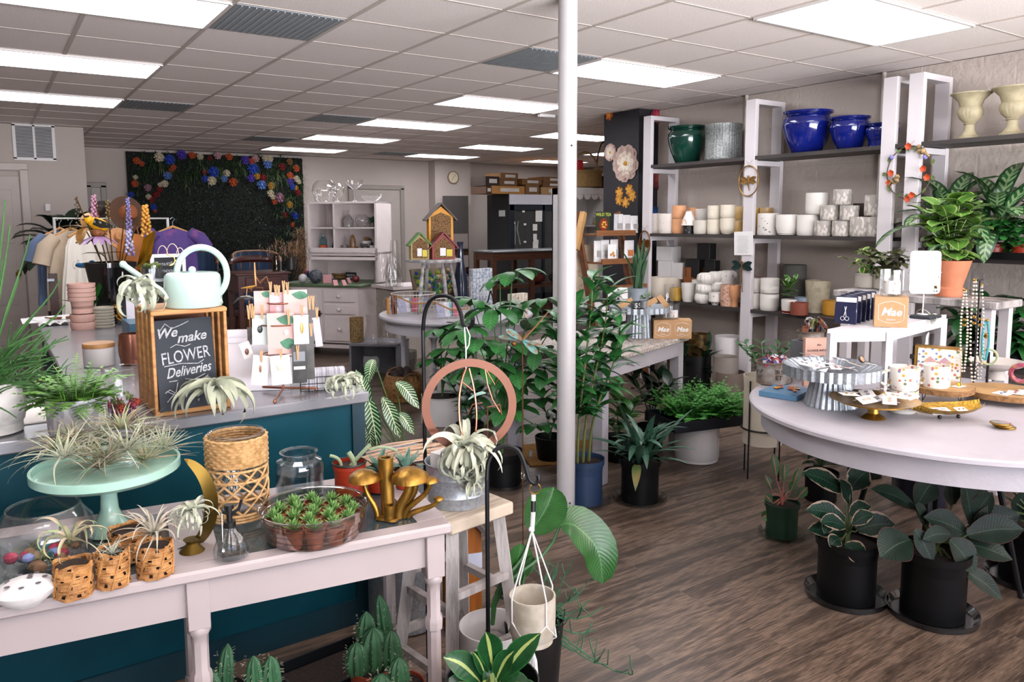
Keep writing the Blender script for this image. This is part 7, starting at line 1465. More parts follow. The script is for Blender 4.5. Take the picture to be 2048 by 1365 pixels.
t,k=orn('rust metal oval hoop with a bee on the pillar frame',1289,488,15,26,'bee_hoop','wall ornament',MRU);dfly(t,k,17,18,MRU,MRU,5)
t,k=orn('dark teal metal dragonfly with a long brown tail below the notice',1484,533,1,1,'metal_dragonfly','wall ornament',MRU,False);dfly(t,k,26,52,mat('#1f3a38',.4,.5,var=.3),mat('#6a4a24',.5,.5),5)
t,k=orn('metal floral wreath with two chickadees on the paired frames',1818,345,45,52,'bird_wreath','wall ornament',mat('#4a3528',.6));MV2=mat('#5c6b3a',.6,var=.3);MORG=mat('#b8441a',.5,var=.2)
b=MB();b2=MB();b3=MB()
for i in range(26):a_=i*.48;c_=V((-.006,cos(a_)*45*k,sin(a_)*52*k));b.strip([c_,c_+V((0,cos(a_*3),sin(a_*3)))*5*k,c_+V((0,cos(a_*3),sin(a_*3)))*10*k],[k,3*k,.5*k],V((-1,0,0)),.2,1)
for y_,z_ in((-2,51),(-38,-20),(-35,0),(38,-12),(10,-46),(2,-53),(30,5)):petals(b2,(-.008,-y_*k,z_*k),(-1,0,0),7*k,5,3.5*k)
for y_,z_ in((-36,32),(32,28)):b3.sph((-.008,-y_*k,z_*k),5*k,8,6)
b.build('metal_leaves',MV2,t,False);b2.build('orange_flowers',MORG,t,False);b3.build('violet_buds',MPU,t)
for(x,y,s_)in((1843,302,1),(1789,362,-1)):
 q_=PXX(x,y,XF-.03)-V(t.location);bd=MB().sph(q_,(.012,9*k,7*k),10,8).sph(q_+V((0,s_*5*k,8*k)),5*k,8,6).tube([q_-V((0,s_*7*k,3*k)),q_-V((0,s_*16*k,12*k))],2*k,5).build('chickadee',mat('#a88a5a',.6,col2='#241d18',scale=40),t)
# shelf plants (far end boards)
def splant(lb,x,y,lv,wpot,draw,pm=None,dx=.1,z=None,nm='shelf_plant'):
 q_=sh(x,lv,dx,z);t_=thing(nm,lb,'potted plant',q_);k_=px(1,q_)
 MB().lathe(shell([(wpot*.38*k_,0),(wpot*.5*k_,y*k_)],.004),cap=False).build('pot',pm or MOR,t_);b_=MB();sb_=MB();draw(b_,sb_,y*k_,k_);
 return t_,b_,sb_
Z2=1.302
MAG2=leafmat('#2c5a30','#7c9468','#1d3f22',nveins=8,vw=.22,mid=.1,ew=.3,spl=.3)
for x,y_,L_,n_,lb,m in((1890,30,.36,26,'large silver-marked broadleaf plant on the middle board',MAG2),(1985,30,.38,26,'second silver-marked broadleaf plant, behind the ivy',MAG2)):
 t_,b_,sb_=splant(lb,x,y_,1,70,lambda b_,sb_,h_,k_:rosette_leaves(b_,(0,-.02,h_+.08),n_,L_,L_*.33,(-.1,1.3),1.1,'oval',.2,sb_,.35),MBP,.14,Z2);b_.build('foliage',m,t_);sb_.build('stems',mat('#5a7a40',.5),t_)
for x,lb in((1990,'small lobed-leaf ivy in an orange pot on the black tray'),(2046,'trailing ivy in an orange pot at the picture side of the tray')):
 t_,b_,sb_=splant(lb,x,26,1,40,lambda b_,sb_,h_,k_:[blade(b_,(U(-.1,.1),U(-.12,.12),h_+U(-.03,.14)),U(0,6.28),U(-.5,1),.05,.045,.8,'oval',.1,4)for _ in range(170)],MOR,.06,Z2+.012);b_.build('foliage',leafmat('#2f7030',None,rough=.5),t_);sb_.v or 0
o=MB().box((XF+.06,sh(2010,1,.06).y,Z2+.006),(.2,.5,.012)).box((XF-.035,sh(2010,1,.06).y,Z2+.02),(.01,.52,.045)).build('black_plant_tray',MBP,None,False);tag(o,'long black plastic tray under the ivy pots','tray')
q=sh(1583,2,.03);k=px(1,q);t=thing('small_peperomia','small variegated peperomia in a red-footed white pot on the low board','potted plant',q);MB().lathe(shell([(12*k,0),(14*k,8*k),(15*k,28*k)],.003),cap=False).build('pot',MWH,t);b=MB();bush(b,None,(0,0,26*k),50,22*k,44*k,18*k,11*k,'oval',seed=2);b.build('foliage',leafmat('#3c7030',None,'#a8bf6a',ew=.2),t);MB().lathe([(13*k,.001),(14.3*k,6*k)],cap=False).build('red_foot',mat('#7a1f18',.4),t)
# low items on the floor beneath the shelves
for x,y,w_,h_,m,lb in((1412,735,56,56,BLACK,'large glossy black round pot on the floor under the shelves'),(1375,700,44,50,mat('#5e4a22',.4,.6,var=.7,scale=30),'textured antique gold pot beneath the low board'),(1415,690,40,50,mat('#5a4420',.4,.6,var=.7,scale=30),'second antique gold pot, behind the glossy black one'),(1475,700,56,60,WHITE,'large white round pot behind the notice frame foot'),(1470,735,50,50,mat('#8a8078',.6),'taupe bowl planter on the floor beside the black pot'),(1478,760,60,40,mat('#6e5f56',.6),'dark taupe wide planter low under the shelves')):
 q=PXX(x,y,4.12 if 'white round' not in lb else 4.35);r_=px(w_/2,q);zt_=zat(q,x,y-h_/2);vessel('floor_planter',lb,'planter',(q.x-.12,q.y,0),[(r_*.75,0),(r_,max(.1,zt_*.5)),(r_*.97,max(.2,zt_))],m)
q=P(1535,775,0);q=PD(1530,700,4.6);t=thing('metal_stand_planter','pale planter in a thin dark metal stand holding a zamioculcas','potted plant',(q.x,q.y,0));MB().lathe(shell([(.09,.2),(.12,.62)],.005),cap=False).build('pot',MIV,t);b=MB();[b.tube([(cos(a_)*.125,sin(a_)*.125,0),(cos(a_)*.125,sin(a_)*.125,.6)],.005,5)for a_ in(0,pi/2,pi,3*pi/2)];b.ring((0,0,.3),.125,.005);b.build('metal_stand',DKMETAL,t)
b=MB();sb=MB()
for i in range(8):
 pts=sidepts((0,0,.6),i*.8,1.15,.24,.5);stem(sb,pts,.004)
 for j in range(1,6):
  for s_ in(-1,1):blade(b,pts[j],i*.8+s_*1.1,.5,.07,.03,.4,'oval',.2,4)
b.build('foliage',leafmat('#2f5a30',None),t);sb.build('stems',mat('#3d6232',.5),t)
# ============================================================ large round white table on the shop's window side
ZR=.76;RC=V((2.2,-3.05,0));RR=.76;MWP=mat('#aeaab0',.42,var=.08,scale=6,bump=.1)
t=thing('round_table','large round whitewashed table crowded with jewellery and gifts','table',RC)
MB().lathe([(0,ZR-.028),(RR*.97,ZR-.028),(RR,ZR-.02),(RR,ZR-.006),(RR*.99,ZR)],seg=96).build('table_top',MWP,t)
MB().lathe([(RR*.9,ZR-.12),(RR*.93,ZR-.12),(RR*.93,ZR-.029),(RR*.9,ZR-.029),(RR*.9,ZR-.12)],seg=96,cap=False).build('apron',MWP,t)
for a_ in(.4,1.97,3.54,5.11):MB().tube([(cos(a_)*.18,sin(a_)*.18,ZR-.03),(cos(a_)*.34,sin(a_)*.34,.0)],[.013,.011],8).build('leg',DKMETAL,t)
MB().cyl((0,0,ZR-.06),.22,.03,24).build('leg_plate',DKMETAL,t)
ZR+=.0008
def Q(x,y,r=0.):return on(x,y,ZR,r)
q=Q(1570,803,.03);t=thing('blue_book','blue hardback book with a floral cover lying at the table edge','book',P(1572,790,ZR),.25);MB().box((0,0,.012),(.2,.17,.022)).build('pages_and_cover',mat('#4f7896',.5,var=.1),t,False);b=MB();[petals(b,(U(-.02,.07),U(-.05,.05),.024),(0,0,1),.014,6,.006)for _ in range(12)];b.build('cover_flowers',mat('#b5524a',.6,col2='#d4a34a',scale=30),t,False)
# galvanized oval tubs of ribbon bundles
def tub(lb,q,r,h_,label_):
 t_=thing('galvanized_tub',lb,'tub',q,0);MB().lathe(shell([(r*.82,0),(r,h_)],.004),seg=40,cap=False,T=Matrix.Diagonal((1.15,.8,1,1))).build('tub',mat('#a09e9a',.5,.4,var=.4,scale=25,col2='#857568'),t_);MB().tube([(cos(a_)*r*1.17,sin(a_)*r*.82,h_)for a_ in[2*pi*i/30 for i in range(30)]],.004,5,True).build('rim',mat('#6e5a48',.5,.6),t_)
 if label_:
  v_=away(q);T_=TR(-v_*r*.84)@RZ(atan2(-v_.x,v_.y))@RX(.06);b_=MB();b_.text('FARMERS',T_@TR(-.02,-.004,h_*.62)@FT,.03).text('MARKET',T_@TR(-.02,-.004,h_*.36)@FT,.03);b_.build('painted_lettering',mat('#2a2724',.7),t_,False)
 return t_
q=Q(1548,772,.085);rt_=px(42,q)/1.1;ht=zat(q,1548,722)-ZR;tub('oval galvanized tub with painted lettering, full of ribboned headbands',q,rt_,ht,True)
def ribbons(lb,c,R_,n,cols,seed,H2=.07):
 r=random.Random(seed);t_=thing('ribbon_bundle',lb,'ribbons',c)
 for j,col in enumerate(cols):
  b_=MB()
  for i in range(n):
   a_=r.uniform(0,6.28);p=V((cos(a_)*R_*r.random(),sin(a_)*R_*.6*r.random(),0));b_.box(tuple(p+V((0,0,.02))),(.006,.03,.05),r.uniform(0,3))
   pts=[p+V((0,0,.03)),p+V((r.uniform(-.03,.03),r.uniform(-.03,.03),H2*r.uniform(.6,1.1))),p+V((r.uniform(-.05,.05),r.uniform(-.05,0),H2*.7)),p+V((r.uniform(-.06,.06),-.03,H2*.3))]
   b_.strip(bez(*pts,6),[.006]*7,V((r.uniform(-1,1),-1,.3)),.2,1)
  b_.build('ribbon',mat(col,.7,var=.2),t_,False)
ribbons('bundle of red, white and blue ribboned headbands in the lettered oval tub',q+V((0,0,ht-.035)),rt_*.9,10,('#8a2a44','#d9d6d8','#4a5a98','#c9c6cc','#b8503a'),1,.08)
q2=P(1628,745,ZR);q2=V((2.15,-2.36,ZR));q2.x=PYY(1622,680,-2.36).x;zt2=zat(q2,1622,680);tagged_box('display_riser','small weathered wooden riser holding the second ribbon tub','riser',q2,(.16,.14,zt2-ZR),mat('#5f6468',.7,var=.3),.2)
q3=V((q2.x,q2.y,zt2+.001));tub('smaller galvanized tub of patterned headbands raised beside the manicure kits',q3,.07,.045,False);ribbons('raised bundle of white and olive ribbons with beaded headbands',q3+V((0,0,.03)),.06,9,('#dcd9dc','#737a48','#8a5238','#2c3a5c'),2,.11)
# cocktail book
q=V((1.93,-2.52,ZR));q=PYY(1634,735,-2.5);q.z=ZR;k=px(1,q);hb=zat(q,1634,676)-ZR;t=thing('cocktail_book','pink cocktail recipe book with dark title lettering standing behind the corrugated stand','book',q,-.45);MB().box((0,0,hb/2),(58*k,.022,hb)).build('cover',mat('#c79a86',.5,var=.04),t,False)
b=MB();b.text('the',TR(0,-.012,hb*.86)@FT,.016).text('FLOWER-INFUSED',TR(0,-.012,hb*.74)@FT,.0145).text('COCKTAIL',TR(0,-.012,hb*.58)@FT,.028);b.build('title_lettering',mat('#4a3028',.6),t,False)
# corrugated stand
q=Q(1660,822,.11);r=px(49,q);hs=zat(q,1660,752)-ZR;rd=px(92,q);co=lambda n,a0:(lambda a_,z_:1+a0*cos(a_*n));t=thing('corrugated_stand','tall corrugated galvanized cake stand heaped with earring packets','cake stand',q)
MB().lathe([(r,0),(r,.004),(r*.72,hs)],seg=160,ribs=co(26,.035)).build('pedestal',GALV,t);MB().lathe(shell([(r*.7,hs),(r*1.1,hs+.002),(rd,hs+.05)],.003),seg=176,ribs=co(36,.02),cap=False).build('fluted_dish',GALV,t)
def packets(lbs,c,R_,n,seed,grp,z0=0.):
 r_=random.Random(seed)
 for i in range(n):
  a_=i*2.4;k_=R_*sqrt((i+.5)/n);t_=thing('earring_packet',lbs%('first second third fourth fifth sixth seventh eighth ninth tenth eleventh twelfth'.split()[i]),'earring packet',V(c)+V((cos(a_)*k_,sin(a_)*k_,z0+.004+.003*i)),r_.uniform(0,3),grp)
  T_=RX(r_.uniform(-.35,.35))@RY(r_.uniform(-.35,.35));MB().box((0,0,0),(.07,.05,.0012),T=T_).build('card',PAPER,t_,False);MB().ring((-.01,0,.003),.006,.0012,12,4,T_).ring((.01,0,.003),.006,.0012,12,4,T_).build('earring',mat(r_.choice(('#8a6a4a','#5a5a66','#b08a4a','#9a6a70')),.4,.4),t_)
packets('small white earring packet in the corrugated dish, %s from the centre',q+V((0,0,hs+.03)),rd*.75,12,3,'packets on the corrugated stand')
q_=S(1722,720,q);t=thing('magnet_tin','round dark-rimmed tin propped on top of the packets','tin',q_);MB().lathe([(0,0),(.017,0),(.017,.007),(0,.007)],T=RX(1.0),cap=False).build('tin',mat('#2a2320',.4),t);MB().disc((0,0,.0075),.013,16,RX(1.0)).build('picture',mat('#b08a6a',.5,var=.5,scale=60),t)
# gold stand
q=Q(1746,842,.05);r=px(24,q);hs=zat(q,1746,806)-ZR;rd=px(84,q);t=thing('gold_stand','low brushed gold pedestal dish of earring packets','cake stand',q);MB().lathe([(0,0),(r,0),(r*.9,.006),(r*.45,.02),(r*.4,hs*.8),(r*.6,hs)],cap=False).build('pedestal',GOLD,t);MB().lathe(shell([(r*.6,hs),(rd*.8,hs+.008),(rd,hs+.018)],.002),seg=40,cap=False).build('dish',GOLD,t)
packets('small earring packet on the gold pedestal dish, %s from the middle',q+V((0,0,hs+.01)),rd*.72,11,4,'packets on the gold stand')
# floral mugs
def flmat():
 m=mat('#e2dcd2',.3,var=.02,scale=2,coat=.3).copy();N=m.node_tree.nodes;L=m.node_tree.links;tc=[n for n in N if n.type=='TEX_COORD'][0];b_=[n for n in N if n.type=='BSDF_PRINCIPLED'][0]
 v=N.new('ShaderNodeTexVoronoi');v.inputs['Scale'].default_value=55;L.new(tc.outputs['Object'],v.inputs['Vector']);lt=N.new('ShaderNodeMath');lt.operation='LESS_THAN';lt.inputs[1].default_value=.36;L.new(v.outputs['Distance'],lt.inputs[0])
 cr=N.new('ShaderNodeValToRGB');cr.color_ramp.interpolation='CONSTANT';sp_=N.new('ShaderNodeSeparateColor');L.new(v.outputs['Color'],sp_.inputs[0]);L.new(sp_.outputs[0],cr.inputs[0]);e=cr.color_ramp.elements;e[0].color=lin('#c2705a');e[1].position=.8;e[1].color=lin('#e2dcd2')
 for p_,c_ in((.2,'#c99a3c'),(.4,'#6f7a55'),(.6,'#7784a8')):x_=e.new(p_);x_.color=lin(c_)
 mx=N.new('ShaderNodeMix');mx.data_type='RGBA';mx.inputs[6].default_value=lin('#e2dcd2');L.new(lt.outputs[0],mx.inputs[0]);L.new(cr.outputs[0],mx.inputs[7]);L.new(mx.outputs[2],b_.inputs['Base Color']);return m
MFM=flmat()
def mug(lb,c,r,h_):
 t_=thing('floral_mug',lb,'mug',c,0,'floral mugs');MB().lathe(shell([(r*.9,0),(r,.008),(r,h_)],.003),seg=32,cap=False).build('cup',MFM,t_);v_=(S(1700,760,c)-S(1710,760,c)).normalized();v_.z=0
 MB().tube([v_*(r*.95+r*.75*sin(a_))+V((0,0,h_*.5+h_*.33*cos(a_)))for a_ in[pi*i/12 for i in range(13)]],.0055,6).build('handle',MFM,t_)
q=Q(1803,828,.045);r=px(28.5,q);zt_=zat(q,1803,733);hm=(zt_-ZR)/2;mug('cream floral mug, lower of the stacked pair beside the gold stand',q,r,hm-.001);mug('cream floral mug, upper of the stacked pair',q+V((0,0,hm)),r,hm)
# wood slices on hairpin legs
MBK=mat('#8a6238',.8,var=.5,scale=60,bump=.6);MWS=mat('#b08a58',.6,var=.3,scale=12)
def slice_(lb,x0,x1,y,yb,D_off):
 q_=P((x0+x1)/2,yb,ZR)+away(q)*D_off;q_=V((q_.x,q_.y,ZR));zt=zat(q_,(x0+x1)/2,y);r_=px((x1-x0)/2,q_);t_=thing('wood_slice_riser',lb,'riser',q_);h2=zt-ZR
 MB().lathe([(r_*.99,h2-.025),(r_,h2-.001)],seg=60,cap=False,ribs=lambda a_,z_:1+.03*sin(a_*5)+.008*sin(a_*31)).build('bark',MBK,t_);MB().lathe([(0,h2-.025),(r_*.99,h2-.025),(r_*.98,h2-.024),(r_*.985,h2),(0,h2)],seg=60,cap=False,ribs=lambda a_,z_:1+.03*sin(a_*5)).build('cut_face',MWS,t_)
 for a_ in(.5,2.6,4.7):c_=V((cos(a_),sin(a_),0))*r_*.6;s_=V((-sin(a_),cos(a_),0))*.02;MB().tube([c_+s_+V((0,0,h2-.02)),c_*1.1+V((0,0,.0022)),c_-s_+V((0,0,h2-.02))],.002,5).build('hairpin_leg',DKMETAL,t_)
 return q_,zt,r_
sa,za,ra=slice_('round bark-edged wood slice riser under a mug and bee pins',1826,1940,771,812,.1);sb2,zb2,rb2=slice_('larger bark-edged wood slice riser with earring cards',1938,2078,780,812,.1)
mug('cream floral mug standing on the wood slice before the gift box',V((PXX(1848,770,sa.x).x,sa.y-.0,za+.0008))+V((-ra*.45,0,0)),px(26,sa),px(44,sa))
c=V((sa.x+ra*.25,sa.y-ra*.45,za+.001));t=thing('bee_pin','enamel bee pin pair on a small card on the wood slice','pin',c);MB().box((0,0,.001),(.06,.035,.0015)).build('card',PAPER,t,False);b=MB();[b.sph((x_,0,.009),(.006,.008,.008),8,6)for x_ in(-.004,.012)];b.build('yellow_body',mat('#d4a81e',.3),t);MB().sph((.004,0,.009),(.004,.0085,.0085),8,6).sph((.02,0,.009),.006,8,6).build('black_band',BLACK,t)
for i in range(4):
 t=thing('earring_card','white scalloped earring card %s on the larger wood slice'%('nearest the necklaces','second','third','outermost')[i],'card',V((sb2.x-rb2*.55+i*.05,sb2.y-rb2*.25-i*.028,zb2+.002+i*.0016)),.3*i,'earring cards');MB().box((0,0,0),(.075,.06,.0014)).build('card',PAPER,t,False);b=MB();[petals(b,(x_,0,.0012),(0,0,1),.008,6,.003)for x_ in(-.016,.016)];b.build('flower_stud',mat(('#5a6a8a','#a85a5a','#7a5a8a','#c0606a')[i],.4),t,False)
# gold leaf dish, compact mirrors
q=Q(1893,850,.12);q=P(1893,838,ZR);k=px(1,q);t=thing('gold_leaf_dish','hammered gold leaf-shaped dish with a jewellery care card','dish',q+V((0,0,.012)),radians(-28));
def lf(u_,v_):x_=(u_-.5)*150*k;w_=38*k*sin(pi*min(1,max(0,u_*.92+.04)))**.7;y_=(v_-.5)*2*w_;return(x_,y_,.008+.03*((v_-.5)*2)**2+.022*(abs(u_-.5)*2)**3)
MB().grid(lf,24,10).build('dish',mat('#b8923c',.3,.9,var=.3,scale=60,bump=.8,bscale=90),t);MB().sph((-.03,0,-.004),.008,8,6).sph((.05,0,-.004),.008,8,6).build('ball_foot',BLACK,t)
q_=q+V((-.02,.0,.035));t=thing('care_card','larger white jewellery care card resting in the gold leaf dish','card',q_,radians(-28));MB().box((-.02,0,0),(.09,.055,.0012),T=RX(.25)).build('card',PAPER,t,False);b=MB();b.text('Jewelry Care',RX(.25)@TR(-.02,.014,.001),.012);b.build('printed_lettering',mat('#6a6460',.7),t,False);t=thing('care_card','small white card with two tiny leaf earrings in the gold dish','card',q_+V((.06,-.035,.004)),radians(-20));MB().box((0,0,0),(.05,.035,.0012),T=RX(.3)).build('card',PAPER,t,False);MB().sph((-.01,0,.003),.004,6,5).sph((.01,0,.003),.004,6,5).build('earring',mat('#c08a5a',.4,.4),t)
q=Q(2010,862,.05)
for i,lb in enumerate(('round gold floral compact mirror, bottom of the fanned stack','round gold floral compact mirror, middle of the fanned stack','round gold floral compact mirror, top of the fanned stack')):t=thing('compact_mirror',lb,'compact',q+V((-.012*i,.004*i,i*.0085)),i,'compact mirrors');MB().lathe([(0,0),(.034,0),(.036,.003),(.034,.006)],seg=32).build('gold_case',GOLD,t);MB().lathe([(0,.0062),(.031,.0062),(.0312,.007),(0,.0075)],seg=24,cap=False).build('floral_lid',mat('#b08f96',.3,var=.5,scale=40,col2='#5f7a6a'),t)
# white riser stool
c0_=P(1773,795,ZR);zs_=zat(c0_,1773,656);a0,a1=radians(152),radians(8)
e1,e2=V((cos(a0),sin(a0),0)),V((cos(a1),sin(a1),0));l1=hitcol(V((c0_.x,c0_.y,zs_)),e1,1655);l2=hitcol(V((c0_.x,c0_.y,zs_)),e2,1893);
l1,l2=abs(l1),abs(l2)
t=thing('white_riser','white painted wooden stool used as a riser in the middle of the round table','riser',V((c0_.x,c0_.y,ZR)));hs=zs_-ZR;MWR=mat('#c4c0c4',.5,var=.08,scale=10,stretch=(1,1,4),bump=.15)
MB().prism([(0,0),tuple((e2*l2)[:2]),tuple((e2*l2+e1*l1)[:2]),tuple((e1*l1)[:2])],.018,TR(0,0,hs-.018)).build('seat',MWR,t,False)
for p_ in(V((0,0,0)),e1*(l1-.03),e2*(l2-.03),e1*(l1-.03)+e2*(l2-.03)):p_=p_+(e1+e2)*.015;MB().beam(p_+V((0,0,hs-.018)),p_,.032,.032,e1).build('leg',MWR,t,False)
b=MB()
for s0,s1 in((e1*.02,e1*(l1-.02)),(e2*.02,e2*(l2-.02))):b.beam(s0+(e1+e2)*.005+V((0,0,hs-.038)),s1+(e1+e2)*.005+V((0,0,hs-.038)),.04,.012,V((0,0,1)).cross(s1))
b.build('apron',MWR,t,False)
def onS(u_,v_):p_=c0_+e1*l1*u_+e2*l2*v_;return V((p_.x,p_.y,zs_+.001))
def maebox(lb,c,w_,rz_):
 t_=thing('kraft_box',lb,'box',c,rz_,'kraft candle boxes');MB().box((0,0,w_/2),(w_,w_,w_),bev=.001).build('carton',KRAFT,t_,False);b_=MB();T_=TR(0,-w_/2-.0006,w_/2);b_.text('Mae',T_@FT,w_*.36,.0004,.3,bold=w_*.008).text('DESIGNS',T_@TR(0,0,-w_*.25)@FT,w_*.07)
 hx_=[(-.38,.25),(-.22,.32),(0,.37),(.22,.32),(.38,.25),(.38,-.25),(.22,-.32),(0,-.37),(-.22,-.32),(-.38,-.25)];b_.tube([T_@V((x_*w_,0,z_*w_))for x_,z_ in hx_],w_*.008,4,True);b_.build('white_print',PAPER,t_,False);return t_
def candle(lb,c,r,h_,nm='candle_glass'):
 t_=thing(nm,lb,'candle',c);MB().lathe(shell(cylp(r,r,h_),.003),seg=28,cap=False).build('glass',glass('#eef1f2',0,1.3),t_);v_=away(c);MB().grid(lambda u_,w_:(cos(atan2(-v_.y,-v_.x)+(u_-.5)*1.9)*r*.94,sin(atan2(-v_.y,-v_.x)+(u_-.5)*1.9)*r*.94,h_*(.1+.5*w_)),8,2).build('printed_label',mat('#dedad6',.6,col2='#b07a5a',scale=60,edge=(.62,.66)),t_)
mb=S(1779,654,V((c0_.x,c0_.y,zs_)));bw=px(60,c0_);mc=V((mb.x,mb.y,zs_+.001))+away(c0_)*(bw*.62);maebox('kraft box with white script under the candle glass on the white riser',mc,bw,face(mc)+.05);candle('clear candle glass with a printed label on top of the kraft box',mc+V((0,0,bw+.001)),px(21,mc),px(52,mc))
for i in range(5):
 x_=1690+i*11;c=P(1690+i*9,648-i*2.5,zs_+.001);t=thing('manicure_kit','clear pouch manicure kit with white tools, %s of the row'%('first and nearest the ribbons','second','third','fourth','last')[i],'manicure kit',c,face(c)-.25,'manicure kits');w_,h_=px(42,c),px(56,c);MB().box((0,0,h_/2),(w_,.012,h_),bev=.003,T=RX(-.12)).build('navy_pouch',mat('#1e2340',.25,var=.2,coat=.5),t);b=MB()
 for s_ in(-1,1):b.ring((s_*w_*.1,-.009,h_*.18),w_*.08,.0012,14,4,TR(0,0,0)if 0 else None)if 0 else b.tube([(s_*w_*.1+cos(a_)*w_*.09,-.0135+h_*.2*.12,h_*.2+sin(a_)*w_*.09)for a_ in[2*pi*j/12 for j in range(12)]],.0011,4,True);b.tube([(s_*w_*.05,-.010+.003,h_*.28),(-s_*w_*.04,.0,h_*.62)],.0014,4)
 b.build('scissors_print',PAPER,t);MB().box((0,.0,h_*.86),(w_*.95,.014,h_*.2),bev=.003,T=RX(-.12)).build('white_flap',PAPER,t)
c=onS(.12,.72);t=thing('slate_tray','dark slate tray carrying the mirror stand and a trailing air plant','tray',c,.1);MB().box((0,0,.008),(.13,.1,.016),bev=.004).build('slate',mat('#2b2f35',.7,var=.3,scale=60),t)
m0_=c+V((-.01,.01,.0165));mm_=S(1850,545,m0_)-m0_;t=thing('vanity_mirror','small rounded rectangular tabletop mirror with a white frame','mirror',m0_);k=px(1,m0_);MB().tube([(0,0,0),mm_-V((0,0,44*k))],.003,6).cyl((0,0,0),.025,.004).build('stem',WHITE,t);T_=TR(mm_)@RZ(face(m0_)+.36)@RX(-.04)
rrp=[(sx*(29-7)*k+7*k*cos(a_),sy*(43-7)*k+7*k*sin(a_))for sx,sy,a0_ in((1,1,0),(-1,1,pi/2),(-1,-1,pi),(1,-1,3*pi/2))for a_ in(a0_,a0_+pi/4,a0_+pi/2)]
MB().prism(rrp,.008,T_@FT@TR(0,0,-.004)).build('frame',WHITE,t,False);MB().prism([(x_*.9,y_*.93)for x_,y_ in rrp],.0008,T_@FT@TR(0,0,.0042)).build('mirror_glass',mat('#f0f2f4',.02,1.0,var=.01),t,False);MB().sph(T_@V((-30*k,0,0)),.004,8,6).sph(T_@V((30*k,0,0)),.004,8,6).build('pivot_knob',GALV,t)
airplant('curly_air_plant','pale looping air plant trailing from the slate tray',S(1862,632,c),.05,22,.008,4.5,(-.6,1.3),AIR3,seed=31,hang=True)
# gift box with bee art
q=P(1875,785,ZR)+away(c0_)*.13;q=V((q.x,q.y,ZR));zt_=zat(q,1875,695);w_=px(82,q);t=thing('bee_gift_box','white keepsake box with a floral bee print and gold edging','box',q,face(q)-.05);hb=zt_-ZR;MB().box((0,.03,hb/2),(w_,.06,hb)).build('gold_box',mat('#a8823c',.4,.6),t,False);MB().box((.006,-.002,hb/2),(w_*.92,.006,hb*.92)).build('printed_face',MFM,t,False)
b=MB();b.sph((0,-.007,hb*.55),(.007,.003,.018),10,6);b.build('bee_body',mat('#4a4644',.6),t);b=MB()
for s_ in(-1,1):b.strip([V((0,-.007,hb*.6)),V((s_*.03,-.007,hb*.68)),V((s_*.05,-.007,hb*.6))],[.003,.016,.01],V((0,-1,0)),0,1).strip([V((0,-.0075,hb*.5)),V((s_*.025,-.0075,hb*.45)),V((s_*.04,-.0075,hb*.36))],[.003,.012,.006],V((0,-1,0)),0,1)
b.build('bee_wings',mat('#b08aa0',.6,col2='#c9a27a',scale=30),t,False)
# necklaces, bracelets, dish
q=P(1950,790,ZR)+away(c0_)*.1;q=V((q.x,q.y,ZR));hz=zat(q,1950,560)-ZR;t=thing('necklace_stand','slim black stand hung with white and gold bead necklaces','jewellery stand',q);MB().tube([(0,0,0),(0,0,hz)],.004,6).box((0,0,hz),(.05,.006,.006)).cyl((0,0,0),.04,.008).build('black_post',BLACK,t)
for i,(x,y0,y1,lb,col)in enumerate(((1930,580,745,'long white and tan beaded necklace, first on the stand','#cfc2b0'),(1950,560,765,'cream tasselled necklace hanging in the middle of the stand','#d8cbb8'),(1962,570,760,'silver-white beaded necklace with gold links','#b5b0aa'),(1973,640,720,'turquoise beaded tassel with a gold chain','#2f8f94'))):
 a_,c_=S(x,y0,q),S(x-4,y1,q);t_=thing('bead_necklace',lb,'necklace',a_,0,'necklaces on the black stand');b_=MB();d_=c_-a_;n_=26
 for s_ in(-1,1):[b_.sph(d_*((j+.5)/n_)+(S(1710,700,q)-S(1700,700,q)).normalized()*s_*(.004+.012*sin(pi*j/n_))-away(q)*.012,.0055,6,5)for j in range(n_)]
 b_.build('beads',mat(col,.4,var=.2),t_);b_=MB();[b_.sph(d_*k_-away(q)*.014,(.01,.01,.007),8,5)for k_ in(.0,.36,.42)];b_.build('gold_accents',GOLD,t_)
q_=S(1977,714,q);tag(MB().tube([RZ(face(q))@V((cos(a_)*.034,0,sin(a_)*.036))for a_ in[2*pi*i/26 for i in range(26)]],[.005+.0012*(i%2)for i in range(26)],6,True).build('beaded_bracelet',mat('#7fa89a',.4,var=.4,scale=60,col2='#b8a05a'),loc=q_),'pale green beaded bracelet hung on a black post','bracelet')
MB().tube([(0,0,0),(0,0,q_.z-ZR+.02)],.006,6).build('bracelet_post',BLACK,t,loc=V((q_.x,q_.y,ZR))-V(t.location)+away(q)*.012)
q=P(2003,775,ZR)+away(c0_)*.22;q=V((q.x,q.y,ZR));vessel('shallow_bowl','wide pale stoneware bowl behind the bracelets','bowl',q,[(.05,0),(.03,.04),(.11,.07),(.125,.09)],mat('#b8b0a8',.5),t=.004)
tag(MB().tube([RZ(face(q))@RX(.5)@V((cos(a_)*.04,0,sin(a_)*.045+.05))for a_ in[2*pi*i/24 for i in range(24)]],[.009+.002*(i%2)for i in range(24)],7,True).build('beaded_bracelet',mat('#8a2f52',.5,var=.4,scale=50,col2='#b07a60'),loc=S(2042,765,sb2)),'chunky magenta and pink beaded bracelet by the wood slice','bracelet')
q=P(1900,720,ZR)+away(c0_)*.2;q=V((q.x,q.y,zs_-.1))if 0 else V((P(1903,760,ZR).x+.12,P(1903,760,ZR).y+.17,ZR));hz=zat(q,1903,636)-ZR;vessel('glass_cloche','tall clear glass vase half behind the air plant and gift box','vase',q,cylp(px(15,q),px(15,q),hz),GLASS,t=.003)
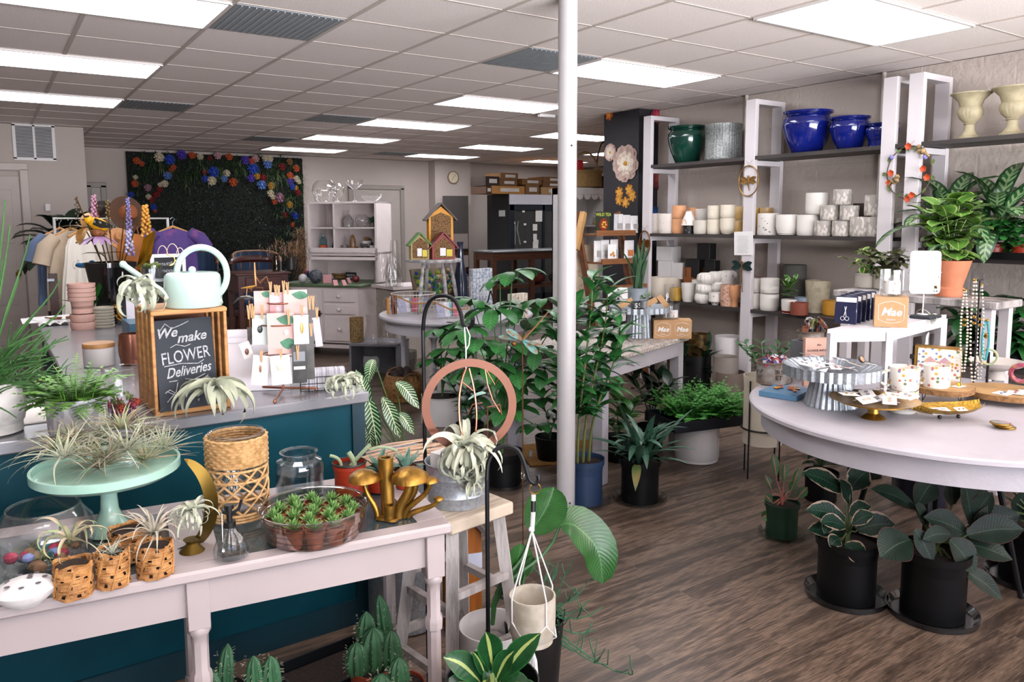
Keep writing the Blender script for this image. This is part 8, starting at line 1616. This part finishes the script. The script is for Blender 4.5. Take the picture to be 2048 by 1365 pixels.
# ------------------------------------------------------------ bench behind with terracotta pot
Xb=3.45;q=PXX(1885,592,Xb);zb_=q.z;t=thing('plant_bench','rough wooden plank bench on pale legs behind the round table','bench',(Xb,q.y,0));pw=.95
MB().box((0,.12,zb_-.02),(.3,pw,.04),bev=.004).build('plank',MWW,t,False);
for sx in(-.1,.1):
 for sy in(-pw/2+.18,pw/2+.05):MB().beam((sx,sy,0),(sx,sy,zb_-.04),.05,.05).build('leg',MSW,t,False)
q=PXX(1897,585,Xb);q.z=zb_+.001;k=px(1,q);t=thing('peperomia_plant','bushy lime-green peperomia in a tapered terracotta pot','potted plant',q);hp2=72*k
MB().lathe(shell([(25*k,0),(27*k,16*k),(24*k,20*k),(38*k,hp2)],.005),seg=36,cap=False).build('terracotta_pot',mat('#b8704f',.7,var=.12,scale=15),t);MB().lathe([(0,hp2*.92),(35*k,hp2*.92)],cap=False).build('soil',SOIL,t);b=MB();sb=MB();bush(b,sb,(0,0,hp2*.9),110,75*k,130*k,50*k,44*k,'oval',(-.3,.9),.8,.15,8);b.build('foliage',leafmat('#5c8a38','#9fb06a','#93a860',nveins=5,vw=0,mid=.05,ew=.15),t);sb.build('stems',mat('#6a8a3f',.5),t)
for x,y,lb,m,L_,n_ in((1770,590,'brown-green trailing begonia-leaved plant on the bench',leafmat('#4e5a3a','#7a6a4a',nveins=6),34,90),(1735,560,'small yellow-variegated pothos at the back of the bench',leafmat('#4f8a35',None,'#c5cf7a',ew=.35),24,50),(1940,690,'dense dark green broadleaf plant on the lower board',leafmat('#1f5226',None),60,60),(2030,690,'deep green leafy plant on the lower board at the side',leafmat('#24602a',None),60,60)):
 X_=Xb+.15 if y<600 else XF+.1;q=PXX(x,y,X_);q.z=(zb_+.001)if y<600 else .622;q.y=min(q.y,0);k=px(1,q);t=thing('leafy_plant',lb,'potted plant',q);MB().lathe(shell([(18*k,0),(24*k,30*k)],.004),cap=False).build('pot',MBP if y>600 else mat('#a8a298',.6),t);b=MB();bush(b,None,(0,0,25*k),n_,55*k,(55 if y<600 else 110)*k,L_*k,L_*k*.5,'oval',(-.5,.8),1.1,0,int(x));b.build('foliage',m,t)
# ------------------------------------------------------------ floor plants beneath the round table
MRB=leafmat('#16271d','#3d5040','#4a2a26',nveins=16,vw=.03,mid=.03,rough=.45,ew=.04);MRV=leafmat('#143022','#3d5545','#a08a76',nveins=10,vw=.03,mid=.03,rough=.45,ew=.16,spl=.6)
def rub(lb,x,yb,rw,hpot,lv,m,D=None):
 q_=on(x,yb,0,px(rw,P(x,yb,0))*.9);r_=px(rw,q_)
 def f(t_,h_,r2):
  b_=MB();sb_=MB();o_=V(t_.location)
  for(x0,y0,x1,y1,w_,dz)in lv:
   a_,c_=S(x0,y0,q_-away(q_)*dz)-o_,S(x1,y1,q_-away(q_)*(dz+.03))-o_;m_=(a_+c_)/2+V((0,0,.015));b_.strip(bez(a_,m_,m_,c_,8),[max(.001,px(w_,q_)/2*wshape('oval',i/8))for i in range(9)],V((-.4,-.6,.6+.3*sin(x1))),.18,3)
   stem(sb_,bez((0,0,h_),(0,0,h_+.1),a_*.7+V((0,0,.05)),a_,5),.006,.003)
  b_.build('glossy_leaves',m,t_);sb_.build('stems',mat('#4a5a2f',.5),t_)
 return potted('rubber_plant',lb,q_,r_,hpot,MBP,f,mat('#0c0d0e',.25,coat=.5),None)
rub('variegated rubber plant with cream-edged leaves in a black pot',1690,1215,58,.25,[(1690,985,1605,945,46,0),(1700,980,1738,940,50,0),(1690,1040,1612,1020,44,.05),(1690,1055,1640,1045,34,.1),(1700,1030,1742,1015,34,.05),(1690,1070,1615,1060,40,.0),(1715,1060,1790,1050,52,.02),(1690,1090,1730,1130,48,.1),(1680,1080,1660,1095,30,.08),(1670,1040,1648,1068,30,.05),(1700,1010,1680,960,34,0),(1705,1050,1748,1030,30,.1)],MRV)
rub('burgundy rubber plant with big glossy leaves in a black pot nearest the camera',1862,1252,62,.27,[(1935,1070,1847,1035,54,.05),(1945,1055,1925,945,42,0),(1940,1065,2040,1030,62,.02),(1935,1070,2048,1060,58,.08),(1900,1080,1950,1148,62,.1),(1915,1085,2025,1120,56,.06),(1820,1080,1760,1115,74,.1),(1830,1015,1742,978,42,.02),(1835,1010,1870,960,50,0),(1830,1060,1865,1128,40,.1),(1925,1140,2005,1200,44,.1),(1900,1150,1850,1115,34,.05),(1900,1070,1845,1080,34,.1),(1940,1050,1985,985,40,0),(1850,1050,1830,1010,34,.04),(1905,1010,1900,955,50,-.05)],MRB)
rub('third rubber plant with upright dark leaves at the table far side',2060,1180,60,.25,[(1990,1010,1925,990,60,0),(2000,980,2030,925,66,0),(2010,960,1960,935,50,0),(2020,1080,1990,1120,44,0),(2040,1040,2046,980,50,0),(2030,1090,2048,1140,50,0)],MRB)
q=on(1562,1085,0,.09);r_=px(33,q)
def cal(t_,h_,r2):
 b_=MB();sb_=MB();o_=V(t_.location)
 for(x1,y1,w_)in((1545,905,16),(1530,950,12),(1522,1035,16),(1570,925,14),(1590,960,16),(1600,935,14),(1575,985,20),(1555,1000,18),(1615,975,16),(1530,990,14)):c_=S(x1,y1,q)-o_;a_=c_*.62+V((0,0,.04));b_.strip(bez(a_,(a_+c_)/2+V((0,0,.01)),(a_+c_)/2,c_,6),[max(.001,px(w_,q)/1.6*wshape('oval',i/6))for i in range(7)],V((-.3,-.8,.3)),.3,1);stem(sb_,bez((0,0,h_),(0,0,h_+.08),a_*.8,a_,5),.0035,.002)
 b_.build('leaves',leafmat('#3f6a30','#b0605a',None,nveins=5,vw=.0,mid=.14),t_);sb_.build('pink_stems',mat('#b5685c',.5),t_)
potted('pink_aglaonema','small plant with pink stems in a green nursery pot by the open floor',q,r_,.17,mat('#12301f',.4),cal,glass('#c9cdbf',.1,.8))
q=on(1640,1010,0,.09)
def bl(L_,n_,H_,col):
 def f(t_,h_,r2):b_=MB();sb_=MB();bush(b_,sb_,(0,0,h_),n_,.17,H_,L_,L_*.4,'lance',seed=int(L_*997));b_.build('foliage',leafmat(col,None,rough=.3),t_);sb_.build('stems',mat('#3a5a2c',.5),t_)
 return f
potted('leafy_plant','dark green leafy plant between the pink-stemmed one and the table',q,.09,.16,MBP,bl(.15,45,.28,'#1f3d24'))
potted('leafy_plant','bright small-leaved green plant under the far side of the round table',V((2.72,-3.28,0)),.1,.2,MBP,bl(.1,70,.42,'#2f6a2f'))
potted('grass_pot','black square pot of upright grass blades below the table front',on(1728,960,0,.1),.1,.26,MBP,lambda t_,h_,r2:[b_:=MB(),[blade(b_,(U(-.06,.06),U(-.06,.06),h_),U(0,6.28),1.4,U(.12,.25),.01,.3,'grass',.1,4)for _ in range(40)],b_.build('grass',mat('#2f5a2a',.5,var=.3),t_)],None,None,False)
vessel('blue_black_pot','tall navy ribbed pot standing in the shadow under the round table','pot',on(1835,1020,0,.12),[(.1,0),(.14,.3),(.15,.32),(.15,.36)],mat('#0d1628',.35,var=.2),t=.006)
# ============================================================ middle: round display table, wooden table, glassware corner
ZM=.76;mc_=V((2.234,1.04,0));t=thing('round_pedestal_table','round white table with bee houses and wire baskets in the middle of the shop','table',(mc_.x,mc_.y,0));rm=.66;zz=ZM
MB().lathe([(0,zz-.03),(rm,zz-.03),(rm*1.01,zz-.015),(rm,zz)],seg=72).build('table_top',MWP,t);MB().lathe([(rm*.9,zz-.13),(rm*.93,zz-.13),(rm*.93,zz-.031),(rm*.9,zz-.031),(rm*.9,zz-.13)],seg=72,cap=False).build('apron',MWP,t)
for a_ in(-.9,.7,2.3,3.8):tleg(zz-.03,.028).build('leg',MWP,t,True,loc=(cos(a_)*rm*.75,sin(a_)*rm*.75,0))
ZM+=.001
def PM(x,y):return P(x,y,ZM)
# grey milking stool with three insect houses
q=PYY(868,600,mc_.y+.2);q=V((q.x,q.y,ZM));zt_=zat(q,868,518);t=thing('distressed_stool','small distressed grey stool with turned legs on the round table','stool',q);w_=px(55,q);hs=zt_-ZM;MGS=mat('#7d7c7e',.7,var=.4,scale=20,col2='#b5b0ac')
MB().lathe([(0,hs-.025),(w_,hs-.025),(w_*1.03,hs-.01),(w_,hs)],seg=30).build('seat',MGS,t)
for sx,sy in((-1,-.7),(.15,-1),(1,-.3),(0,.9)):MB().tube([(sx*w_*.6,sy*w_*.5,hs-.025),(sx*w_*.75,sy*w_*.62,hs*.5),(sx*w_*.9,sy*w_*.75,0)],[.012,.018,.01],8).build('leg',MGS,t)
MCELL=mat('#8a6436',.8,kind='cells',scale=90,col2='#2a1a10',edge=(.14,.05));
def house(lb,x,w_,h_,roof,body,dy,yb=513,front=None,sides=None):
 c=q+V((px(x-868,q)*.93,dy,hs+.001));k=px(1,c);W_,H_=w_*k,h_*k;c=V((c.x,c.y,c.z));t_=thing('bee_house',lb,'insect house',c,-.25,'insect houses');D_=.08;he=H_-W_*.42
 b_=MB().prism([(-W_*.4,0),(W_*.4,0),(W_*.4,he),(0,H_*.95),(-W_*.4,he)],D_,TR(0,D_/2,0)@FT);b_.build('wooden_body',mat(body,.6,var=.12),t_,False);MB().prism([(-W_*.33,.012),(W_*.33,.012),(W_*.33,he),(0,H_*.84),(-W_*.33,he)],.003,TR(0,-D_/2,0)@FT).build('reed_filling',MCELL,t_,False)
 th=.011;b_=MB()
 for s_ in(-1,1):b_.beam((s_*W_*.52,-.005,he-W_*.11),(0,-.005,H_+.004),th,D_+.04,V((0,1,0)))
 b_.build('pitched_roof',mat(roof,.6,var=.3),t_,False);MB().box((-W_*.03,-D_/2-.005,H_*.28),(W_*.2,.002,H_*.3)).build('paper_label',PAPER,t_,False);MB().box((W_*.2,-D_/2-.005,H_*.24),(W_*.2,.002,H_*.26)).build('yellow_label',mat('#c9b81e',.5),t_,False)
house('small insect house with a green roof, first of the three',830,46,52,'#4f7a2c','#a08a5c',-.03);house('small insect house with a brick red roof in front of the tall one',878,58,52,'#7a2f2c','#8a3330',-.09);house('tall yellow insect house with a weathered dark roof',893,62,108,'#54443c','#c98a1a',.06)
b=MB();t=thing('dried_wheat','tuft of pale dried wheat between the insect houses','dried grass',q+V((-.03,.02,hs)));[blade(b,(0,0,0),U(0,6.28),U(1.1,1.5),.17,.014,.4,'oval',.2,4)for _ in range(26)];b.build('ears',mat('#b8974e',.8,var=.3),t)
# moss frame
q=PYY(880,590,mc_.y+.45);q=V((q.x-.02,mc_.y+.45,ZM));k=px(1,q);t=thing('moss_artwork','tilted wooden frame filled with colourful preserved moss','wall art',q,.1);h_=80*k;w_=100*k;MB().box((0,0,h_/2),(w_,.03,h_),T=RX(-.3)).build('wooden_frame',mat('#6e5c48',.6,var=.3),t,False)
for nm,col in(('green_moss','#2f5c26'),('lime_moss','#8a9a2a'),('blue_moss','#234a78'),('teal_moss','#3f7a5a'),('tan_moss','#b09a78')):
 b=MB();[b.sph(RX(-.3)@V((U(-.44,.44)*w_,-.02,U(.35,.92)*h_)),U(.016,.028),8,6)for _ in range(17)];b.build(nm,mat(col,.9,var=.5,scale=80,bump=.8),t)['kind']='stuff'
# wire baskets
def wireb(lb,x,yb,w_,h_,items,m=WHITE):
 q_=PM(x,yb)+away(mc_)*.1;q_.z=ZM;k_=px(1,q_);t_=thing('wire_basket',lb,'basket',q_);r0_,r1_,hh_=w_*.36*k_,w_*.5*k_,h_*k_;b_=MB()
 for z_ in(0,.33,.66,1):b_.ring((0,0,.002+hh_*z_),r0_+(r1_-r0_)*z_,.0018 if z_<1 else .004,32,4)
 for i in range(20):a_=2*pi*i/20;b_.tube([(cos(a_)*r0_,sin(a_)*r0_,.002),(cos(a_)*r1_,sin(a_)*r1_,hh_)],.0013,3)
 b_.build('wire_frame',m,t_);MB().tube([(-r1_,0,hh_),(-r1_*.5,-r1_,hh_*.6),(r1_*.5,-r1_,hh_*.6),(r1_,0,hh_)],.006,5).build('tan_handle',mat('#a8702a',.6),t_)
 for i in range(items):
  tt=MB().box((0,0,0),(.07,.005,.12),T=RX(-.15)@RY(.05*i-.1)).build('soap_packet',mat(('#a9a9c4','#d8d6dc','#7fb0b8','#c56a7a','#b8b04a','#8a8ab0','#dcd9de')[i%7],.5,var=.3,scale=30),None,False,loc=q_+V((-r1_*.6+i*r1_*1.3/items,.01*(i%3)-.01,.075)));tag(tt,lb.split(' with')[0].replace('white wire basket','packet in the white wire basket')+', %s from its outer edge'%('first second third fourth fifth sixth seventh'.split()[i]),'packet','packets in the wire baskets')
wireb('white wire basket on the table rim with tan handles',826,630,88,40,6);wireb('white wire basket nearest the money tree with tan handles',900,640,76,36,4)
q=PM(787,628);t=thing('washi_rolls','upright copper and patterned paper rolls at the table edge','rolls',q)
for dx_,h_,m in((0,.17,MCP),(.025,.16,MCP),(-.03,.15,mat('#c9c2b0',.6,col2='#3a4650',scale=60)),(-.045,.14,mat('#c07a2c',.6))):MB().cyl((dx_,.01,0),.012,h_,12).build('roll',m,t)
# card racks
def rack(lb,x,yb,w_,h_,dy,n,m):
 q_=PM(x,yb);q_=V((q_.x,q_.y,ZM))+away(mc_)*dy;k_=px(1,q_);t_=thing('card_stand',lb,'card stand',q_,.15);b_=MB()
 for s_ in(-1,1):b_.tube([(s_*w_*.5*k_,0,0),(s_*w_*.5*k_,0,h_*.7*k_)],.003,4)
 b_.tube([(cos(a_)*w_*.2*k_*(1-j/24),-.03,h_*.3*k_+sin(a_)*w_*.2*k_*(1-j/24))for j,a_ in enumerate([j*.5 for j in range(20)])],.002,4).tube([(-w_*.5*k_,-.03,.003),(w_*.5*k_,-.03,.003),(w_*.5*k_,.05,.003),(-w_*.5*k_,.05,.003)],.003,4,True);b_.build('wire_frame',WHITE,t_)
 for i in range(n):MB().box(((i-(n-1)/2)*w_*k_/n,.01,h_*.5*k_),(w_*k_/n*.9,.05,h_*k_*.95)).build('card_pack',m,t_,False)
rack('white wire rack of grey and white cards behind the letter A',968,640,52,90,.5,6,mat('#b9bcc0',.6,col2='#6f7c8c',scale=50));rack('white scrolled rack of cream cards beside the money tree stem',1040,652,44,62,.12,5,mat('#c9bfae',.6,col2='#8a8074',scale=40))
q=PM(980,640)+away(mc_)*.22;q.z=ZM;k=px(1,q);t=thing('letter_easel','dark grey metal A-shaped letter easel on the round table','easel',q);T_=RZ(face(q));MB().beam(T_@V((-10*k,0,0)),T_@V((4*k,0,52*k)),.012,.012).beam(T_@V((18*k,0,0)),T_@V((4*k,0,52*k)),.012,.012).beam(T_@V((-6*k,0,20*k)),T_@V((13*k,0,20*k)),.01,.01).build('metal_letter',DKMETAL,t,False)
q=V((PYY(921,540,mc_.y+.35).x,mc_.y+.35,ZM));k=px(1,q);tag(MB().lathe([(0,0),(14*k,0),(15*k,50*k),(7*k,90*k),(5*k,120*k),(7*k,130*k),(0,130*k)],cap=False).build('tall_navy_bottle',mat('#18243a',.2,coat=.5),loc=q),'tall slim navy bottle vase behind the yellow insect house','vase')
t_=vase_dried('slim vase of beige dried twigs beside the navy bottle',942,560,mc_.y+.4,.12,mat('#8a7a6a',.5),DRY,10,.26,.04);t_.location=V((PYY(942,560,mc_.y+.4).x,mc_.y+.4,ZM))
# grey side shelf with glass vases, hutch counter goods
q=P(745,740,0);q=V((q.x,q.y,0));sq=P(790,650,.36);zg=.36;a_,c_=P(698,688,zg),P(795,690,zg);w_=(c_-a_).length;ang=atan2(c_.y-a_.y,c_.x-a_.x);t=thing('low_display_crate','low grey wooden open display crate holding glass vases','crate',a_-V((0,0,zg)),ang);MGC=mat('#6f6f74',.7,var=.2);b=MB()
b.box((w_/2,.2,zg-.01),(w_,.42,.02)).box((.01,.2,zg/2),(.02,.4,zg)).box((w_-.01,.2,zg/2),(.02,.4,zg)).box((w_/2,.39,zg/2),(w_,.02,zg));b.build('crate_body',MGC,t,False);zg+=.001
for x,y,r_,h_,nm,lb,m in((714,686,14,49,'rattan_vase','small glass vase wrapped in woven cane on the low grey crate',mat('#a88a58',.7,kind='cells',scale=90,col2='#5a4426',edge=(.2,.1))),(748,690,20,58,'clear_vase','tall clear flared glass vase in the middle of the low crate',GLASS),(776,692,22,66,'bubble_vase','clear bubble-shaped glass vase at the end of the low crate',GLASS)):q=on(x,y,zg,px(r_,P(x,y,zg)));k=px(1,q);vessel(nm,lb,'vase',q,[(r_*k*.9,0),(r_*k,4*k),(r_*k*(.98 if r_==14 else .7),h_*k*.7),(r_*k*(1 if r_==14 else .8),h_*k)],m,t=.003)
q=on(747,746,0,.13);k=px(1,q);vessel('dimpled_bowl','white dimpled ceramic bowl planter inside the low crate','planter',q,[(22*k,0),(29*k,10*k),(30*k,26*k),(27*k,33*k)],WHITE,ribs=lambda a_,z_:1+.012*sin(a_*30)*sin(z_*200),seg=90)
vessel('faceted_glass_bowl','faceted dark glass candle bowl beside the woven basket','glass bowl',on(810,745,0,.15),[(.09,0),(.13,.08),(.13,.2)],glass('#9aa0a0',.02,1.4),seg=12,t=.004)
zw=.8385
def W(x,y):q_=P(x,y,zw);return q_
for x,y,r_,h_,kind in((740,566,21,46,'round clear glass bowl on the green worktop end'),(760,567,16,36,'small rounded clear vase beside the glass bowl'),(752,560,17,65,'flared clear glass vase at the back of the side table'),(790,560,12,90,'tall bottle-shaped clear vase beside the green-roofed house'),(805,572,16,60,'clear glass jar cluster piece near the milking stool')):
 q=on(x,y+12,.83,.06);q.x=min(2.98,max(2.58,q.x));q.y=min(3.4,max(3.0,q.y));k=px(1,q);q.z=.8315;vessel('clear_vase',kind,'vase',q,[(r_*k*.5,0),(r_*k,h_*k*.4),(r_*k*.8,h_*k*.7),(r_*k*.6,h_*k)],GLASS,t=.003)
q=P(775,567,.83);o=thing('side_table','narrow pale side table carrying clear glass vases beside the hutch','table',(2.78,3.2,0),.05);MB().box((0,0,.815),(.5,.52,.03)).build('table_top',ML,o,False);MB().box((0,0,.4),(.42,.44,.8)).build('ribbed_base',mat('#b5aaa0',.6,kind='wave',scale=14,var=.3),o,False)
for x,y,s_,m,nm,lb,c_ in((632,567,14,mat('#20242c',.5,col2='#6a6f78',scale=60),'dark_pomander','dark blue beaded ball ornament on the green worktop','ornament'),(622,558,9,mat('#2a4a8a',.5),'blue_pomander','small bright blue ball ornament on the green worktop','ornament'),(606,566,9,mat('#c9c4c4',.5),'white_dish','small white dish by the dark ball ornament','dish'),(612,552,7,mat('#a83a5a',.4),'pink_votive','small magenta votive on the green worktop','candle'),(712,565,7,mat('#6a1a24',.4),'red_votive','dark red glass votive by the pink tags','candle')):q=P(x,y,zw);k=px(1,q);q.z=zw;tag(MB().sph((0,0,s_*k),s_*k,12,8).build(nm,m,loc=q),lb,c_)
for i,(x,y)in enumerate(((655,566),(672,571),(690,571),(700,566))):q=P(x,y,zw);q.z=zw;tag(MB().box((0,0,.03),(.1 if i==0 else .05,.012,.07 if i else .13),T=RX(-.5 if i else-.1)).build('pink_tag',mat('#c98f92',.6),loc=q,rz=.3*i-.3,smooth=False),'pink paper tag on the green worktop, %s from the dark ornament'%('first and largest','second','third','fourth')[i],'tag','pink paper tags')
q=P(682,558,zw);q.z=zw;wicker('shallow_basket','shallow honey-coloured wicker basket on the green worktop',q,.06,.1,.06,.05,WK,False)
q=HO+ux*ww*.62+uy*.02;t=thing('small_slate_sign','small black slate sign with chalk writing under the hutch shelves','sign',V((q.x,q.y,zw+.02)),HR);MB().box((0,-.02,.05),(.14,.01,.09),bev=.004).build('slate',BLACK,t);b=MB();b.text('RENTAL',TR(0,-.0262,.06)@FT,.03).text('50%',TR(0,-.0262,.03)@FT,.025);b.build('chalk_lettering',MCH,t,False)
# ------------------------------------------------------------ wooden-topped white table with kraft boxes
zt_=.76;c1_,c2_=P(1379,672,zt_),P(1225,716,zt_);d1_=(c2_-c1_).normalized();ang=atan2(-d1_.y,-d1_.x);L_=1.15;t=thing('farm_table','white painted table with a speckled worn wooden top','table',(c1_+d1_*L_)-V((0,0,zt_)),ang);dpt=.75
MB().box((L_/2,dpt/2,zt_-.015),(L_,dpt,.03),bev=.004).build('table_top',mat('#8a7f78',.7,var=.5,scale=60,col2='#c4bcb4'),t,False);b=MB().box((L_/2,.04,zt_-.08),(L_-.08,.02,.1)).box((L_-.05,dpt/2,zt_-.08),(.02,dpt-.1,.1)).box((L_/2,dpt-.04,zt_-.08),(L_-.08,.02,.1));b.build('apron',MWP,t,False)
for x_ in(.07,L_-.07):
 for y_ in(.06,dpt-.06):MB().box((0,0,(zt_-.03)/2),(.07,.07,zt_-.03),bev=.003).build('leg',MWP,t,False,loc=(x_,y_,0))
ZW=zt_+.001
def PW(x,y):return P(x,y,ZW)
for x,lb in((1324,'kraft box with white script, inner one of the pair on the speckled table'),(1362,'kraft box with white script at the corner of the speckled table')):q=PW(x,678);q=V((q.x,q.y,ZW))+away(q)*.06;maebox(lb,q,px(37,q),ang+.1 if 0 else face(q)+.1)
q=PW(1345,678)+away(c1_)*.06;k=px(1,q);candle('clear candle glass standing on the paired kraft boxes',V((q.x,q.y,ZW+38.5*k)),12*k,30*k)
q=PW(1335,668)+away(c1_)*.12;k=px(1,q);vessel('tall_glass_vase','tall slim clear glass cylinder behind the kraft boxes','vase',V((q.x,q.y,ZW)),cylp(10*k,10*k,95*k),GLASS,t=.003)
q=PW(1275,680)+away(c1_)*.14;q.z=ZW;k=px(1,q);t=thing('corrugated_bucket','corrugated galvanized stand holding tagged bud vases','stand',q);MB().lathe([(26*k,0),(22*k,50*k)],seg=120,ribs=co(22,.04)).lathe(shell([(22*k,50*k),(60*k,62*k)],.003),seg=120,ribs=co(30,.02),cap=False).build('corrugated_metal',GALV,t)
q2=q+V((0,0,58*k));t=thing('snake_plant','upright dark green snake plant in a pale grey pot above the price sign','potted plant',q2+V((0,.02,0)));MB().lathe(shell([(14*k,0),(20*k,38*k),(21*k,40*k)],.003),cap=False).build('pot',mat('#97a0a8',.4,.3),t);b=MB();[blade(b,(U(-.03,.03),U(-.02,.02),38*k),U(0,6.28),U(1.2,1.52),U(.2,.36),.034,U(-.1,.35),'sword',.5,7)for _ in range(12)];b.build('foliage',leafmat('#26452f','#4a6a48',nveins=20,vw=.2,mid=0),t)
q3=S(1276,609,q)-away(q)*.09;t=thing('price_sign','small black $5 chalk price sign clipped on the bud vase stand','sign',q3,face(q3));k3=px(1,q3);MB().box((0,0,0),(26*k3,.004,18*k3),bev=.001).build('slate',mat('#14181f',.6),t);b=MB();b.text('$5',TR(0,-.0025,0)@FT,14*k3);b.build('chalk_lettering',PAPER,t,False)
for i,(x,y,a_)in enumerate(((1252,605,.5),(1300,604,.5),(1326,602,-.9))):q3=S(x,y,q)-away(q)*.06;t_=tag(MB().box((0,0,0),(30*k3,.002,11*k3),T=RY(-a_)).build('wooden_tag',mat('#b88f62',.6),loc=q3,rz=face(q3),smooth=False),'tan wooden plant tag %s the price sign'%('just inside','just beyond','farthest beyond')[i],'tag','wooden plant tags')
for i in range(3):q3=q+V((cos(i*2.1)*.06,sin(i*2.1)*.06-.02,60*k));t=thing('bud_vase','small grey ribbed bud vase on the corrugated stand, %s'%('nearest the boxes','behind the sign','under the first tag')[i],'vase',q3,0,'bud vases');MB().lathe(shell([(.02,0),(.025,.05)],.003),cap=False,seg=14).build('vase',mat('#7a7c7e',.5,.3),t);b=MB();bush(b,None,(0,0,.04),14,.02,.05,.03,.015,'oval',seed=i);b.build('sprig',mat('#4f7a3a',.6),t)
for i,(x,y,w_,h_)in enumerate(((1195,600,34,22),(1225,592,34,26),(1238,575,30,20),(1190,570,36,24),(1212,560,30,22),(1235,555,26,18))):q3=PW(x,655)+away(c1_)*(.32+.03*i);q3=V((q3.x,q3.y,ZW+(i//2)*.085));tagged_box('soap_box','white printed soap carton, %s behind the tall leafy plant'%('lowest and nearest','lowest, farther out','second layer, inner','second layer, outer','top layer, inner','top layer, outer')[i],'box',q3,(.13,.08,.08),mat('#d8d4d2',.6,col2='#8a8494',scale=45,edge=(.62,.68)),.2*i,'soap cartons')
